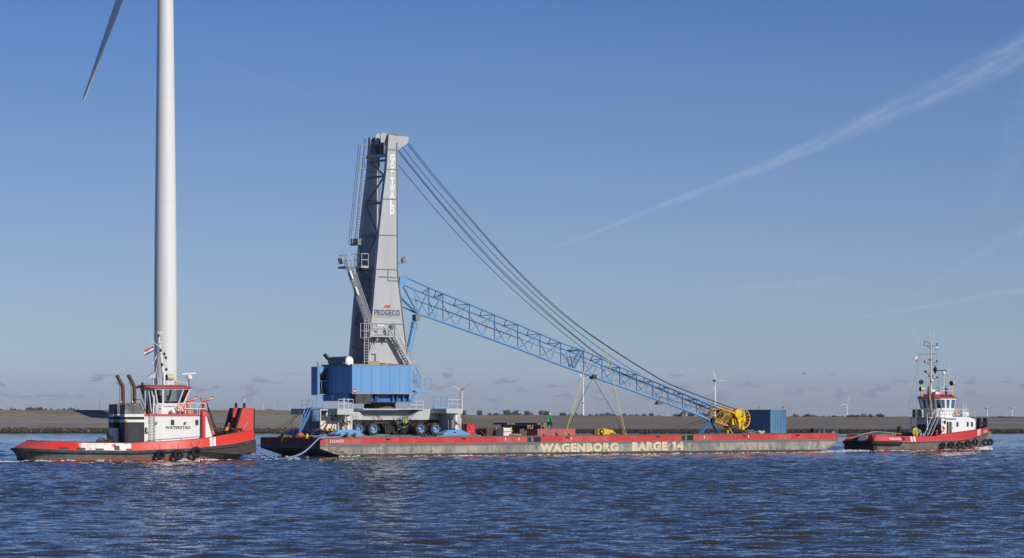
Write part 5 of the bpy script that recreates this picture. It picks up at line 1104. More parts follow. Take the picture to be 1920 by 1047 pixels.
flood(P3(734, 612.5, -3.1), (0.75, -0.6, 0.3)); MB().tube(P3(706, 611, -3.05), P3(719, 611, -3.05), 0.10, 8).build('tube_lamp', M['cleanwhite'], crane)
SA, SB = Vector(P3(737.5, 631, -2.75)), Vector(P3(767, 684, -2.75)); SB.z = hz1 + 0.11; acr = Vector((0, 0.38, 0)); g = MB()
for s_ in (-1, 1): g.beam(SA + acr * s_, SB + acr * s_, 0.06, 0.24)
m_ = int((SA.z - SB.z) / 0.26)
for k in range(m_): c = SA.lerp(SB, (k + 0.5) / m_); g.beam(c - acr, c + acr, 0.24, 0.04)
g.build('foot_stair', Mgrey, crane); g = MB()
for s_ in (-1, 1):
    for h in (0.5, 1.0): g.tube(SA + acr * s_ + Vector((0, 0, h)), SB + acr * s_ + Vector((0.5, 0, h - 0.5)), 0.03, 6)
    for k in range(6): c = SA.lerp(SB, k / 5) + acr * s_; g.tube(c, c + Vector((0.06 * k, 0, 1.0 - 0.09 * k)), 0.03, 5)
c = SA.lerp(SB, 0.36) - acr * 1.1 + Vector((0.15, 0, 0.6)); d = (SB - SA).normalized(); g.build('stair_rail', Mlg, crane); MB().tube(c - d * 0.45, c + d * 0.45, 0.1, 8).build('tube_lamp', M['cleanwhite'], crane)
g = MB(); a, b_ = P3(690, 678.5, -2.3), P3(710, 683, -2.3); g.box(a[0], b_[0], -2.5, VN0 - 0.12, hz1 + 0.101, hz1 + 0.45); g.build('roof_hatch', Mtan, crane)
g = MB(); g.path([P3(697, 664, -2.06), P3(704, 664, -2.06), P3(704, 678, -2.06)], 0.06, 6); g.build('pipe', Mdgrey, crane)
# lettering on the tower
Mw = M['cleanwhite']; lw0 = VN0 - 0.004
letters = 'GOTTWALD'; ycs = [(289, 303.5), (304.5, 317), (319, 332.5), (333.5, 346), (347, 360.5), (361, 373), (375.5, 388), (389, 402)]
for i, ch_ in enumerate(letters):
    y0, y1 = ycs[i]; cx_ = 735.3 - (y0 - 289) * 0.003; ww = 4.4 if ch_ in 'GOTLD' else 5.2
    a, b_ = uz(cx_ - ww, y1, VN0), uz(cx_ + ww, y0, VN0); text('lettering', ch_, (a[0], lw0, a[1]), (1, 0, 0), (0, 0, 1), b_[0] - a[0], b_[1] - a[1], Mw, legs[0], 0.075, 0.022)
a, b_ = uz(702, 591.5, VN0), uz(749.5, 582, VN0); Mnavy = mat('navy_paint', (0.035, 0.05, 0.085), 0.5)
MB().box(a[0] - 0.02, b_[0] + 0.02, VN0 - 0.004, VN0 - 0.001, a[1] - 0.28, b_[1] + 0.05).build('name_panel', mat('panel_grey', (0.36, 0.365, 0.375), 0.5), legs[0])
text('lettering', 'PROGECO', (a[0], lw0, a[1]), (1, 0, 0), (0, 0, 1), b_[0] - a[0], b_[1] - a[1], Mnavy, legs[0], 0.02, 0.012)
g = MB()   # red arrow emblem above the name
for pp in ([(718, 576.3), (722.5, 573.2), (732, 573.2), (731.5, 576.8), (729.5, 577.2), (729.5, 576.0)], [(719.5, 576.4 - 4.6), (722, 572.3 - 0.2), (732, 572.6), (731.8, 575.6), (727, 579.6), (727.2, 576.6), (730.6, 574.2)][:3] + [(731.8, 576.5), (727.2, 579.8), (727.2, 577.0)]):
    g.add([(uz(x, y, VN0)[0], VN0 - 0.02, uz(x, y, VN0)[1]) for x, y in pp], [tuple(range(len(pp)))])
g = MB()
for pp in ([(718, 576.6), (721.5, 574.2), (729, 574.2), (729.2, 576.6)], [(724.8, 576.61), (729.2, 576.61), (727.2, 579.8), (727.0, 577.6)], [(721.5, 573.6), (723.3, 572.2), (732.2, 572.2), (732, 573.6)], [(729.8, 573.7), (732, 573.7), (731.8, 576.6), (729.8, 578)]):
    g.add([(uz(x, y, VN0)[0], VN0 - 0.02, uz(x, y, VN0)[1]) for x, y in pp], [tuple(range(len(pp)))])
g.build('emblem', M['red'], legs[0]); g = MB(); a, b_ = uz(699.5, 600.5, VN0), uz(704.5, 596.5, VN0); g.box(a[0], b_[0], VN0 - 0.02, VN0 - 0.004, a[1], b_[1]); g.build('warning_plate', M['yellow'], legs[0])

# --- luffing cylinder
g = MB(); top, bot = Vector(P3(780.5, 592, 0)), Vector(P3(764, 668, 0)); md = top.lerp(bot, 0.28); bot = bot + (bot - top) * 0.15
g.tube(md, bot, 0.30, 20); g.lathe(md, (top - md), [(-0.1, 0.36), (0.12, 0.36), (0.13, 0.31), (0.3, 0.31), (0.31, 0.36), (0.5, 0.36)], 20); g.build('luffing_cylinder', Mblue, crane)
MB().tube(md, top, 0.2, 16).box(top.x - 0.3, top.x + 0.3, -0.35, 0.35, top.z - 0.55, top.z + 0.1).build('cylinder_rod', M['steel'], crane)

# --- lattice boom
TOPC = [(758.6, 518.5), (804.5, 539.6), (880, 570.6), (970.8, 608.4), (1051.5, 642.6), (1094, 657.5), (1129, 672.9), (1162, 688), (1194, 701.4), (1252, 725.6), (1280, 737), (1306, 747.7), (1331, 758.6), (1346, 764.5)]
BOTC = [(783.4, 589), (804.5, 594.8), (880, 621.5), (970.8, 653.8), (1051.5, 684.8), (1094, 699.7), (1129, 712.4), (1194, 735.5), (1252.5, 757), (1306, 777), (1331, 788)]
def yof(tab, x):
    for (x0, y0), (x1, y1) in zip(tab, tab[1:]):
        if x <= x1: return y0 + (y1 - y0) * (x - x0) / (x1 - x0)
    (x0, y0), (x1, y1) = tab[-2:]; return y0 + (y1 - y0) * (x - x0) / (x1 - x0)
hw = lambda x: 1.62 - 0.52 * (x - 760) / 580.0
# three chords: two above, one below on the centre plane
_tu = [P3(x, y, -hw(x)) for x, y in TOPC]
def top_z(u):
    for a, b_ in zip(_tu, _tu[1:]):
        if u <= b_[0]: return a[2] + (b_[2] - a[2]) * (u - a[0]) / (b_[0] - a[0])
    a, b_ = _tu[-2:]; return a[2] + (b_[2] - a[2]) * (u - a[0]) / (b_[0] - a[0])
def NT_(px): return Vector(P3(px, yof(TOPC, px), -hw(px)))                   # joint on the near top chord
def FT_(px): u = C.U(px, hw(px)); return Vector((u, hw(px), top_z(u)))        # joint on the far top chord
def BT_(px): return Vector(P3(px, yof(BOTC, px), 0.0))                       # joint on the bottom chord
def node(px, tabl, s_):
    if tabl is BOTC: return BT_(px)
    p = NT_(px); return Vector((p.x, s_ * hw(px), p.z))
vert = [804.5, 830.6, 880.2, 927.4, 970.8, 1012.6, 1051.5, 1094.3, 1129, 1162, 1194, 1224, 1252.5, 1279.8, 1306, 1331]
MB().path([BT_(x) for x in [783.4] + vert], 0.14, 12).build('bottom_chord', Mblue, crane)
root = BT_(783.4); hz1_ = P3(752, 540, -1.62); hz2_ = P3(749.5, 555, -1.62)
for s_ in (-1, 1):
    MB().path([node(x, TOPC, s_) for x in [760] + vert + [1345]], 0.11, 10).build('top_chord', Mblue, crane)
    g = MB(); g.tube((hz1_[0], s_ * 1.62, hz1_[2] + 0.6), root, 0.10, 8); g.tube((hz2_[0], s_ * 1.62, hz2_[2]), root, 0.09, 8); g.build('foot_brace', Mblue, crane)
    hx, hzz = hz1_[0], hz1_[2]; q = MB().prism([(hx - 0.25, hzz - 0.45), (hx + 0.55, hzz + 0.5), (hx + 0.9, hzz + 0.95), (hx + 0.3, hzz + 1.35), (hx - 0.2, hzz + 1.2)], s_ * 1.62 - 0.08, s_ * 1.62 + 0.08); q.build('hinge_plate', Mblue, crane)
g = MB(); f = MB(); tp = MB()
g.tube(root, NT_(804.5), 0.055, 8); f.tube(root, FT_(776), 0.05, 8); f.tube(FT_(776), BT_(804.5), 0.05, 8)
for i, x in enumerate(vert):
    g.tube(NT_(x), BT_(x), 0.058, 8)
    if i < len(vert) - 1:
        x2 = vert[i + 1]; m_ = (x + x2) / 2; g.tube(BT_(x), NT_(x2), 0.055, 8)
        f.tube(FT_(x - 5), BT_(m_), 0.05, 8); f.tube(BT_(m_), FT_(x2 - 9), 0.045, 8)
        tp.tube(NT_(m_), FT_(m_ - 4), 0.05, 6); tp.tube(FT_(m_ - 4), NT_(x2), 0.045, 6); tp.tube(FT_(x - 12), NT_(x), 0.045, 6)
g.build('near_lacing', Mblue, crane); f.build('far_lacing', Mblue, crane); tp.build('top_bracing', Mblue, crane)
MB().path([P3(x, y, 0.5) for x, y in ((769.7, 559.5), (851.7, 589), (918.7, 615), (969, 633), (1088.5, 677), (1220, 724.5), (1250, 736), (1324, 763))], 0.06, 8).build('service_pipe', Mblue, crane)
g = MB()
for x in (1068, 1075): g.beam(BT_(x), NT_(x + 20), 0.12); g.beam(BT_(x), FT_(x - 8), 0.10)
g.beam(NT_(1090), FT_(1064), 0.3, 0.1); g.build('pulley_frame', Mblue, crane)
# yellow boom tip
Mby = mat('boom_yellow', (0.66, 0.34, 0.01), 0.45, c2=(0.5, 0.22, 0.02), amt=0.5)
g = MB()
for s_ in (-1, 1):
    tA, tB = node(1344, TOPC, s_), None; v = -1.0; pB_ = Vector(P3(1375, 774.5, -0.95)); pB_.y = s_ * 0.95; g.tube(tA, pB_, 0.13, 10)
    bA = BT_(1333); bA.y = s_ * 0.12; bB = Vector(P3(1364, 799.5, 0)); bB.y = s_ * 0.3; g.tube(bA, bB, 0.10, 10)
    for f0, f1 in ((0.05, 0.35), (0.35, 0.35), (0.35, 0.75), (0.75, 0.75), (0.75, 1.0)):
        g.tube(bA.lerp(bB, f0), tA.lerp(pB_, f1), 0.06, 8)
    g.tube(node(1331, TOPC, s_), bA.lerp(bB, 0.25), 0.06, 8); g.tube(bB, Vector((P3(1384, 785, 0)[0], s_ * 0.9, P3(1384, 785, 0)[2])), 0.09, 8); g.tube(pB_, Vector((P3(1384, 780, 0)[0], s_ * 0.9, P3(1384, 780, 0)[2])), 0.14, 8)
for f in (0.15, 0.5, 0.9): g.tube(tA.lerp(pB_, f), Vector((tA.lerp(pB_, f).x, -tA.lerp(pB_, f).y, tA.lerp(pB_, f).z)), 0.06, 8); g.tube(bA.lerp(bB, f), Vector((bA.lerp(bB, f).x, -bA.lerp(bB, f).y, bA.lerp(bB, f).z)), 0.06, 8)
tip = g.build('boom_tip', Mby, crane)
c = Vector(P3(1384.2, 785.3, 0)); RR = 1.17
for v in (-0.75, 0.75):
    q = MB().torus((c.x, v, c.z), (0, 1, 0), RR, 0.075, 40, 8)
    for k in range(14): a = 2 * math.pi * k / 14; q.tube((c.x + 0.25 * math.cos(a), v, c.z + 0.25 * math.sin(a)), (c.x + RR * math.cos(a), v, c.z + RR * math.sin(a)), 0.035, 5)
    q.lathe((c.x, v - 0.1, c.z), (0, 1, 0), [(0, 0.3), (0.2, 0.3)], 16); q.build('tip_sheave', Mby, crane)
q = MB(); c2 = Vector(P3(1383.8, 776, -1.0)); q.lathe((c2.x, -1.12, c2.z), (0, 1, 0), [(0, 0.40), (0.02, 0.52), (0.2, 0.55), (0.24, 0.4)], 26); q.box(c2.x - 0.1, c2.x + 0.75, -1.08, -0.9, c2.z - 0.9, c2.z - 0.5); q.tube((c2.x + 0.8, -1.25, c2.z - 0.75), (c2.x + 0.8, 1.0, c2.z - 0.75), 0.2, 12); q.tube((c2.x + 0.8, -1.2, c2.z - 0.1), (c2.x + 0.8, -0.8, c2.z - 0.1), 0.14, 10); q.box(c2.x + 0.05, c2.x + 0.35, -1.1, -0.85, c2.z - 1.6, c2.z - 0.9); q.box(c2.x - 0.55, c2.x + 0.1, -0.6, 0.6, c2.z - 1.3, c2.z - 0.35); q.prism([(c2.x - 0.9, c2.z + 0.2), (c2.x + 0.3, c2.z + 0.45), (c2.x + 0.6, c2.z - 0.6), (c2.x - 0.1, c2.z - 1.1)], -0.62, -0.5); q.lathe((c.x, -0.5, c.z), (0, 1, 0), [(0, 0.75), (1.0, 0.75)], 24); q.path([(c2.x + 0.2, -0.9, c2.z - 0.6), (c2.x + 0.5, -0.95, c2.z - 1.2), (c2.x + 0.3, -0.9, c2.z - 1.8)], 0.08, 7); q.box(c2.x + 0.7, c2.x + 1.0, -1.0, -0.8, c2.z - 1.9, c2.z - 1.4); q.build('tip_plate', mat('tip_yellow', (0.75, 0.47, 0.01), 0.45, amt=0.4), crane)
MB().torus((c2.x - 0.05, -0.82, c2.z), (0, 1, 0), 0.55, 0.06, 28, 6).build('black_ring', M['black'], crane)
q = MB()
for px, py in ((1333.5, 787.5), (1364.5, 799.5)):
    for s_ in (-1, 1): p = Vector(P3(px, py, 0)); MB().lathe((p.x, s_ * 0.3 - 0.2, p.z), (0, 1, 0), [(0, 0.25), (0.4, 0.25)], 14).build('black_sheave', M['black'], crane)
p = Vector(P3(1352, 776, 0)); q.lathe((p.x, 0.1, p.z), (0, 1, 0), [(0, 0.5), (0.25, 0.5)], 20); q.build('black_sheave', M['black'], crane)
# boom rest legs
q = MB()
for s_ in (-1, 1): a = BT_(1332); zz_ = DZ(60) - Zc + 0.02; q.beam(a, (P3(1310.5 if s_ < 0 else 1345, 806, s_ * 1.3)[0], s_ * 1.3, zz_), 0.16); q.beam(a, (P3(1316 if s_ < 0 else 1350, 806, s_ * 0.6)[0], s_ * 0.6, zz_), 0.10)
q.build('boom_rest', Mdblue, crane)
q = MB(); a = Vector(P3(1364, 803, 0)); q.box(a.x - 0.12, a.x + 0.12, -0.1, 0.1, DZ(60) - Zc + 0.02, a.z + 0.2); q.beam(P3(1366, 800, -0.3), (P3(1374, 811, -1.3)[0], -1.3, DZ(60) - Zc + 0.02), 0.12, 0.05); q.build('tip_post', Mby, crane)
# floodlights under the boom, camera arm
for px, py in ((1235, 752), (1280, 774)):
    p = Vector(P3(px, py + 5, 0)); q = MB().loft([[(p.x + a_ * 0.42 * s_, p.y + b2 * 0.3 * s_, p.z + h) for a_, b2 in ((-1, -1), (1, -1), (1, 1), (-1, 1))] for h, s_ in ((-0.12, 1.0), (0.15, 0.75), (0.3, 0.35))]); q.tube(p + Vector((0, 0, 0.3)), p + Vector((0.1, -0.1, 0.75)), 0.05, 6); q.build('boom_lamp', mat('lamp_dark', (0.09, 0.08, 0.065), 0.6), crane)
p = Vector(P3(1112, 707.5, 0)); MB().box(p.x - 0.3, p.x + 0.3, -0.3, 0.3, p.z - 0.22, p.z + 0.3).build('lashing_clamp', mat('clamp', (0.05, 0.035, 0.03), 0.8), crane)
# luffing and hoist ropes
def rope_px(pts, v0, v1, r=0.035):
    n = len(pts); return MB().path(smooth_pts([Vector(P3(x, y, v0 + (v1 - v0) * i / (n - 1))) for i, (x, y) in enumerate(pts)]), r, 6).build('luffing_rope', M['wire'], crane)
def smooth_pts(p, k=5):
    o = []
    for i in range(len(p) - 1):
        p0, p1, p2, p3 = p[max(i - 1, 0)], p[i], p[i + 1], p[min(i + 2, len(p) - 1)]
        for j in range(k):
            t = j / k; o.append(0.5 * ((2 * p1) + (p2 - p0) * t + (2 * p0 - 5 * p1 + 4 * p2 - p3) * t * t + (3 * p1 - p0 - 3 * p2 + p3) * t ** 3))
    return o + [p[-1]]
rope_px([(745.3, 308), (820, 397), (896.4, 480), (980, 560), (1062.6, 630), (1098, 657)], 1.0, 0.9)
rope_px([(745.5, 283), (820, 375), (911, 480), (995, 562), (1075.5, 630), (1140, 677), (1250, 727), (1345, 767)], 0.6, 0.5); rope_px([(746.5, 281), (820, 372), (915, 480), (998, 560), (1078, 630), (1144, 677.5), (1254, 727), (1349, 767)], 0.3, 0.3)
rope_px([(753.6, 275), (820, 358), (928, 480), (1015, 564), (1093.3, 630), (1185, 694), (1280, 737), (1376, 772)], -0.2, -0.2)
rope_px([(763, 269.5), (820, 341), (941.6, 480), (1030, 568), (1109, 630), (1219, 701), (1271, 727.5), (1376, 767)], -0.6, -0.6); rope_px([(765.5, 268), (820, 336), (944, 480), (1033, 567), (1112, 630.5), (1221, 701), (1273, 727.5), (1378, 767)], -0.9, -0.8)
rope_px([(1235, 744), (1290, 760), (1345, 778)], 0.5, 0.5, 0.03)

# ------------------------------------------------------------------ shared ship pieces
def smooth01(x): x = max(0.0, min(1.0, x)); return x * x * (3 - 2 * x)
def tab(pts):
    def f(x):
        if x <= pts[0][0]: return pts[0][1]
        for (a, b_), (c, d) in zip(pts, pts[1:]):
            if x <= c: return b_ + (d - b_) * (x - a) / (c - a)
        return pts[-1][1]
    return f
class Hull:
    """outline of a tug: half breadth, rubbing line and bulwark top along the length"""
    def __init__(s, us, ub, hb, zr, zt, tum, bw, n=46, bowcut=0.0):
        s.us, s.ub, s.hb, s.zr, s.zt, s.tum, s.bw, s.bowcut = us, ub, hb, zr, zt, tum, bw, bowcut
        s.L = ub - us; s.ts = [0.0] + [((i + 1) / n) ** 1.6 for i in range(n)]
    def t(s, u): return (u - s.us) / s.L
    def vside(s, u, z):
        t = s.t(u); f = max(0.0, min(1.0, (z - s.zr(t) - 0.1) / max(0.05, s.zt(t) - s.zr(t) - 0.1))); return -(s.hb(t) - s.tum(t) * f)
    def perimeter(s):
        P_ = [(t, -1) for t in s.ts[::-1]] + [(0.0, -0.5), (0.0, 0.0), (0.0, 0.5)] + [(t, 1) for t in s.ts]
        o = [(s.us + t * s.L, k * s.hb(t), t) for t, k in P_]; k2 = []
        for p in o:
            if not k2 or math.hypot(p[0] - k2[-1][0], p[1] - k2[-1][1]) > 0.03: k2.append(p)
        return k2
    def normals(s, P_):
        ns = []
        for i in range(len(P_)):
            a, b_ = P_[max(i - 1, 0)], P_[min(i + 1, len(P_) - 1)]; d = Vector((b_[0] - a[0], b_[1] - a[1], 0)).normalized(); ns.append(Vector((-d.y, d.x, 0)) * -1.0)
        c = Vector((s.us + s.L * 0.5, 0, 0)); return [n if n.dot(c - Vector((p[0], p[1], 0))) > 0 else -n for n, p in zip(ns, P_)]
    def lower(s):
        rings = []
        for t in s.ts:
            b_, w_, zr = s.hb(t), s.bw(t), s.zr(t); u = s.us + t * s.L; ck = s.bowcut * smooth01((t - 0.84) / 0.16); sk = 0.55 * (1 - smooth01(t / 0.06))
            mid = lambda f: w_ + (b_ - w_) * f
            half = [(u, b_, zr + 0.12), (u, b_, zr - 0.25), (u - ck * 0.45 + sk * 0.5, mid(0.45), zr * 0.5), (u - ck + sk, w_, 0.05), (u - ck * 1.3 + sk, w_ * 0.94, -0.5), (u - ck * 1.5 + sk, w_ * 0.75, -1.1)]
            rings.append([(x, -y, z) for x, y, z in half] + [(x, y, z) for x, y, z in half[::-1]])
        return MB().loft(rings)
    def bulwark(s, th=0.09):
        P_ = s.perimeter(); N = s.normals(P_); rings = []
        for p, n in zip(P_, N):
            t = p[2]; a = Vector((p[0], p[1], s.zr(t) + 0.1)); o = a + n * s.tum(t); o.z = s.zt(t); rings.append([a, o, o + n * th, a + n * th])
        return MB().loft(rings)
    def strip(s, z0, z1, out, t0=0.0, zf=None):
        P_ = s.perimeter(); N = s.normals(P_); rings = []
        for p, n in zip(P_, N):
            if p[2] < t0: continue
            a = Vector((p[0], p[1], s.zr(p[2]))); o = a - n * out; q0, q1 = (z0, z1) if zf is None else zf(p[2]); rings.append([a + n * 0.05 + Vector((0, 0, q0)), o + Vector((0, 0, q0 + 0.04)), o + Vector((0, 0, q1 - 0.04)), a + n * 0.05 + Vector((0, 0, q1))])
        return rings
    def deck(s, dz):
        rings = [[(s.us + t * s.L, -(s.hb(t) - 0.06), s.zr(t) + dz), (s.us + t * s.L, s.hb(t) - 0.06, s.zr(t) + dz)] for t in s.ts]
        return MB().loft(rings, cap=False, closed=False)
def tyre_fender(fr, px, py, r, v, lab, grp, ropes=None, tilt=0.0):
    u, z = fr.uz(px, py, v); X, Y, Z = fr.world((u, v, z - r)); t = thing('tyre_fender', (X, Y, Z), fr.yaw, lab, 'tyre', grp)
    MB().torus((0, 0, r), (tilt, 1, 0), r * 0.68, r * 0.32, 32, 10, 1.15).build('tyre', M['rubber'], t)
    if ropes:
        q = MB()
        for dx_, dz_ in ropes: q.tube((dx_ * 0.25, 0.02, r * 1.75), (dx_, 0.12, r * 1.75 + dz_), 0.022, 5)
        q.build('hanging_rope', M['rope'], t)
    return t
def lifebuoy(P_, yaw, r, lab, tilt=0):
    t = thing('lifebuoy', P_, yaw, lab, 'lifebuoy'); MB().torus((0, 0, r), (tilt, 1, 0), r * 0.78, r * 0.22, 30, 8).build('ring', M['orange'], t); q = MB()
    for k in range(4): a = k * math.pi / 2 + 0.78; q.lathe((r * 0.78 * math.cos(a) - math.sin(a) * -0.06, 0, r + r * 0.78 * math.sin(a) - math.cos(a) * 0.06), (-math.sin(a), 0, math.cos(a)), [(0, r * 0.235), (0.12, r * 0.235)], 10)
    q.build('reflective_band', M['cleanwhite'], t); return t
def flag(par, base, size, cols, wave=0.12, direction=(-1, 0, -0.35)):
    """hanging cloth of horizontal bands, rippled"""
    d = Vector(direction).normalized(); w_, h_ = size; fl = None
    for k, c in enumerate(cols):
        q = MB(); n = 10; rows = []
        for z in (k / len(cols), (k + 1) / len(cols)):
            rows.append([Vector(base) + d * (w_ * i / n) + Vector((0, wave * math.sin(i * 0.9 + z * 1.5) * i / n, -h_ * z - 0.06 * i / n)) for i in range(n + 1)])
        q.loft(rows, cap=False, closed=False); o = q.build('flag' if fl is None else 'band', c, par if fl is None else fl); fl = fl or o
    return fl
Fred, Fwhite, Fblue = mat('flag_red', (0.5, 0.03, 0.04), 0.8), mat('flag_white', (0.72, 0.72, 0.72), 0.8), mat('flag_blue', (0.03, 0.10, 0.36), 0.8)
Mskin = mat('skin', (0.42, 0.25, 0.17), 0.6); Mhair = mat('hair', (0.28, 0.21, 0.14), 0.9); Mnavyc = mat('dark_clothes', (0.03, 0.035, 0.05), 0.9); Mvest = mat('orange_vest', (0.80, 0.19, 0.02), 0.8); Mrefl = mat('reflective_tape', (0.55, 0.55, 0.52), 0.5)
def person(P_, yaw, J, lab, par_mats, vest=False, hair=True, name='person'):
    """body grown over a skeleton with a skin modifier: one continuous surface; J gives joint positions"""
    t = thing(name, P_, yaw, lab, 'person')
    order = ['pelvis', 'waist', 'chest', 'neck', 'head0', 'head1', 'shL', 'elL', 'wrL', 'shR', 'elR', 'wrR', 'hipL', 'knL', 'anL', 'toL', 'hipR', 'knR', 'anR', 'toR']
    rad = dict(pelvis=.15, waist=.135, chest=.165, neck=.06, head0=.085, head1=.095, shL=.075, elL=.05, wrL=.034, shR=.075, elR=.05, wrR=.034, hipL=.10, knL=.065, anL=.045, toL=.04, hipR=.10, knR=.065, anR=.045, toR=.04)
    ed = [('pelvis', 'waist'), ('waist', 'chest'), ('chest', 'neck'), ('neck', 'head0'), ('head0', 'head1'), ('chest', 'shL'), ('shL', 'elL'), ('elL', 'wrL'), ('chest', 'shR'), ('shR', 'elR'), ('elR', 'wrR'), ('pelvis', 'hipL'), ('hipL', 'knL'), ('knL', 'anL'), ('anL', 'toL'), ('pelvis', 'hipR'), ('hipR', 'knR'), ('knR', 'anR'), ('anR', 'toR')]
    vs = [Vector(J[k]) for k in order]; es = [(order.index(a), order.index(b_)) for a, b_ in ed]; rr = [rad[k] for k in order]
    for w_, e in (('wrL', 'elL'), ('wrR', 'elR')):            # palm, five fingers
        wp, ep = Vector(J[w_]), Vector(J[e]); d = (wp - ep).normalized(); sd = d.cross(Vector((0, 0, 1))).normalized(); i0 = order.index(w_)
        vs.append(wp + d * 0.07); rr.append(0.032); ip = len(vs) - 1; es.append((i0, ip))
        for k in range(4):
            b0 = wp + d * 0.10 + sd * (k - 1.5) * 0.021; L = (0.066, 0.078, 0.072, 0.055)[k]
            vs += [b0, b0 + d * L * 0.5 - Vector((0, 0, 0.012)), b0 + d * L * 0.85 - Vector((0, 0, 0.035))]; rr += [0.010, 0.009, 0.008]; n = len(vs); es += [(ip, n - 3), (n - 3, n - 2), (n - 2, n - 1)]
        b0 = wp + d * 0.045 - sd * 0.045; vs += [b0, b0 + d * 0.045 - sd * 0.02]; rr += [0.012, 0.010]; n = len(vs); es += [(ip, n - 2), (n - 2, n - 1)]
    me = bpy.data.meshes.new('body'); me.from_pydata(vs, es, []); o = bpy.data.objects.new('body', me); col.objects.link(o)
    sk = o.modifiers.new('skin', 'SKIN'); sk.use_smooth_shade = True
    for i, d in enumerate(me.skin_vertices[0].data): d.radius = (rr[i], rr[i]); d.use_root = (i == 0)
    sb_ = o.modifiers.new('sub', 'SUBSURF'); sb_.levels = sb_.render_levels = 1
    bpy.context.view_layer.update(); m2 = bpy.data.meshes.new_from_object(o.evaluated_get(bpy.context.evaluated_depsgraph_get())); bpy.data.objects.remove(o); bpy.data.meshes.remove(me)
    m2.name = 'body'; m2.materials.clear()
    for m_ in par_mats: m2.materials.append(m_)           # skin, top, trousers
    nk = Vector(J['neck']); wr = [Vector(J['wrL']), Vector(J['wrR'])]; pz = Vector(J['pelvis']).z
    for p in m2.polygons:
        c = p.center; p.use_smooth = True
        if (c - Vector(J['head1'])).length < 0.2 and c.z > nk.z - 0.02 or min((c - q).length for q in wr) < 0.02 or any((c - q).length < 0.2 and (c - q).dot(q - Vector(J[e])) > 0 for q, e in zip(wr, ('elL', 'elR'))): p.material_index = 0
        else: p.material_index = 1 if c.z > pz else 2
    b_ = bpy.data.objects.new('body', m2); col.objects.link(b_); b_.parent = t
    h1 = Vector(J['head1']); fd = Vector(J.get('face', (1, 0, 0))).normalized(); sd = Vector((-fd.y, fd.x, 0))
    MB().ball(h1 - fd * 0.02 + Vector((0, 0, 0.045)), 0.108, 0.105, 0.095, 12, 8).build('hair', Mhair, t) if hair else None
    q = MB(); q.ball(h1 + fd * 0.105 - Vector((0, 0, 0.03)), 0.02, 0.018, 0.026, 8, 6); q.build('nose', par_mats[0], t)
    q = MB()
    for s_ in (-1, 1): q.ball(h1 + fd * 0.092 + sd * 0.035 * s_, 0.011, 0.011, 0.009, 8, 6)
    q.build('eyes', M['black'], t); q = MB()
    for s_ in (-1, 1): q.ball(h1 + sd * 0.1 * s_ - fd * 0.01 - Vector((0, 0, 0.02)), 0.02, 0.02, 0.03, 8, 6)
    q.build('ears', par_mats[0], t); MB().box(-0.012, 0.012, -0.02, 0.02, -0.004, 0.004).build('mouth', mat('lips', (0.3, 0.12, 0.1), 0.6), t).location = h1 + fd * 0.092 - Vector((0, 0, 0.07))
    if vest:
        a, b2 = Vector(J['waist']), Vector(J['chest']); d = (b2 - a); rings = []; acr = (Vector(J['shL']) - Vector(J['shR'])); acr.z = 0; acr.normalize(); fw = Vector((acr.y, -acr.x, 0))
        for f, ra, rb_ in ((-0.55, 0.215, 0.185), (0.2, 0.205, 0.18), (0.8, 0.235, 0.20), (1.25, 0.225, 0.17), (1.45, 0.13, 0.11)): c = a + d * f; rings.append([c + acr * (ra * math.cos(x)) + fw * (rb_ * math.sin(x)) for x in [2 * math.pi * i / 16 for i in range(16)]])
        vv = MB().loft(rings).build('vest', Mvest, t); q = MB()
        for f in (-0.15, 0.45): c = a + d * f; q.loft([[c + d * h + acr * (0.232 * math.cos(x)) + fw * (0.202 * math.sin(x)) for x in [2 * math.pi * i / 16 for i in range(16)]] for h in (0, 0.16)], cap=False)
        q.build('reflective_stripe', Mrefl, vv)
    return t
STAND = dict(pelvis=(0, 0, .95), waist=(0, 0, 1.12), chest=(0.01, 0, 1.36), neck=(0.02, 0, 1.52), head0=(0.03, 0, 1.60), head1=(0.04, 0, 1.68), shL=(0, .19, 1.42), elL=(-.02, .24, 1.15), wrL=(.1, .24, .92), shR=(0, -.19, 1.42), elR=(-.02, -.24, 1.15), wrR=(.1, -.24, .92), hipL=(0, .1, .88), knL=(.02, .11, .48), anL=(0, .11, .09), toL=(.16, .12, .04), hipR=(0, -.1, .88), knR=(.02, -.11, .48), anR=(0, -.11, .09), toR=(.16, -.12, .04), face=(1, 0, 0))

# ------------------------------------------------------------------ big tug at the left
T1 = Frame(250, 286.4, 26.0, v=-3.6)
tug = thing('tugboat', T1.loc, T1.yaw, 'large red, black and white pusher tug with two tall red push knees at the bow', 'tugboat')
us, ub = T1.U(27, 0.0), T1.U(474.5, -1.5); L1 = ub - us; tt = lambda px, v=-3.4: (T1.U(px, v) - us) / L1
def q1(t): return 3.6 * (1 - (1 - t / 0.2) ** 2.4) ** 0.5 if t < 0.2 else 3.6
HB1 = lambda t: max(0.35, q1(t)) if t < 0.62 else 3.6 - 1.75 * ((t - 0.62) / 0.38) ** 1.7
HW1 = lambda t: max(0.3, 3.35 * (1 - (1 - min(1, max(0.001, t - 0.012) / 0.22)) ** 2.2) ** 0.5) if t < 0.55 else max(0.12, 3.35 - 3.25 * ((t - 0.55) / 0.43) ** 1.9)
ZR1 = tab([(0, 1.24), (0.2, 1.02), (tt(246), 0.93), (tt(372), 1.17), (0.9, 1.55), (1, 1.98)])
ZT1 = tab([(0, 2.00), (0.1, 1.93), (tt(152), 1.80), (tt(246), 1.74), (tt(320), 1.90), (tt(395), 2.22), (tt(440), 2.60), (1, 2.92)])
TM1 = tab([(0, 1.30), (0.12, 0.85), (0.3, 0.42), (0.6, 0.22), (1, 0.05)])
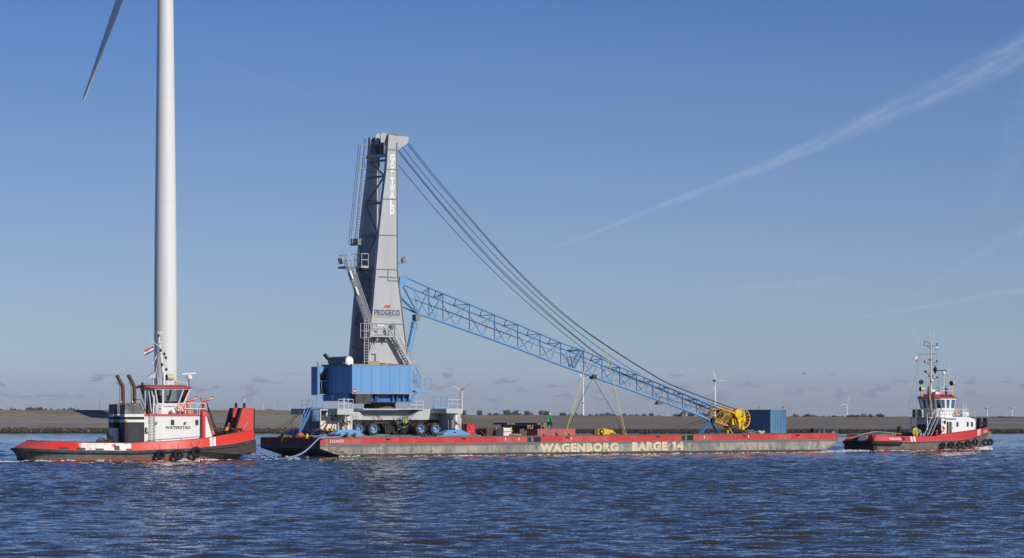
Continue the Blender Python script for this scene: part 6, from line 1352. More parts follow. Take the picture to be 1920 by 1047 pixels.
H1 = Hull(us, ub, HB1, ZR1, ZT1, TM1, HW1, bowcut=1.0)
uW0, uW1 = T1.U(152, -3.4), T1.U(246, -3.4); uS = [T1.U(x, -3.2) for x in (394, 399.7, 401.2, 406)]
uP0 = us
def bulw1(t, ob, cc, b):
    x, y, z = t.sep(ob); n = t.noise(ob, 1.6, 6.0, 0.7); n2 = t.noise(ob, 0.8, 5.0, 0.65)
    xx = t.m('ADD', x, t.m('MULTIPLY', t.m('SUBTRACT', n, 0.5), 1.1)); near = t.m('SUBTRACT', 1.0, t.step(y, -1.6, -1.2))
    w_ = t.m('MULTIPLY', t.m('MULTIPLY', t.step(xx, uW0 - 0.25, uW0 + 0.25), t.m('SUBTRACT', 1.0, t.m('GREATER_THAN', x, uW1))), near)
    w_ = t.m('MULTIPLY', w_, t.m('SUBTRACT', 1.0, t.step(t.m('ADD', n, t.m('MULTIPLY', t.step(x, uW1 - 2.6, uW1), 0.14)), 0.60, 0.66)))
    c = t.mix(w_, cc, t.mix(t.step(n2, 0.45, 0.7), (0.74, 0.71, 0.68), (0.62, 0.50, 0.46)))
    s = t.m('ADD', t.m('MULTIPLY', t.m('GREATER_THAN', x, uS[0]), t.m('LESS_THAN', x, uS[1])), t.m('MULTIPLY', t.m('GREATER_THAN', x, uS[2]), t.m('LESS_THAN', x, uS[3])))
    c = t.mix(s, c, (0.74, 0.73, 0.70))
    mq = t.new('ShaderNodeMapping'); t.l.new(ob, mq.inputs[0]); mq.inputs[3].default_value = (2.6, 2.6, 0.3); sc_ = t.noise(mq.outputs[0], 1.0, 7.0, 0.72)
    c = t.mix(t.m('MULTIPLY', t.step(sc_, 0.56, 0.70), 0.55), c, (0.30, 0.045, 0.03)); c = t.mix(t.m('MULTIPLY', t.step(t.noise(ob, 3.2, 6.0, 0.75), 0.62, 0.67), 0.5), c, (0.20, 0.10, 0.075))
    return t.mix(t.m('MULTIPLY', t.m('SUBTRACT', 1.0, t.step(x, uP0 + 0.8, uP0 + 4.2)), 0.35), c, (0.50, 0.16, 0.15))
Mred1 = mat('tug_red', (0.66, 0.034, 0.020), 0.42, spec=0.3, c2=(0.55, 0.04, 0.028), amt=0.4, scale=0.8, extra=bulw1)
def hullm(t, ob, cc, b):
    x, y, z = t.sep(ob); n = t.noise(ob, 1.2, 6.0, 0.7)
    mr = t.new('ShaderNodeMapping'); t.l.new(ob, mr.inputs[0]); mr.inputs[3].default_value = (2.4, 2.4, 0.25); nr = t.noise(mr.outputs[0], 1.0, 6.0, 0.7)
    c = t.mix(t.step(n, 0.4, 0.65), (0.15, 0.17, 0.165), (0.10, 0.115, 0.115)); c = t.mix(t.m('MULTIPLY', t.step(nr, 0.56, 0.68), 0.7), c, (0.21, 0.12, 0.05))
    c = t.mix(t.m('SUBTRACT', 1.0, t.step(t.m('ADD', z, t.m('MULTIPLY', t.m('SUBTRACT', n, 0.5), 0.08)), 0.30, 0.33)), c, t.mix(t.step(nr, 0.4, 0.7), (0.40, 0.085, 0.03), (0.24, 0.07, 0.04)))
    return t.mix(t.m('SUBTRACT', 1.0, t.step(z, 0.02, 0.09)), c, (0.03, 0.025, 0.02))
H1.lower().build('hull', mat('tug_hull', (0.1, 0.1, 0.1), 0.55, extra=hullm), tug)
H1.bulwark().build('bulwark', Mred1, tug); Mdk = mat('tug_deck', (0.09, 0.075, 0.06), 0.9, c2=(0.05, 0.045, 0.04), amt=0.8, scale=1.5)
H1.deck(0.06).build('deck', Mdk, tug)
MB().loft(H1.strip(-0.2, 0.09, 0.24)).build('rubbing_strake', mat('strake', (0.03, 0.03, 0.03), 0.8, c2=(0.10, 0.09, 0.075), amt=0.8, scale=3), tug)
zf = lambda t: (-0.22 - 0.95 * smooth01((t - 0.66) / 0.34), -0.201 + 0.1 * (t > 0.9))
r_ = H1.strip(0, 0, 0.16, 0.70, zf); h = len(r_) // 2
Mbf = mat('bow_fender', (0.035, 0.031, 0.028), 0.85, c2=(0.075, 0.064, 0.052), amt=0.8, scale=2.5, streak=0.2)
MB().loft(r_[:h]).build('bow_fender', Mbf, tug); MB().loft(r_[h:]).build('bow_fender', Mbf, tug); MB().box(ub - 0.05, ub + 0.18, -HB1(1), HB1(1), 0.75, ZR1(1)).build('bow_fender', Mbf, tug)
a = T1.uz(471, 848, -0.6); MB().box(a[0] - 0.2, a[0] + 0.25, -0.7, 0.7, 0.55, 0.85).build('bow_step', mat('rust_red', (0.4, 0.07, 0.04), 0.7, rust=0.4), tug)
for x0, x1, y0, y1 in ((111, 127, 839, 846.3), (143, 159, 840, 847.2), (177.5, 193, 841.3, 848), (213.5, 223, 836, 844), (235.5, 246, 841.5, 848)):
    u0, u1 = T1.U(x0, -3.3), T1.U(x1, -3.3); z1, z0 = T1.Z(x0, y0, -3.3), T1.Z(x0, y1, -3.3); z0 = max(z0, ZR1(H1.t(u0)) + 0.14); q = MB()
    def sp(u, z, o): return (u, H1.vside(u, z) - o, z)
    q.hexa([sp(u0, z0, 0.0), sp(u1, z0, 0.0), sp(u1, z0, 0.03), sp(u0, z0, 0.03), sp(u0, z1, 0.0), sp(u1, z1, 0.0), sp(u1, z1, 0.03), sp(u0, z1, 0.03)]); o = q.build('freeing_port', M['black'], tug); q = MB()
    for k in (0.36, 0.7): u = u0 + (u1 - u0) * k; q.beam(sp(u, z0 + 0.02, 0.045), sp(u, z1 - 0.02, 0.045), 0.04, 0.03)
    q.beam(sp(u0, (z0 + z1) / 2, 0.04), sp(u1, (z0 + z1) / 2, 0.04), 0.02, 0.02); q.build('port_bar', M['steel'], o)
q = MB(); P_ = H1.perimeter(); N = H1.normals(P_); q.path([Vector((p[0], p[1], ZT1(p[2]) + 0.02)) + n * (TM1(p[2]) + 0.04) for p, n in zip(P_, N)], 0.05, 6); q.build('bulwark_cap', mat('cap', (0.20, 0.05, 0.035), 0.6), tug)
# push knees
for s_ in (-1, 1):
    kp = [T1.uz(x, y, -1.5) for x, y in ((454.8, 765.5), (475.5, 765.5), (475.0, 827), (440.5, 815.5))]; v0, v1 = sorted((s_ * 1.5, s_ * 0.78))
    kn = MB().prism(kp, v0, v1).build('push_knee', M['red'], tug, smooth=False)
    (a0, a1), (b0, b1), (c0, c1), (d0, d1) = kp; q = MB()
    q.hexa([(d0 - 0.22, v0 - 0.02, d1), (d0, v0 - 0.02, d1), (d0, v1 + 0.02, d1), (d0 - 0.22, v1 + 0.02, d1), (a0 - 0.22, v0 - 0.02, a1 + 0.02), (a0 - 0.002, v0 - 0.02, a1 + 0.02), (a0 - 0.002, v1 + 0.02, a1 + 0.02), (a0 - 0.22, v1 + 0.02, a1 + 0.02)]); q.box(b0 + 0.001, b0 + 0.14, v0 + 0.03, v1 - 0.03, 1.2, b1 - 0.05); q.build('rubber_edge', M['rubber'], kn)
    um = a0 + 0.32; q = MB().lathe((um, (v0 + v1) / 2, a1 + 0.003), (0, 0, 1), [(0, 0.13), (0.42, 0.13), (0.43, 0.16), (0.5, 0.16)], 12); q.build('bollard', M['black'], kn)
    q = MB(); q.box(a0 + 0.3, a0 + 0.75, v0 - 0.02, v0 - 0.002, a1 - 0.95, a1 - 0.9); q.box(b0 - 0.5, b0 - 0.03, v0 - 0.014, v0 - 0.002, a1 - 2.4, a1 - 2.37); q.build('weld_line', mat('weld', (0.55, 0.25, 0.2), 0.6), kn)
    if s_ < 0:
        q = MB().tube((um + 0.05, v0 + 0.35, a1 + 0.5), (um + 0.05, v0 + 0.35, a1 + 1.35), 0.02, 6); fs_ = q.build('flagstaff', M['white'], kn)
        q = MB()
        for k in (0, 0.09): q.path([(b0 - 1.3 + k, v0 - 0.05, 2.95), (b0 - 0.95 + k, v0 - 0.06, 3.35), (b0 - 0.62 + k * 0.6, v0 - 0.05, a1 - 1.3)], 0.03, 6)
        q.build('hanging_rope', M['rope'], kn)
        flag(kn, (um + 0.05, v0 + 0.35, a1 + 1.3), (0.18, 0.55), [Fred, Fwhite], 0.03, (-0.5, 0.2, -0.9))
# deckhouse
vd = -2.45; dp = [T1.uz(*p, vd) for p in ((270.5, 781), (387, 781), (399, 822))]; zd = 1.0
dh = MB().prism([(dp[0][0], zd), dp[0], dp[1], dp[2], (dp[2][0], zd)], vd, -vd).build('deckhouse', M['white'], tug, smooth=False)
q = MB(); q.box(dp[0][0] - 0.02, dp[1][0] + 0.28, vd - 0.03, -vd + 0.03, dp[0][1] + 0.002, dp[0][1] + 0.22); q.build('roof_trim', mat('trim_red', (0.55, 0.06, 0.06), 0.5), dh)
for x, y, w_, h_ in ((323.5, 792.5, 2.6, 4.5), (369, 792.5, 2.4, 4.5)):
    a, b_ = T1.uz(x - w_, y + h_, vd), T1.uz(x + w_, y - h_, vd); o = MB().box(a[0] - 0.04, b_[0] + 0.04, vd - 0.02, vd - 0.003, a[1] - 0.04, b_[1] + 0.04).build('window_frame', M['steel'], dh); MB().box(a[0], b_[0], vd - 0.03, vd - 0.021, a[1], b_[1]).build('pane', mat('dark_pane', (0.02, 0.025, 0.03), 0.1), o)
a, b_ = T1.uz(310, 805, vd), T1.uz(357, 799, vd); text('lettering', 'WATERSTAD', (a[0], vd - 0.004, a[1]), (1, 0, 0), (0, 0, 1), b_[0] - a[0], b_[1] - a[1], M['black'], dh, 0.03, 0.012)
for x, y in ((348.5, 792.5), (294, 792.5)): a = T1.uz(x, y, vd - 0.15); MB().lathe((a[0], vd - 0.28, a[1]), (0, 1, 0), [(0, 0.12), (0.1, 0.14), (0.2, 0.07)], 12).tube((a[0], vd - 0.1, a[1]), (a[0] - 0.1, vd, a[1] - 0.1), 0.04, 6).build('deck_lamp', M['lamp'], dh)
a = T1.uz(276.5, 806, vd - 0.1); MB().box(a[0] - 0.16, a[0] + 0.16, vd - 0.3, vd - 0.004, a[1] - 0.25, a[1] + 0.25).build('locker', mat('locker_beige', (0.5, 0.45, 0.36), 0.6), dh)
a, b_ = T1.uz(286, 829, vd - 0.2), T1.uz(286, 777, vd - 0.2); q = MB(); q.ladder((a[0], vd - 0.2, 1.2), (b_[0], vd - 0.2, b_[1] + 0.1), (1, 0, 0), 0.5, 0.035, 0.28)
for z in (1.9, 2.9, 3.8): q.box(a[0] - 0.27, a[0] - 0.23, vd - 0.2, vd - 0.003, z, z + 0.04); q.box(a[0] + 0.23, a[0] + 0.27, vd - 0.2, vd - 0.003, z, z + 0.04)
q.build('ladder', mat('ladder_grey', (0.3, 0.28, 0.25), 0.6), dh)
# engine casings with exhausts
vw = [(-2.47, -0.95, 0.0), (0.95, 2.47, 0.0)]
for s_, (v0, v1, _) in zip((-1, 1), vw):
    u0, u1 = T1.U(234, -2.47), dp[0][0] - 0.003; zt_, zb_ = T1.Z(250, 776, -2.47), 1.0
    cs = MB().box(u0, u1, v0, v1, zb_, zt_).build('engine_casing', M['black'], tug, smooth=False)
    q = MB(); zt2 = T1.Z(250, 756.5, -2.47); q.hexa([(u0, v0, zt_ + 0.002), (u1, v0, zt_ + 0.002), (u1, v1, zt_ + 0.002), (u0, v1, zt_ + 0.002), (u0 + 0.02, v0 + 0.05, zt2 - 0.1), (u1 - 0.35, v0 + 0.05, zt2), (u1 - 0.35, v1 - 0.05, zt2), (u0 + 0.02, v1 - 0.05, zt2 - 0.1)]); q.build('casing_top', mat('casing_grey', (0.055, 0.055, 0.057), 0.6, c2=(0.22, 0.22, 0.22), amt=0.8, scale=1.6, streak=2), cs)
    for y0, y1 in ((782, 776.5), (792, 787)):
        za, zb2 = T1.Z(250, y0, -2.47), T1.Z(250, y1, -2.47); MB().box(u0 - 0.012, u1 - 0.004, v0 - 0.012, v1 + 0.012, za, zb2 - 0.003).build('white_band', M['white'], cs)
    MB().box(u0 + 0.35, u1 - 0.12, v0 - 0.02, v0 - 0.002, 1.2, T1.Z(250, 794, -2.47)).build('door', mat('door_black', (0.016, 0.017, 0.02), 0.4, c2=(0.04, 0.04, 0.042), amt=0.6), cs)
    MB().lathe((u0 + 0.12, v0 - 0.013, T1.Z(236, 789.5, -2.47)), (0, -1, 0), [(0, 0.1), (0.12, 0.1), (0.16, 0.04)], 10).build('amber_lamp', mat('amber', (0.85, 0.42, 0.03), 0.4), cs)
    vc = (v0 + v1) / 2 - 0.25; pb, pm, pt = T1.uz(252.3, 757, vc if s_ < 0 else -1.96), T1.uz(252.0, 724, -1.96), T1.uz(240.5, 705, -1.96)
    ex = MB().path([(pb[0], vc, pb[1] - 0.2), (pm[0], vc, pm[1] - 0.15), (pm[0] - 0.05, vc, pm[1] + 0.05), (pt[0] + 0.1, vc, pt[1] - 0.1), (pt[0], vc, pt[1] + 0.1)], 0.185, 14, cap=True).build('exhaust_pipe', mat('exhaust_rust', (0.135, 0.052, 0.024), 0.7, c2=(0.075, 0.03, 0.018), amt=0.6, scale=1.5), cs)
    pe = T1.uz(245, 757, -1.96); MB().path([(pe[0], vc - 0.2, pb[1] - 0.2), (pe[0], vc - 0.2, pm[1] + 0.05), (pe[0] - 0.28, vc - 0.2, pm[1] + 0.35)], 0.05, 8).build('vent_pipe', M['steel'], cs)
    MB().ball((pe[0] + 0.05, v0 + 0.2, zt2 + 0.12), 0.13).build('horn', M['lamp'], cs)
q = MB(); u0 = T1.U(234, -2.47); q.box(u0 - 0.5, u0 - 0.1, -0.85, 0.85, 1.0, 3.2); q.build('vent_box', M['white'], tug)
q = MB(); u1_ = dp[0][0]; q.path([(u1_ - 1.0, -2.2, T1.Z(265, 755, -2.2)), (u1_ - 1.0, -2.2, T1.Z(265, 749.5, -2.2)), (u1_ - 0.3, -2.2, T1.Z(265, 749.5, -2.2)), (u1_ - 0.1, -2.2, T1.Z(265, 756, -2.2)), (u1_ + 0.3, -2.2, dp[0][1] + 0.3)], 0.04, 6); q.build('handrail', M['black'], tug)
# wheelhouse
zl, zs, zk = dp[0][1] + 0.222, T1.Z(320, 757.5, -1.5), T1.Z(320, 729.5, -1.7)
def oct_(u0, u1, w_, cf, ca): return [(u0, -w_ + ca), (u0 + ca, -w_), (u1 - cf, -w_), (u1, -w_ + cf * 0.9), (u1, w_ - cf * 0.9), (u1 - cf, w_), (u0 + ca, w_), (u0, w_ - ca)]
bu0, bu1 = T1.U(290.5, -1.55), T1.U(347, -1.55) + 0.05; tu0, tu1 = T1.U(285.5, -1.85), T1.U(355.5, -1.85) + 0.35
lowp, sill, head = oct_(bu0, bu1, 1.55, 0.75, 0.25), oct_(bu0, bu1 + 0.02, 1.56, 0.75, 0.25), oct_(tu0, tu1, 1.85, 0.95, 0.3)
wh = MB().loft([[(x, y, zl) for x, y in lowp], [(x, y, zs) for x, y in sill]]).build('wheelhouse', M['white'], tug, smooth=False)
g = MB()
for i in range(8):
    j = (i + 1) % 8; A, B_, Cc, D_ = Vector((*sill[i], zs)), Vector((*sill[j], zs)), Vector((*head[j], zk)), Vector((*head[i], zk)); g.beam(A, D_, 0.13 if i in (2, 5) else 0.1, 0.12)
    g.beam(A, B_, 0.06, 0.10); g.beam(D_, Cc, 0.08, 0.12)
    if i == 1:
        for f in (0.27,): g.beam(A.lerp(B_, f), D_.lerp(Cc, f), 0.16, 0.08)
    pn = MB(); pn.quad(A, B_, Cc, D_); pn.build('window', M['glass'], wh)
g.build('window_post', M['white'], wh)
roof = oct_(tu0 - 0.75, tu1 + 0.12, 2.05, 1.0, 0.4); roof2 = oct_(tu0 - 0.35, tu1 - 0.6, 1.5, 0.7, 0.3)
rf = MB().loft([[(x, y, zk + 0.065) for x, y in roof], [(x, y, zk + 0.17) for x, y in roof], [(x, y, zk + 0.36) for x, y in roof2]]).build('roof', mat('roof_red', (0.50, 0.05, 0.055), 0.5, amt=0.3), wh)
MB().slab(roof2, zk + 0.361, zk + 0.40).build('roof_top', Mdgrey, rf)
q = MB(); q.box(bu0 + 1.3, bu1 - 0.4, -0.6, 0.6, zs - 0.4, zs + 0.25); q.box(bu0 + 0.25, bu0 + 0.6, -1.2, 1.2, zs - 0.4, zk - 0.15); q.box(bu0 + 0.9, bu0 + 1.35, -0.3, 0.3, zs - 0.4, zs + 0.75); q.build('console', M['black'], wh)
q = MB(); a = T1.uz(284, 757, -1.5); q.tube((bu0 - 0.3, -1.4, zl), (tu0 - 0.25, -1.5, zk), 0.05, 8); q.tube((bu0 - 0.15, -1.5, zl), (bu0 - 0.05, -1.5, zk), 0.09, 8); q.tube((bu0 - 0.9, -1.2, zl - 0.6), (tu0 - 0.6, -1.5, zk), 0.05, 8); q.build('roof_stay', M['white'], wh)
q = MB(); q.box(bu0 - 0.7, bu0 - 0.2, -1.45, -1.0, zl - 0.1, zl + 0.9); q.build('aft_locker', M['black'], wh); a, b_ = T1.uz(290.5, 776.5, -1.6), T1.uz(303, 758.5, -1.6); MB().box(a[0] + 0.05, b_[0], -1.60, -1.565, a[1] + 0.05, b_[1]).build('grey_door', mat('door_grey', (0.42, 0.44, 0.48), 0.5), wh)
q = MB(); q.add([(a[0] + 0.35, -1.612, a[1] + 0.55), (a[0] + 0.65, -1.612, a[1] + 0.55), (a[0] + 0.5, -1.612, a[1] + 0.38)], [(0, 1, 2)]); q.build('emblem', M['black'], wh)
a, b_ = T1.uz(305.5, 763.5, -1.56), T1.uz(329, 761.2, -1.56); text('lettering', 'WAGENBORG', (a[0], -1.562, a[1]), (1, 0, 0), (0, 0, 1), b_[0] - a[0], b_[1] - a[1], M['black'], wh, 0.02, 0.012)
u, v = bu0 + 1.9, -0.5; person(T1.world((u - 0.25, -0.45, zs - 1.02)), T1.yaw, {**STAND, 'elL': (.12, .25, 1.18), 'wrL': (.36, .18, 1.12), 'elR': (.12, -.25, 1.18), 'wrR': (.36, -.18, 1.12)}, 'helmsman in dark clothes inside the big tug wheelhouse', [Mskin, Mnavyc, Mnavyc])
# top deck fittings
vr = -2.35; q = MB(); ua, uz_ = T1.U(338, vr), T1.U(386, vr); q.rail([(ua, vr, zl), (uz_, vr, zl), (uz_, 2.35, zl)], 1.05, 0.035, 0.95); q.build('top_rail', M['white'], tug)
lifebuoy(T1.world((*[T1.uz(338.3, 765, -2.42)[0], -2.42], T1.uz(338.3, 765, -2.42)[1] - 0.42)), T1.yaw, 0.42, 'orange lifebuoy hung on the top rail in front of the big tug wheelhouse')
q = MB(); 
for z in (0.12, 0.32, 0.52, 0.72): a = T1.U(347, -2.1), T1.U(357, -2.1); q.box(a[0], a[1], -2.2, -1.7, zl + z, zl + z + 0.1)
q.build('orange_rack', M['orange'], tug); q = MB(); a = T1.U(346.5, -2.1), T1.U(357.5, -2.1); q.box(a[0], a[0] + 0.06, -2.22, -1.68, zl, zl + 0.95); q.box(a[1] - 0.06, a[1], -2.22, -1.68, zl, zl + 0.95); q.build('rack_frame', M['white'], tug)
q = MB(); a = T1.uz(327, 772, -2.0); q.lathe((a[0] - 0.3, -1.95, a[1]), (1, 0, 0), [(0, 0.2), (0.05, 0.25), (0.75, 0.25), (0.8, 0.2)], 14); q.build('liferaft', M['cleanwhite'], tug)
for k, px in enumerate((359.5, 380.5)):
    vv = -1.9 if k else -0.6; a, b_ = T1.uz(px, 777, -1.9), T1.uz(px, 754, -1.9); q = MB().tube((b_[0], vv, zl), (b_[0], vv, b_[1]), 0.13, 10); q.path([(b_[0], vv, b_[1] - 0.1), (b_[0] + 0.15, vv, b_[1] + 0.1), (b_[0] + 0.75, vv, b_[1] + 0.28)], 0.12, 10); mo = q.build('fire_monitor', M['red'], tug)
    MB().tube((b_[0] + 0.6, vv, b_[1] + 0.24), (b_[0] + 1.0, vv, b_[1] + 0.37), 0.10, 10).box(b_[0] - 0.2, b_[0] + 0.1, vv - 0.15, vv + 0.15, b_[1] + 0.15, b_[1] + 0.38).build('nozzle', M['lamp'], mo); q = MB(); q.torus((b_[0] - 0.1, vv - 0.2, b_[1] + 0.2), (0, 1, 0), 0.14, 0.02, 14, 5); q.ball((b_[0] + 0.95, vv, b_[1] + 0.5), 0.08); q.build('handwheel', M['black'], mo)
a = T1.uz(381, 771, -2.62); MB().path([(a[0] + 0.2, -2.35, zl + 0.3), (a[0], -2.55, zl + 0.2), (a[0], -2.65, zl - 0.3), (a[0], -2.65, 1.1)], 0.22, 14).build('fire_main', M['red'], tug)
q = MB(); q.path([T1.at(388, 757, -2.3), T1.at(392, 775, -2.3), T1.at(402, 803, -2.3)], 0.05, 6); q.path([T1.at(386, 753, -2.3), T1.at(391, 765, -2.3), T1.at(405, 803, -2.3)], 0.04, 6); q.build('fore_stair_rail', M['black'], tug); q = MB(); a, b_ = T1.at(389, 777, -1.9), T1.at(401, 815, -1.9); q.beam(a, b_, 0.1, 0.2); q.beam((a[0], -1.2, a[2]), (b_[0], -1.2, b_[2]), 0.1, 0.2)
for k in range(9): f = k / 9; c = Vector(a).lerp(Vector(b_), f); q.box(c.x - 0.1, c.x + 0.1, -1.9, -1.2, c.z, c.z + 0.04)
q.build('fore_stair', mat('stair_orange', (0.5, 0.2, 0.14), 0.6), tug)
q = MB(); P0 = [(T1.U(x, -2.95), -2.95, T1.Z(x, y, -2.95)) for x, y in ((272, 830), (278, 826), (300, 824.5), (340, 822), (374, 819), (376, 824))]; q.path(P0, 0.035, 6)
for p in P0[1:-1]: q.tube((p[0], p[1], 1.2), p, 0.03, 5)
q.build('deck_rail', mat('rail_green', (0.04, 0.07, 0.06), 0.5), tug)
# mast, flags, radar, searchlight on the wheelhouse roof
zr_ = zk + 0.40; mb, mt = Vector(T1.at(308.5, 721, -0.2)), Vector(T1.at(297, 624, -0.2)); mb.z = zr_; ms = MB().path([mb, mb.lerp(mt, 0.4), mt], 0.2, 10, 0.07).build('mast', M['cleanwhite'], tug)
q = MB(); 
for f in (0.80, 0.96): c = mb.lerp(mt, f); q.tube(c - Vector((0.25, 0.2, 0)), c + Vector((0.3, -0.2, 0.04)), 0.03, 6)
c = mb.lerp(mt, 0.72); q.tube(c, Vector(T1.at(282, 638, -0.3)), 0.03, 6); q.tube(c + Vector((0, 0, -0.2)), Vector(T1.at(313, 690, -0.3)), 0.012, 4); q.tube(mb.lerp(mt, 0.6), Vector(T1.at(285, 718, -0.3)), 0.012, 4); q.build('yard', M['cleanwhite'], ms)
for x, y in ((308, 664), (311, 671), (312, 693), (297, 629), (301, 657), (304, 684)): a = T1.at(x, y, -0.35); MB().lathe((a[0], a[1], a[2] - 0.15), (0, 0, 1), [(0, 0.06), (0.03, 0.11), (0.25, 0.11), (0.3, 0.04)], 10).tube(a, mb.lerp(mt, (a[2] - mb.z) / (mt.z - mb.z)), 0.02, 4).build('nav_lamp', M['black'], ms)
q = MB(); c = mt; q.box(c.x - 0.1, c.x + 0.5, c.y - 0.05, c.y + 0.05, c.z, c.z + 0.06); q.build('antenna', M['cleanwhite'], ms)
q = MB(); a, b_, c = T1.at(274, 709.5, 0.2), T1.at(291, 709.5, 0.2), T1.at(291, 697.5, 0.2); q.prism([(a[0], a[2]), (b_[0], b_[2]), (c[0], c[2])], 0.1, 0.5); q.tube((b_[0] - 0.2, 0.3, b_[2]), (b_[0] - 0.2, 0.3, zr_), 0.1, 8); q.build('spray_fin', mat('fin_grey', (0.5, 0.5, 0.52), 0.5), tug)
q = MB(); a, b_ = T1.at(298, 719, -1.0), T1.at(292.5, 690, -1.0); q.tube((a[0], -1.0, zr_), b_, 0.03, 6, 0.015); a = T1.at(307.5, 697, -0.9); q.box(a[0] - 0.07, a[0] + 0.10, -1.0, -0.8, zr_, a[2]); q.build('whip_antenna', M['cleanwhite'], tug)
a = T1.at(320, 708, -0.9); q = MB().lathe((a[0] - 0.42, -0.9, a[2]), (1, 0.1, 0), [(0, 0.26), (0.02, 0.3), (0.6, 0.32), (0.75, 0.2)], 18); sl = q.build('searchlight', M['lamp'], tug); MB().lathe((a[0] - 0.45, -0.9, a[2]), (1, 0.1, 0), [(0, 0.29), (0.025, 0.30)], 18).build('lens', M['black'], sl); MB().tube((a[0], -0.9, zr_), (a[0], -0.9, a[2] - 0.3), 0.06, 8).build('lamp_post', M['white'], sl)
a = T1.at(355, 708, -1.2); q = MB().lathe((a[0], -1.2, a[2] - 0.2), (0, 0, 1), [(0, 0.15), (0.05, 0.28), (0.32, 0.28), (0.45, 0.12)], 16); rd = q.build('radar', M['cleanwhite'], tug); MB().tube((a[0] - 0.05, -1.2, zr_ - 0.3), (a[0] - 0.02, -1.2, a[2] - 0.2), 0.07, 8).build('radar_post', M['steel'], rd); q = MB(); q.beam((a[0] - 0.72, -1.1, a[2] + 0.32), (a[0] + 0.62, -1.4, a[2] + 0.42), 0.12, 0.14); q.build('scanner_bar', M['cleanwhite'], rd)
q = MB(); a = T1.at(328.5, 716, -1.0); q.box(a[0] - 0.1, a[0] + 0.1, -1.1, -0.9, zr_, a[2] + 0.12); q.build('amber_light', M['orange'], tug); q = MB(); q.rail([(T1.U(327, -1.2), -1.2, zr_), (T1.U(351, -1.2), -1.2, zr_ - 0.15)], 0.35, 0.03, 1.2, False); q.build('roof_rail', M['white'], tug)
MB().box(tu0 - 0.7, tu0 - 0.1, -1.3, -0.6, zk + 0.37, zk + 0.62).build('roof_box', M['steel'], tug)
flag(tug, T1.at(288, 649, -0.5), (1.0, 0.52), [Fred, Fwhite, Fblue], 0.10, (-0.9, 0.1, -0.4)); flag(tug, T1.at(294, 664, -0.5), (0.75, 0.3), [Fred, Fwhite], 0.08, (-0.5, 0.1, -0.85))
# after deck: tow winch, cable ring, vents
q = MB(); a = T1.at(206, 816, -0.8); 
for x, y, h_ in ((203, 826, 1.2), (209, 826, 1.0), (198, 827, 0.6)): p = T1.at(x, y, -0.8); q.lathe((p[0], p[1], 1.0), (0, 0, 1), [(0, 0.14), (h_ + 0.3, 0.14), (h_ + 0.31, 0.2), (h_ + 0.45, 0.2)], 12)
q.build('mooring_bitts', M['black'], tug); q = MB(); p = T1.at(190, 817, 0.2); q.torus((p[0], 0.2, 1.75), (0.3, 1, 0), 0.5, 0.035, 28, 6); q.path([(p[0] - 0.5, 0.2, 1.5), (p[0], 0.1, 1.9), (p[0] + 0.6, 0.0, 1.55)], 0.03, 6); q.build('cable_ring', M['black'], tug)
q = MB(); q.lathe((T1.U(195, 0) , -0.9, 1.55), (0, 1, 0), [(0, 0.6), (0.08, 0.6), (0.09, 0.38), (1.7, 0.38), (1.71, 0.6), (1.8, 0.6)], 20); q.box(T1.U(222, 0), T1.U(229, 0), -1.5, 0.8, 1.0, 2.0); q.build('tow_winch', mat('winch_dark', (0.06, 0.05, 0.045), 0.7, c2=(0.14, 0.07, 0.05), amt=0.7, scale=3), tug)
q = MB(); rs = random.Random(6)
for _ in range(40): x = rs.uniform(us + 4, us + 11.2); q.ball((x, rs.uniform(-2.6, 2.2), 1.25 + rs.uniform(0, 0.35)), rs.uniform(0.08, 0.25), rs.uniform(0.1, 0.3), rs.uniform(0.08, 0.22), 7, 5)
q.build('deck_gear', mat('deck_gear', (0.06, 0.05, 0.04), 0.8, c2=(0.2, 0.14, 0.09), amt=0.8, scale=2), tug)
q = MB(); P0 = [T1.at(x, y, -1.6) for x, y in ((400, 807), (421, 804), (452, 804))]; q.rail([(p[0], p[1], p[2] - 0.75) for p in P0], 0.75, 0.04, 0.9); q.path([T1.at(x, y, -1.75) for x, y in ((446, 811), (446, 806), (454, 803.5), (458, 812))], 0.045, 6); q.build('fore_rail', M['black'], tug)
q = MB(); p = T1.at(414, 812, -0.8); q.lathe((p[0], -0.8, 1.3), (0, 0, 1), [(0, 0.3), (0.8, 0.3), (1.0, 0.22)], 14); q.box(p[0] - 1.1, p[0] - 0.5, -1.4, 0.6, 1.2, 2.0); q.build('fore_winch', mat('winch_blue', (0.04, 0.06, 0.10), 0.6, amt=0.6), tug)
# the deckhand
J = dict(STAND); J.update(waist=(0.05, 0, 1.10), chest=(0.16, 0, 1.32), neck=(0.22, 0, 1.47), head0=(0.26, 0, 1.55), head1=(0.29, 0, 1.63), shL=(.16, .2, 1.38), elL=(.40, .22, 1.20), wrL=(.64, .12, 1.16), shR=(.16, -.2, 1.38), elR=(.42, -.24, 1.18), wrR=(.68, -.14, 1.13), knL=(.08, .11, .48), anL=(-.08, .11, .09), toL=(.08, .12, .04), face=(1, 0, -.1))
p = T1.at(427.5, 800, -1.72); person(T1.world((p[0] - 0.2, -1.72, T1.Z(429, 795.3, -1.72) - 1.63)), T1.yaw, J, 'deckhand in an orange vest leaning forward at the bow of the big tug', [Mskin, mat('dark_jumper', (0.05, 0.055, 0.065), 0.9), Mnavyc], True)
p = T1.at(429, 800, -1.72)
zf_ = T1.Z(429, 795.3, -1.72) - 1.63; MB().box(p[0] - 0.9, p[0] + 0.7, -2.0, -0.5, 1.2, zf_ - 0.003).build('fore_platform', Mdk, tug)
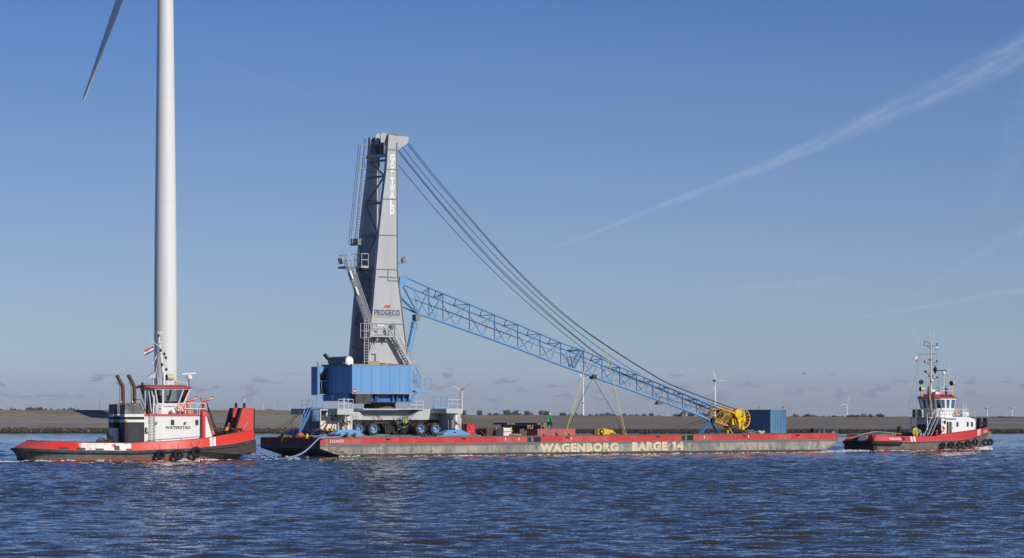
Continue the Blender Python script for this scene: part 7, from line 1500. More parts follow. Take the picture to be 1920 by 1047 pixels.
for i, (x, y, r_, rp) in enumerate(((301, 853, 0.5, ((-0.55, 0.75), (0.25, 0.85))), (334.5, 853.5, 0.55, ((-0.5, 0.8), (0.3, 0.9))), (368, 848.2, 0.55, ((-0.35, 0.75), (0.65, 0.8))))):
    u = T1.U(x, -3.9); tyre_fender(T1, x, y, r_, -(HB1(H1.t(u)) + 0.36), ('black tyre fender hung on the big tug side, nearest the stern', 'black tyre fender hung on the big tug side, middle of three', 'black tyre fender hung on the big tug side, nearest the white stripes')[i], 'tyre fenders on the big tug', rp)

# ------------------------------------------------------------------ small tug at the right
T2 = Frame(1765, 368.5, 37.0, v=-2.9)
tg2 = thing('tugboat', T2.loc, T2.yaw, 'smaller red and white tug towing ahead of the barge, tall signal mast with black diamond', 'tugboat')
us, ub = T2.U(1640, -2.7), T2.U(1857, -0.6); L2 = ub - us; t2 = lambda px, v=-2.8: (T2.U(px, v) - us) / L2
HB2 = lambda t: 2.55 + 0.35 * smooth01(t / 0.12) if t < 0.6 else max(0.25, 2.9 * (1 - ((t - 0.6) / 0.4) ** 2.3 * 0.93))
HW2 = lambda t: 2.3 + 0.4 * smooth01(t / 0.15) if t < 0.52 else max(0.08, 2.7 * (1 - ((t - 0.52) / 0.46) ** 1.9))
ZR2 = tab([(0, 1.18), (t2(1707), 1.02), (t2(1750), 1.12), (t2(1789), 1.16), (t2(1815), 1.35), (t2(1844), 1.75), (1, 2.05)])
ZT2 = tab([(0, 1.98), (t2(1707), 1.78), (t2(1754), 1.78), (t2(1767), 2.02), (t2(1829), 2.50), (1, 2.95)])
TM2 = tab([(0, 0.38), (0.2, 0.22), (0.6, 0.12), (1, -0.1)])
H2 = Hull(us, ub, HB2, ZR2, ZT2, TM2, HW2, bowcut=0.9)
uS2 = [T2.U(x, -2.8) for x in (1707.5, 1710.8, 1713, 1716.5)] + [T2.U(x, -2.2) for x in (1833, 1836.5, 1838, 1841.5)]
def bulw2(t, ob, cc, b):
    x, y, z = t.sep(ob); s = None
    for k in range(0, 8, 2): m_ = t.m('MULTIPLY', t.m('GREATER_THAN', x, uS2[k]), t.m('LESS_THAN', x, uS2[k + 1])); s = m_ if s is None else t.m('ADD', s, m_)
    c = t.mix(s, cc, (0.72, 0.68, 0.58))
    mq = t.new('ShaderNodeMapping'); t.l.new(ob, mq.inputs[0]); mq.inputs[3].default_value = (2.6, 2.6, 0.3); sc_ = t.noise(mq.outputs[0], 1.0, 7.0, 0.72)
    c = t.mix(t.m('MULTIPLY', t.step(sc_, 0.56, 0.70), 0.55), c, (0.30, 0.045, 0.03)); c = t.mix(t.m('MULTIPLY', t.step(t.noise(ob, 3.2, 6.0, 0.75), 0.62, 0.67), 0.5), c, (0.20, 0.10, 0.075))
    return c
def hullm2(t, ob, cc, b):
    x, y, z = t.sep(ob); n = t.noise(ob, 0.9, 6.0, 0.7); mr = t.new('ShaderNodeMapping'); t.l.new(ob, mr.inputs[0]); mr.inputs[3].default_value = (2.0, 2.0, 0.3); nr = t.noise(mr.outputs[0], 1.0, 6.0, 0.7)
    c = t.mix(t.step(n, 0.4, 0.62), (0.16, 0.185, 0.18), (0.11, 0.12, 0.11)); c = t.mix(t.m('MULTIPLY', t.step(nr, 0.44, 0.62), 0.75), c, (0.185, 0.11, 0.065)); c = t.mix(t.m('MULTIPLY', t.step(nr, 0.62, 0.7), 0.6), c, (0.26, 0.11, 0.045))
    return t.mix(t.m('SUBTRACT', 1.0, t.step(t.m('ADD', z, t.m('MULTIPLY', t.m('SUBTRACT', n, 0.5), 0.2)), 0.25, 0.34)), c, (0.20, 0.095, 0.055))
H2.lower().build('hull', mat('small_tug_hull', (0.1, 0.1, 0.1), 0.6, extra=hullm2), tg2)
H2.bulwark().build('bulwark', mat('small_tug_red', (0.55, 0.032, 0.034), 0.4, c2=(0.46, 0.055, 0.05), amt=0.4, scale=0.8, extra=bulw2), tg2); H2.deck(0.06).build('deck', Mdk, tg2)
rg = H2.strip(-0.32, 0.10, 0.34); P_ = H2.perimeter(); sel = [r for r, p in zip(rg, P_) if p[2] < t2(1690)]; MB().loft(sel).build('stern_fender', M['rubber'], tg2)
sel = [r for r, p in zip(H2.strip(-0.10, 0.06, 0.10), P_) if p[2] >= t2(1690)]; h = len(sel) // 2; Mst = mat('strake2', (0.16, 0.04, 0.04), 0.7, amt=0.5); MB().loft(sel[:h]).build('rubbing_strake', Mst, tg2); MB().loft(sel[h:]).build('rubbing_strake', Mst, tg2)
MB().box(us - 0.1, us + 0.5, -HB2(0), HB2(0), 0.1, ZR2(0) - 0.35).build('stern_plate', M['black'], tg2)
q = MB(); q.hexa([(us - 0.02, -1.25, ZR2(0) + 0.12), (us + 0.02, -1.25, ZR2(0) + 0.12), (us + 0.02, 0.25, ZR2(0) + 0.12), (us - 0.02, 0.25, ZR2(0) + 0.12), (us + 0.30, -1.15, ZT2(0) - 0.04), (us + 0.36, -1.15, ZT2(0) - 0.04), (us + 0.36, 0.2, ZT2(0) - 0.04), (us + 0.30, 0.2, ZT2(0) - 0.04)]); sg_ = q.build('stern_gate', mat('gate_white', (0.6, 0.56, 0.48), 0.6, rust=0.3), tg2)
q = MB(); q.hexa([(us - 0.03, 0.26, ZR2(0) + 0.12), (us + 0.02, 0.26, ZR2(0) + 0.12), (us + 0.02, 1.05, ZR2(0) + 0.12), (us - 0.03, 1.05, ZR2(0) + 0.12), (us + 0.29, 0.21, ZT2(0) - 0.04), (us + 0.36, 0.21, ZT2(0) - 0.04), (us + 0.36, 0.95, ZT2(0) - 0.04), (us + 0.29, 0.95, ZT2(0) - 0.04)]); q.build('gate_opening', M['black'], sg_)
q = MB(); q.path([Vector((p[0], p[1], ZT2(p[2]) + 0.01)) + n * (TM2(p[2]) + 0.04) for p, n in zip(P_, H2.normals(P_))], 0.05, 6); q.build('bulwark_cap', M['black'], tg2)
def s2(u, z, o=0.02): return (u, H2.vside(u, z) - o, z)
a, b_ = T2.uz(1667, 826.3, -2.75), T2.uz(1689, 821, -2.75); text('lettering', 'DELFZIJL', s2(a[0], a[1] + 0.02, 0.0), (1, -0.012, -0.01), (0, 0.28, 1), b_[0] - a[0], b_[1] - a[1], M['cleanwhite'], tg2, 0.03, 0.03)
a = T2.uz(1693.5, 823.5, -2.75); MB().lathe(s2(a[0], a[1], -0.05), (0, -1, 0.25), [(0, 0.24), (0.07, 0.24), (0.08, 0.2)], 16).build('fairlead', M['black'], tg2)
u0, u1 = T2.U(1843.5, -1.6), T2.U(1855, -1.0); z = (ZR2(H2.t(u0)) + ZT2(H2.t(u0))) / 2 - 0.22; pa, pb = Vector(s2(u0, z, 0.02)), Vector(s2(u1 - 0.1, z + 0.18, 0.02)); text('lettering', 'WATERGEUS', pa, pb - pa, (0, 0, 1), (pb - pa).length, 0.33, M['cleanwhite'], tg2, 0.02, 0.03)
# house
vh = -2.15; hp = [T2.uz(*p, vh) for p in ((1765, 782.3), (1816, 782.3), (1829, 787.2), (1829, 808))]; zb = 1.1
zdk0 = hp[0][1]
hs = MB().prism([(hp[0][0], zb), hp[0], hp[1], hp[2], (hp[2][0], zb)], vh, -vh).build('deckhouse', M['cleanwhite'], tg2, smooth=False)
for x, y in ((1795, 796), (1814.3, 796), (1822.3, 796)):
    a, b_ = T2.uz(x - 1.5, y + 4, vh), T2.uz(x + 1.5, y - 4, vh); o = MB().box(a[0] - 0.04, b_[0] + 0.04, vh - 0.02, vh - 0.003, a[1] - 0.04, b_[1] + 0.04).build('window_frame', M['steel'], hs); MB().box(a[0], b_[0], vh - 0.03, vh - 0.021, a[1], b_[1]).build('pane', mat('dark_pane', (0.02, 0.025, 0.03), 0.1), o)
a, b_ = T2.uz(1775, 813, vh), T2.uz(1783, 791, vh); MB().box(a[0], b_[0], vh - 0.012, vh - 0.003, a[1], b_[1]).build('doorway', M['black'], hs); MB().box(a[0] + 0.35, a[0] + 0.42, vh - 0.02, vh - 0.013, a[1], b_[1]).build('door_edge', M['white'], hs)
a, b_ = T2.uz(1783.5, 813, vh), T2.uz(1789, 791, vh); o = MB().box(a[0], b_[0], vh - 0.10, vh - 0.05, a[1], b_[1]).build('door', M['white'], hs); MB().box(a[0] + 0.08, a[0] + 0.13, vh - 0.13, vh - 0.101, (a[1] + b_[1]) / 2 - 0.1, (a[1] + b_[1]) / 2 + 0.1).build('handle', M['steel'], o)
a, b_ = T2.uz(1769.5, 795, vh), T2.uz(1773, 789, vh); MB().box(a[0], b_[0], vh - 0.05, vh - 0.003, a[1], b_[1]).build('vent_grille', M['black'], hs)
for y in (783.5, 790.5): a, b_ = T2.uz(1758.5, y + 1.6, vh), T2.uz(1766, y, vh); MB().box(hp[0][0] + 0.05, hp[0][0] + 0.75, vh - 0.02, vh - 0.003, a[1], b_[1]).build('louvre', M['black'], hs)
a, b_ = T2.uz(1771.5, 788, vh), T2.uz(1793, 784.3, vh); text('lettering', 'WAGENBORG', (a[0], vh - 0.004, a[1]), (1, 0, 0), (0, 0, 1), b_[0] - a[0], b_[1] - a[1], M['black'], hs, 0.02, 0.012)
lifebuoy(T2.world((hp[0][0] + 0.1, vh - 0.16, T2.uz(1765, 804.5, vh)[1] - 0.38)), T2.yaw, 0.38, 'orange lifebuoy on the white deckhouse of the small tug beside its door')
# aft face: dark sheet and openings put in for its shade, stair, boat deck pillars
u = hp[0][0]; MB().box(u - 0.02, u - 0.003, -2.1, 2.1, zb, zdk0 - 0.9).build('aft_shade_sheet', mat('aft_shade', (0.16, 0.18, 0.19), 0.7, c2=(0.05, 0.05, 0.05), amt=0.9, scale=1.2), hs)
for v0, v1, z0, z1 in ((-1.4, -0.5, zb + 0.1, 3.1), (0.2, 1.1, 2.2, 3.1), (1.3, 2.0, 2.4, 3.2)): MB().box(u - 0.04, u - 0.021, v0, v1, z0, z1).build('aft_shade_opening', M['black'], hs)
q = MB(); A, B_ = Vector((u - 1.9, -1.5, ZR2(0.3) + 0.1)), Vector((u - 0.1, -1.5, hp[0][1]))
for dv in (-0.35, 0.35): q.beam(A + Vector((0, dv, 0)), B_ + Vector((0, dv, 0)), 0.06, 0.2)
for k in range(10): c = A.lerp(B_, (k + 0.5) / 10); q.box(c.x - 0.11, c.x + 0.11, -1.82, -1.18, c.z, c.z + 0.035)
q.build('aft_stair', mat('stair_grey', (0.2, 0.2, 0.22), 0.6), tg2); q = MB()
for dv in (-0.35, 0.35): q.tube(A + Vector((0, dv, 0.9)), B_ + Vector((0, dv, 0.9)), 0.03, 6); q.tube(B_ + Vector((0, dv, 0)), B_ + Vector((0, dv, 1.0)), 0.03, 6)
q.build('stair_rail', M['white'], tg2)
# boat deck aft overhang with locker, rails
zdk = hp[0][1]; q = MB().box(u - 1.2, u - 0.004, -0.9, 2.15, zdk - 0.12, zdk); q.box(u - 1.15, u - 1.05, 2.0, 2.1, 1.1, zdk - 0.121); q.box(u - 1.15, u - 1.05, -0.85, -0.75, 1.1, zdk - 0.121); q.build('boat_deck', M['white'], tg2)
q = MB(); q.rail([(u - 0.05, -0.85, zdk), (u - 1.15, -0.85, zdk), (u - 1.15, 2.1, zdk), (hp[1][0] - 0.2, 2.1, zdk)], 0.95, 0.03, 1.1); q.rail([(hp[0][0] + 0.05, vh + 0.05, zdk), (hp[1][0], vh + 0.05, zdk), (hp[1][0], 2.1, zdk)], 0.95, 0.03, 0.9); q.build('deck_rail', M['white'], tg2)
MB().box(u - 1.0, u - 0.2, 1.1, 1.9, zdk + 0.003, zdk + 0.9).build('green_locker', mat('locker_green', (0.03, 0.07, 0.045), 0.6), tg2); q = MB(); q.path([(u - 0.6, 0.5, zdk), (u - 0.6, 0.5, zdk + 0.7), (u - 0.75, 0.4, zdk + 0.9), (u - 0.95, 0.3, zdk + 0.8), (u - 0.95, 0.3, zdk + 0.6)], 0.09, 8); q.path([(u + 0.3, vh + 0.5, zdk), (u + 0.3, vh + 0.5, zdk + 0.75), (u + 0.45, vh + 0.4, zdk + 0.95), (u + 0.65, vh + 0.35, zdk + 0.85), (u + 0.65, vh + 0.35, zdk + 0.6)], 0.09, 8); q.build('goose_vent', M['white'], tg2)
lifebuoy(T2.world((T2.U(1794.6, vh), vh - 0.02, T2.Z(1794.6, 775, vh) - 0.38)), T2.yaw, 0.38, 'orange lifebuoy on the upper rail of the small tug before its wheelhouse')
q = MB(); a = T2.uz(1803, 776, -1.0); q.lathe((a[0] - 0.3, -1.2, zdk + 0.35), (1, 0, 0), [(0, 0.22), (0.05, 0.32), (1.1, 0.32), (1.15, 0.22)], 16); q.build('liferaft', M['cleanwhite'], tg2); q = MB(); ul = T2.U(1807, vh), T2.U(1812.2, vh); zt_ = T2.Z(1809, 758.5, vh); q.tube((ul[0], vh + 0.1, zdk), (ul[0], vh + 0.1, zt_), 0.05, 6); q.tube((ul[1], vh + 0.1, zdk), (ul[1], vh + 0.1, zt_), 0.05, 6)
for z in (0.55, 0.8): q.tube((ul[0], vh + 0.1, zdk + z), (ul[1], vh + 0.1, zdk + z), 0.04, 6)
q.build('raft_frame', M['white'], tg2)
# wheelhouse
vp = -1.75; w0_, w1_ = T2.U(1760.5, vp), T2.U(1792.5, vp); zs, zk = T2.Z(1775, 767.5, vp), T2.Z(1775, 748, vp); W0, W1 = T2.U(1757.5, vp - 0.15), T2.U(1796, vp - 0.15)
sill, head = oct_(w0_, w1_, 1.75, 0.35, 0.45), oct_(W0, W1, 1.9, 0.4, 0.5)
wh = MB().loft([[(x, y, zdk + 0.003) for x, y in sill], [(x, y, zs) for x, y in sill]]).build('wheelhouse', M['cleanwhite'], tg2, smooth=False); g = MB(); gl = MB()
for i in range(8):
    j = (i + 1) % 8; A, B_, Cc, D_ = Vector((*sill[i], zs)), Vector((*sill[j], zs)), Vector((*head[j], zk)), Vector((*head[i], zk)); n_ = 3 if i in (1, 5) else (2 if i in (3, 7) else 1)
    for k in range(n_ + 1):
        f = k / n_; g.beam(A.lerp(B_, f), D_.lerp(Cc, f), 0.30 if i in (1, 5) and 0 < k < n_ else 0.12, 0.09)
    for w_ in (0.0, 1.0): g.beam(A.lerp(D_, w_), B_.lerp(Cc, w_), 0.09, 0.22)
    pn = MB(); pn.quad(A, B_, Cc, D_); pn.build('window', M['glass'], wh)
A, B_, Cc, D_ = Vector((*sill[1], zs)), Vector((*sill[2], zs)), Vector((*head[2], zk)), Vector((*head[1], zk)); g.hexa([A.lerp(B_, 0.38) + Vector((0, 0.02, 0)), A.lerp(B_, 0.62) + Vector((0, 0.02, 0)), A.lerp(B_, 0.62) + Vector((0, 0.07, 0)), A.lerp(B_, 0.38) + Vector((0, 0.07, 0)), D_.lerp(Cc, 0.38) + Vector((0, 0.02, 0)), D_.lerp(Cc, 0.62) + Vector((0, 0.02, 0)), D_.lerp(Cc, 0.62) + Vector((0, 0.07, 0)), D_.lerp(Cc, 0.38) + Vector((0, 0.07, 0))])
g.build('window_post', M['cleanwhite'], wh)
rt, rt2 = oct_(W0 - 0.12, W1 + 0.12, 2.02, 0.45, 0.5), oct_(W0 + 0.25, W1 - 0.45, 1.5, 0.4, 0.4); zt3 = T2.Z(1775, 739.5, -1.5)
rf = MB().loft([[(x, y, zk + 0.045) for x, y in rt], [(x, y, zk + 0.12) for x, y in rt], [(x, y, zt3) for x, y in rt2]]).build('roof', mat('roof_red2', (0.50, 0.06, 0.07), 0.5, amt=0.3), wh, smooth=False); g = MB()
A, B_, Cc, D_ = [Vector(p) for p in ((*rt[1], zk + 0.12), (*rt[2], zk + 0.12), (*rt2[2], zt3), (*rt2[1], zt3))]
for f0, f1 in ((0.06, 0.34), (0.40, 0.62), (0.68, 0.95)): nrm = Vector((0, -0.02, 0.03)); g.quad(A.lerp(B_, f0).lerp(D_.lerp(Cc, f0), 0.25) + nrm, A.lerp(B_, f1).lerp(D_.lerp(Cc, f1), 0.25) + nrm, A.lerp(B_, f1).lerp(D_.lerp(Cc, f1), 0.75) + nrm, A.lerp(B_, f0).lerp(D_.lerp(Cc, f0), 0.75) + nrm)
g.build('roof_window', M['black'], rf); q = MB(); q.box(w0_ + 1.2, w1_ - 0.5, -0.7, 0.7, zs - 0.4, zs + 0.2); q.build('console', M['black'], wh)
person(T2.world((w0_ + 0.9, -0.9, zs - 1.0)), T2.yaw, {**STAND, 'elL': (.12, .25, 1.18), 'wrL': (.36, .18, 1.12)}, 'crew member standing inside the small tug wheelhouse', [Mskin, Mnavyc, mat('blue_trousers', (0.05, 0.10, 0.25), 0.9)])
# exhausts, mast and roof gear
q = MB(); a, b_ = T2.at(1741.5, 738, -1.3), T2.at(1748, 777, -1.3); q.path([(b_[0] - 0.15, -1.35, zdk), (b_[0] - 0.2, -1.35, b_[2] + 0.3), (a[0], -1.35, a[2]), (a[0], -1.35, a[2] + 0.9)], 0.17, 12); q.build('exhaust_pipe', mat('tan_exhaust', (0.33, 0.25, 0.17), 0.7, c2=(0.10, 0.07, 0.05), amt=0.8, scale=1.5), tg2)
Mmast = mat('mast_cream', (0.62, 0.55, 0.40), 0.5, amt=0.3); vm = 0.0; um = T2.U(1745.5, vm); Zm = lambda y: T2.Z(1745.5, y, vm)
ms = MB().path([(um, vm, zdk), (um, vm, Zm(715)), (um, vm, Zm(638))], 0.15, 10, 0.07).build('mast', Mmast, tg2); q = MB(); ax = (1, 0.0, 0)
def yard(x0, x1, y0, y1): q.tube(T2.at(x0, y0, vm), T2.at(x1, y1, vm), 0.035, 6)
yard(1732, 1757, 648.5, 648); yard(1721, 1756, 664.5, 664); yard(1733, 1757, 680.5, 680); yard(1745, 1757, 711, 710); yard(1735, 1745, 699, 702); yard(1733, 1743, 639, 645); yard(1733, 1733, 639, 648); yard(1751, 1759, 656, 655); yard(1738, 1745, 649, 654); yard(1753, 1746, 649, 654); yard(1738, 1745, 681, 686); yard(1753, 1746, 681, 686); q.build('yard', mat('yard_dark', (0.06, 0.07, 0.08), 0.5), ms)
for x, y in ((1757, 646), (1733.5, 678.5), (1757, 677.5), (1742.5, 675), (1747.5, 675), (1757, 708), (1742, 706), (1748, 706)): a = T2.at(x, y, vm); MB().lathe((a[0], a[1], a[2] - 0.12), (0, 0, 1), [(0, 0.05), (0.02, 0.09), (0.24, 0.09), (0.27, 0.03)], 10).build('nav_lamp', mat('lamp_red', (0.10, 0.03, 0.025), 0.5), ms)
a = T2.at(1747.5, 714, vm - 0.2); MB().ball(a, 0.2).build('dome', M['cleanwhite'], ms); a = T2.at(1757, 653, vm); MB().box(a[0] - 0.25, a[0] + 0.3, vm - 0.05, vm + 0.05, a[2], a[2] + 0.09).build('antenna', M['cleanwhite'], ms); q = MB(); a = T2.at(1735, 697, vm); q.ball((a[0], vm, a[2]), 0.2, 0.2, 0.12); q.build('horn', M['black'], ms)
q = MB()
for x0, y0, x1, y1 in ((1707, 604, 1741, 692), (1744.5, 638, 1744, 619), (1751, 660, 1751, 623), (1780, 712, 1779.8, 679), (1760, 735, 1760, 699)): q.tube(T2.at(x0, y0, vm - 0.1), T2.at(x1, y1, vm - 0.1), 0.022, 5)
q.build('whip_antenna', M['cleanwhite'], ms); q = MB()
for x0, y0, x1, y1 in ((1725.5, 664, 1703, 766), (1720.5, 664, 1719, 744), (1755.5, 664, 1755.5, 686), (1744, 700, 1733, 714)): q.tube(T2.at(x0, y0, vm), T2.at(x1, y1, vm), 0.012, 4)
q.build('stay_wire', M['wire'], ms)
a = T2.at(1753.5, 693.5, vm); dsh = thing('day_shape', T2.world(a), T2.yaw, 'black diamond day shape hanging from the small tug mast', 'day shape'); MB().lathe((0, 0, -0.56), (0, 0, 1), [(0, 0.01), (0.56, 0.30), (1.12, 0.01)], 12).build('diamond', M['black'], dsh, smooth=False)
flag(tg2, T2.at(1731.5, 646, vm), (0.75, 0.32), [Fred, Fwhite, Fblue], 0.10, (-0.7, 0, -0.72)); flag(tg2, T2.at(1720.5, 668, vm), (0.35, 0.65), [Fwhite, Fred], 0.05, (-0.9, 0.1, -0.2))
a = T2.at(1769.3, 700, -0.9); q = MB().tube((a[0], -0.9, zt3), (a[0], -0.9, a[2] - 0.1), 0.09, 10); q.tube((a[0] - 0.3, -0.9, zt3), (a[0], -0.9, zt3 + 0.9), 0.05, 6); rd = q.build('radar_post', Mmast, tg2); MB().ball(a, 0.2, 0.2, 0.24).build('radar', M['cleanwhite'], rd); MB().beam((a[0] - 0.85, -0.75, a[2] + 0.30), (a[0] + 0.45, -1.0, a[2] + 0.36), 0.12, 0.12).build('scanner_bar', M['black'], rd); MB().ball((a[0] + 0.55, -1.02, a[2] + 0.36), 0.12).build('scanner_end', M['cleanwhite'], rd)
q = MB(); a = T2.at(1775, 731, -0.6); q.lathe((a[0], -0.6, zt3), (0, 0, 1), [(0, 0.24), (0.75, 0.24), (0.9, 0.27), (1.0, 0.2)], 14); q.build('blue_drum', mat('drum_blue', (0.03, 0.12, 0.30), 0.5), tg2)
for x, y, d, vv in ((1727, 717, (-0.6, -0.75, 0.1), 0.9), (1729, 730, (-1, 0.2, 0), 0.3), (1786, 719, (-1, -0.25, 0), -1.1)):
    a = Vector(T2.at(x, y, vv)); dd = Vector(d).normalized(); sl = MB().lathe(a - dd * 0.35, dd, [(0, 0.18), (0.1, 0.26), (0.62, 0.30)], 18).build('searchlight', M['lamp'], tg2); MB().lathe(a + dd * 0.272, dd, [(0, 0.29), (0.03, 0.28)], 18).build('lens', M['black'], sl); MB().tube((a.x, a.y, zt3 - 0.25), (a.x, a.y, a.z - 0.2), 0.07, 8).build('lamp_post', Mmast, sl)
q = MB(); q.rail([(W0 + 0.9, -1.45, zt3), (W1 - 0.6, -1.45, zt3), (W1 - 0.6, 1.4, zt3)], 0.85, 0.03, 0.8); q.build('roof_rail', M['white'], tg2); q = MB(); q.box(um - 0.3, um + 0.4, -0.35, 0.35, zt3 - 0.4, zt3 + 0.6); q.box(W0 + 0.3, W0 + 1.1, -1.3, -0.7, zt3 + 0.002, zt3 + 0.3); q.build('roof_gear', M['white'], tg2)
# tow winch and aft deck
zw = 1.15; uw = T2.U(1700, 0); q = MB().lathe((uw, -1.6, zw + 0.75), (0, 1, 0), [(0, 0.45), (0.12, 0.45), (0.13, 0.36), (2.9, 0.36), (2.91, 0.45), (3.05, 0.45)], 22); q.tube((uw - 0.3, 1.0, zw), (uw - 0.3, 1.0, zw + 1.85), 0.25, 14); q.tube((uw + 0.35, -1.0, zw), (uw + 0.35, -1.0, zw + 1.85), 0.25, 14); q.build('tow_winch', M['black'], tg2)
q = MB(); a = T2.uz(1715, 810, -1.7); q.lathe((a[0], -2.0, a[1]), (0, 1, 0), [(0, 0.3), (0.1, 0.55), (0.25, 0.55), (0.35, 0.3)], 16); q.box(a[0] - 0.15, a[0] + 0.3, -2.05, -1.75, zw, a[1]); q.build('winch_drive', mat('winch_yellow', (0.45, 0.34, 0.04), 0.6, c2=(0.12, 0.09, 0.03), amt=0.8, scale=3), tg2); q = MB(); a = T2.uz(1721, 810, -1.7); q.lathe((a[0], -2.1, a[1] + 0.05), (0, 1, 0), [(0, 0.2), (0.1, 0.27), (0.5, 0.27)], 14); q.build('winch_motor', M['steel'], tg2)
q = MB()
for x in (1727, 1733, 1741): u = T2.U(x, -1.4); q.box(u - 0.18, u + 0.18, -1.4, -1.1, zw, zw + 1.0)
q.build('deck_locker', mat('grey_box', (0.25, 0.30, 0.33), 0.6), tg2); q = MB(); u = T2.U(1757, vh); q.box(u - 0.1, u + 0.12, vh + 0.02, vh + 0.3, zw + 0.6, zw + 1.4); q.build('fire_box', M['red'], tg2)
q = MB(); 
for x, vv in ((1607, 1.3), (1669.5, -2.1)): u = T2.U(x, vv); q.tube((u, vv, 1.2), (u, vv, 2.35), 0.045, 6)
q.build('stern_post', M['rust'], tg2)
# bow bitts and flag
q = MB(); ubt = T2.U(1842, 0); z = 1.9; q.box(ubt - 0.75, ubt - 0.5, -0.25, 0.25, z, 4.0); q.box(ubt + 0.35, ubt + 0.6, -0.25, 0.25, z, 4.0); q.box(ubt - 0.9, ubt + 0.75, -0.2, 0.2, 3.2, 3.5); q.box(ubt - 0.5, ubt + 0.35, -0.15, 0.15, 2.4, 2.6); q.build('bow_bitt', M['black'], tg2); q = MB(); u = T2.U(1828, -1.0); q.tube((u, -1.0, 3.0), (u - 0.1, -1.0, T2.Z(1827, 766, -1)), 0.03, 6); q.build('jackstaff', Mmast, tg2); flag(tg2, (u - 0.1, -1.0, T2.Z(1827, 767, -1)), (0.2, 0.35), [Fred, Fwhite], 0.03, (-0.6, 0, -0.8))
q = MB(); u1_ = ub + 0.05; q.box(u1_ - 0.6, u1_ + 0.35, -0.35, 0.35, 0.9, 2.3); q.build('bow_roller', mat('roller_grey', (0.16, 0.19, 0.2), 0.6), tg2)
nm = ['nearest its stern', 'second from its stern', 'third from its stern', 'fourth from its stern', 'fifth from its stern', 'sixth from its stern', 'furthest round its bow']
for i, (x, y, r_) in enumerate(((1768, 835.7, 0.43), (1784, 834.6, 0.46), (1800, 834.8, 0.46), (1815, 832, 0.46), (1829, 829.5, 0.46), (1848, 830, 0.46), (1856.5, 829, 0.44))):
    v = -2.9
    for _ in range(6): u = T2.U(x, v); v = -(HB2(min(1, H2.t(u))) + 0.22)
    tyre_fender(T2, x, y, r_, v, 'black tyre fender on the small tug side, ' + nm[i], 'tyre fenders on the small tug', None, 0.0 if i < 5 else 0.7)

# ------------------------------------------------------------------ lashings, straps, tow lines
def world_line(fr, pts): return [Vector(fr.world(p)) for p in pts]
def lash(name, pts, r, m, lab, cat, group=None, ribbon=None, links=False):
    """a line between world points, kept in its own thing at the lower end"""
    o = Vector(pts[-1]); t = thing(name, o, 0, lab, cat, group); pp = [Vector(p) - o for p in pts]; q = MB()
    if ribbon:
        for a, b_ in zip(pp, pp[1:]): q.beam(a, b_, ribbon, 0.02, (0.6, -0.8, 0))
    elif links:
        for a, b_ in zip(pp, pp[1:]):
            L = (b_ - a).length; n = max(1, int(L / 0.22)); d = (b_ - a) / n
            for k in range(n): q.beam(a + d * k, a + d * (k + 1.08), r * (2.6 if k % 2 else 1.2), r * (1.2 if k % 2 else 2.6))
    else: q.path(pp, r, 6)
    q.build('chain' if links else ('webbing' if ribbon else 'line'), m, t); return t
def deckp(px, v): u = B.U(px, v); return Vector(B.world((u, v, DZ(u) + 0.03)))
def cw(px, py, v): return Vector(C.world(C.at(px, py, v)))
Mstrap = mat('strap_yellow', (0.55, 0.50, 0.10), 0.7, c2=(0.40, 0.36, 0.12), amt=0.5, scale=2)
Mchain = mat('chain_rust', (0.115, 0.062, 0.042), 0.85, c2=(0.06, 0.035, 0.03), amt=0.7, scale=3)
# yellow straps thrown over the luffing ropes, near and far leg each
lash('strap', [cw(1108.5, 655, -0.2), deckp(1059, 2.5)], 0, Mstrap, 'left yellow strap, near leg, from the ropes down to the deck', 'strap', None, 0.055)
lash('strap', [cw(1107, 655.5, 0.5), deckp(1063, 8.5)], 0, Mstrap, 'left yellow strap, thin far leg behind the boom', 'strap', None, 0.035)
lash('strap', [cw(1133, 646, -0.6), deckp(1174, 1.2)], 0, Mstrap, 'right yellow strap, near leg, crossing in front of the boom', 'strap', None, 0.055)
lash('strap', [cw(1132, 646.5, 0.2), deckp(1171, 8.5)], 0, Mstrap, 'right yellow strap, thin far leg behind the boom', 'strap', None, 0.03)
# rusty chains holding the boom
cl_ = cw(1112, 709, 0)
lash('lashing_chain', [cl_, cw(1088, 752, 0.5), deckp(1062, 6.0)], 0.025, Mchain, 'rusty chain from the boom clamp down to the left', 'chain', 'rusty lashing chains', links=True)
lash('lashing_chain', [cl_, cw(1139, 755, 0), cw(1158, 789, 0), deckp(1168, 3.6)], 0.025, Mchain, 'rusty chain from the boom clamp down to the right', 'chain', 'rusty lashing chains', links=True)
lash('lashing_chain', [cw(1068.5, 787, 0.6), deckp(1068.5, 5.6)], 0.03, Mchain, 'short rusty chain hanging straight beside the left yellow strap', 'chain', 'rusty lashing chains', links=True)
lash('lashing_chain', [cw(1160, 788, 0), deckp(1163, 4.6)], 0.03, Mchain, 'short rusty chain hanging straight beside the right yellow strap', 'chain', 'rusty lashing chains', links=True)
pst, u = deck_thing('lashing_post', 1166.5, 2.6, 'short rust brown steel post at the foot of the right strap', 'post'); MB().box(-0.13, 0.13, -0.13, 0.13, 0, 0.75).box(-0.25, 0.25, -0.25, 0.25, 0, 0.06).build('post_body', M['rust'], pst)
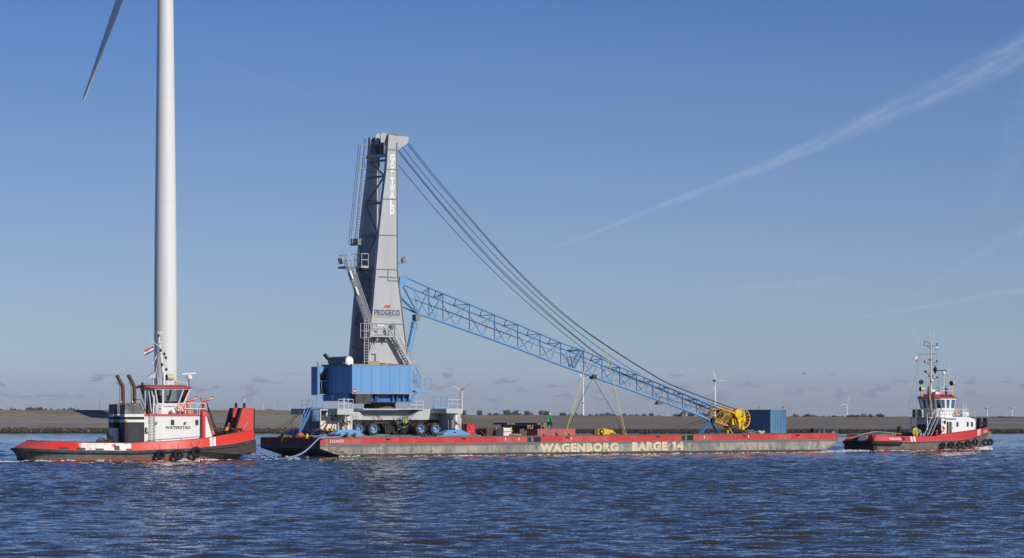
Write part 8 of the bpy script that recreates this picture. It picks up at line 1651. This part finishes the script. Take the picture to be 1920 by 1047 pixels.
# chains of the carrier
for i, (a, b_, va, vb, lab) in enumerate((
    ((636, 770), 576, -3.9, 1.2, 'long rusty chain crossing the driver cab to the barge corner'), ((634.5, 772), 612, -3.9, 0.9, 'rusty chain slanting down steeply before the driver cab'),
    ((617, 790), 601.5, -2.9, 2.2, 'short hanging chain at the left of the hazard strip'), ((628, 790), 626, -2.9, 1.6, 'short hanging chain at the right of the hazard strip'),
    ((703, 775), 733, -1.9, 0.8, 'rusty chain from the carrier frame, steeper one of the left pair'), ((705, 776), 751, -1.9, 0.6, 'rusty chain from the carrier frame, longer one of the left pair'),
    ((754, 777), 796, -1.9, 0.7, 'rusty chain before the third wheel, nearer one of the right pair'), ((757, 777), 812.5, -1.9, 0.5, 'rusty chain before the third wheel, longest of the right pair'),
    ((722, 790), 724.5, -2.0, 1.5, 'single chain hanging straight left of the engine'),
    ((865, 776), 890, -4.0, 1.8, 'rusty chain beside the red cabinet, falling to its right'), ((864, 777), 872, -4.2, 2.4, 'rusty chain bundle falling left of the red cabinet'), ((866, 776), 912, -4.0, 1.0, 'longest rusty chain passing over the red cabinet'))):
    lash('lashing_chain', [cw(*a, va), deckp(b_, vb)], 0.03, Mchain, lab, 'chain', 'rusty lashing chains', links=True)
for i, (a, b_, va, vb, lab) in enumerate((((566, 770), 503, 1.6, 8.8, 'upper rusty chain reaching furthest left over the barge deck'), ((565, 772), 519, 1.4, 6.8, 'second rusty chain at the left end, just below the upper one'), ((547, 793), 547.5, 1.4, 7.0, 'chain hanging straight from the left end chains'))):
    lash('lashing_chain', [cw(*a, va), deckp(b_, vb)], 0.03, Mchain, lab, 'chain', 'rusty lashing chains', links=True)
for i, (a, b_) in enumerate((((1325, 786), 1225), ((1328, 790), 1243))):
    lash('lashing_wire', [cw(*a, 0.4), deckp(b_, 9.0 - i)], 0.03, M['wire'], ('upper' if i == 0 else 'lower') + ' dark lashing wire running left from below the boom tip', 'wire')
# pale blue tow lines between the big tug bow and the barge, slack into the water
pA = Vector(T1.world(T1.at(475.5, 833, -0.4))); pB = Vector(B.world((B.U(599, -0.06), -0.08, DZ(0) + 0.05))); pC = deckp(640, 0.5); pC.z += 0.12
Mtow = mat('tow_blue', (0.24, 0.34, 0.56), 0.8, c2=(0.34, 0.42, 0.58), amt=0.5, scale=4)
for i, dz_ in enumerate((0.0, 0.16)):
    pts = []
    for x, y in ((475.5, 833), (483, 841), (496, 851), (512, 858), (530, 860), (550, 856), (568, 849), (582, 838), (592, 828), (598.5, 822.5)):
        f = (x - 475.5) / 123.0; D = pA.y + (pB.y - pA.y) * f + (0.25 if i else 0); y += 1.8 * i * math.sin(math.pi * min(1, f)); Z = max(CH + (HY - y) / FPX * D, 0.03); pts.append(((x - CX) / FPX * D, D - 0.4, Z))
    pts += [pB + Vector((0.25, -0.1, 0.08 - 0.1 * i)), (pB + pC) / 2 + Vector((0, 0.1 * i, 0.02)), pC + Vector((0, 0.25 * i, 0))]
    lash('tow_line', smooth_pts([Vector(p) for p in pts]), 0.055, Mtow, ('upper' if i == 0 else 'lower') + ' pale blue tow line hanging from barge corner into the water', 'rope', 'pale blue tow lines')
# tan tow bridle from the right end of the barge to the small tug
e0 = Vector(B.world((BL - 0.3, 2.0, DZ(BL) - 0.05))); e1 = Vector(T2.world((us + 0.35, -0.4, ZT2(0) + 0.10))); e2 = Vector(T2.world((T2.U(1690, -0.4), -0.4, 2.05)))
pts = [e0 + (e1 - e0) * f + Vector((0, 0, -0.55 * math.sin(math.pi * f))) for f in [i / 12 for i in range(13)]] + [e1.lerp(e2, 0.3) + Vector((0, 0, 0.28)), e1.lerp(e2, 0.6) + Vector((0, 0, 0.2)), e2]
lash('tow_rope', pts, 0.075, mat('tow_tan', (0.33, 0.22, 0.13), 0.9, amt=0.5, scale=3), 'tan tow rope from the barge right end over the small tug stern', 'rope')
e3 = Vector(B.world((BL - 0.2, 9.0, DZ(BL) - 0.05))); lash('tow_rope', [e3 + (e1 - e3) * f + Vector((0, 0, -0.4 * math.sin(math.pi * f))) for f in [i / 10 for i in range(11)]], 0.05, Mchain, 'second darker tow rope from the barge far corner to the small tug', 'rope')

# ------------------------------------------------------------------ broken water along the hulls
fo = MB(); rs = random.Random(12)
def foam(p, r_, hgt=0.05):
    z = water_height(p[0], p[1]) + 0.015; n = 7; a0 = rs.uniform(0, 6.28); e = [rs.uniform(0.55, 1.15) for _ in range(n)]
    fo.loft([[(p[0] + r_ * e[j] * k * math.cos(a0 + j * 0.898), p[1] + r_ * 0.7 * e[j] * k * math.sin(a0 + j * 0.898), z + h) for j in range(n)] for k, h in ((1.0, -0.03), (0.8, hgt * 0.6), (0.3, hgt))])
def foam_line(fr, pts, n, spread, r0, r1, hg=0.05):
    w_ = [Vector(fr.world((*p, 0))) for p in pts]; seg = [(b_ - a).length for a, b_ in zip(w_, w_[1:])]; T_ = sum(seg)
    for _ in range(n):
        s_ = rs.random() * T_; i = 0
        while i < len(seg) - 1 and s_ > seg[i]: s_ -= seg[i]; i += 1
        c = w_[i].lerp(w_[i + 1], min(1, s_ / seg[i])); cl2 = 0.5 + 0.5 * math.sin(c.x * 1.7) * math.sin(c.x * 0.61 + 1)
        if rs.random() > 0.25 + 0.75 * cl2: continue
        d = abs(rs.gauss(0, spread)); foam((c.x + fr.s * d, c.y - fr.c * d), rs.uniform(r0, r1), rs.uniform(0.3, 1) * hg)
foam_line(B, [(3.0, -0.1), (BL - 3, -0.1)], 630, 0.275, 0.05, 0.225, 0.078); foam_line(B, [(2.5, 11.0), (2.6, 0.2), (4.5, -0.15)], 225, 0.312, 0.06, 0.275, 0.104); foam_line(B, [(17, -0.2), (20, -0.2)], 90, 0.25, 0.08, 0.312, 0.156); foam_line(B, [(BL - 3.5, -0.2), (BL - 1.2, -0.4), (BL + 2, -0.8)], 90, 0.375, 0.06, 0.25, 0.104)
def hull_line(H, t0, t1, off=0.1): return [(H.us + t * H.L, -(H.bw(t) + off)) for t in [t0 + (t1 - t0) * i / 14 for i in range(15)]]
foam_line(T1, hull_line(H1, 0.02, 0.94), 450, 0.275, 0.05, 0.225, 0.078); foam_line(T1, hull_line(H1, 0.6, 0.95), 240, 0.312, 0.06, 0.275, 0.13); foam_line(T1, [(H1.us + H1.L * 0.94, -0.3), (H1.us + H1.L + 1.5, -0.6), (H1.us + H1.L + 5, -0.9)], 195, 0.375, 0.05, 0.25, 0.078); foam_line(T1, [(H1.us - 6, -1.0), (H1.us + 0.6, -1.6)], 195, 0.438, 0.06, 0.275, 0.065)
foam_line(T2, hull_line(H2, 0.0, 0.97), 255, 0.275, 0.05, 0.25, 0.091); foam_line(T2, hull_line(H2, 0.82, 0.99, 0.25), 255, 0.375, 0.08, 0.375, 0.364); foam_line(T2, [(us - 0.6, 2.4), (us - 0.5, -2.6)], 225, 0.438, 0.08, 0.325, 0.13); foam_line(T2, [(us - 8, -1.5), (us - 0.4, -0.5)], 225, 0.625, 0.06, 0.3, 0.078)
for (a, b_) in ((T1, H1), (T2, H2)): foam_line(a, [(b_.us - 1, 0), (b_.us - 16, 0.5)], 260, 1.2, 0.05, 0.2, 0.05)
foam_line(B, [(BL - 2, 1), (BL + 6, 1)], 120, 0.8, 0.05, 0.2, 0.05); foam_line(B, [(-5, 5), (2, 5)], 160, 2.0, 0.05, 0.22, 0.05)
tag(fo.build('foam', mat('foam_white', (0.58, 0.58, 0.56), 0.8, c2=(0.35, 0.36, 0.36), amt=0.6, scale=3)), kind='stuff')

# ------------------------------------------------------------------ thin sea haze
hz_b = MB().box(-9000, 9000, -300, 15500, -32, 180); hz_o = hz_b.build('haze', bpy.data.materials.new('haze_air'), smooth=False); tag(hz_o, kind='stuff')
m = hz_o.data.materials[0]; m.use_nodes = True; t = NT(m.node_tree); t.n.clear()
pv = t.new('ShaderNodeVolumePrincipled'); pv.inputs['Color'].default_value = (0.84, 0.925, 1.0, 1); pv.inputs['Density'].default_value = 3.0e-5; pv.inputs['Anisotropy'].default_value = 0.0
o_ = t.new('ShaderNodeOutputMaterial'); t.l.new(pv.outputs[0], o_.inputs['Volume'])
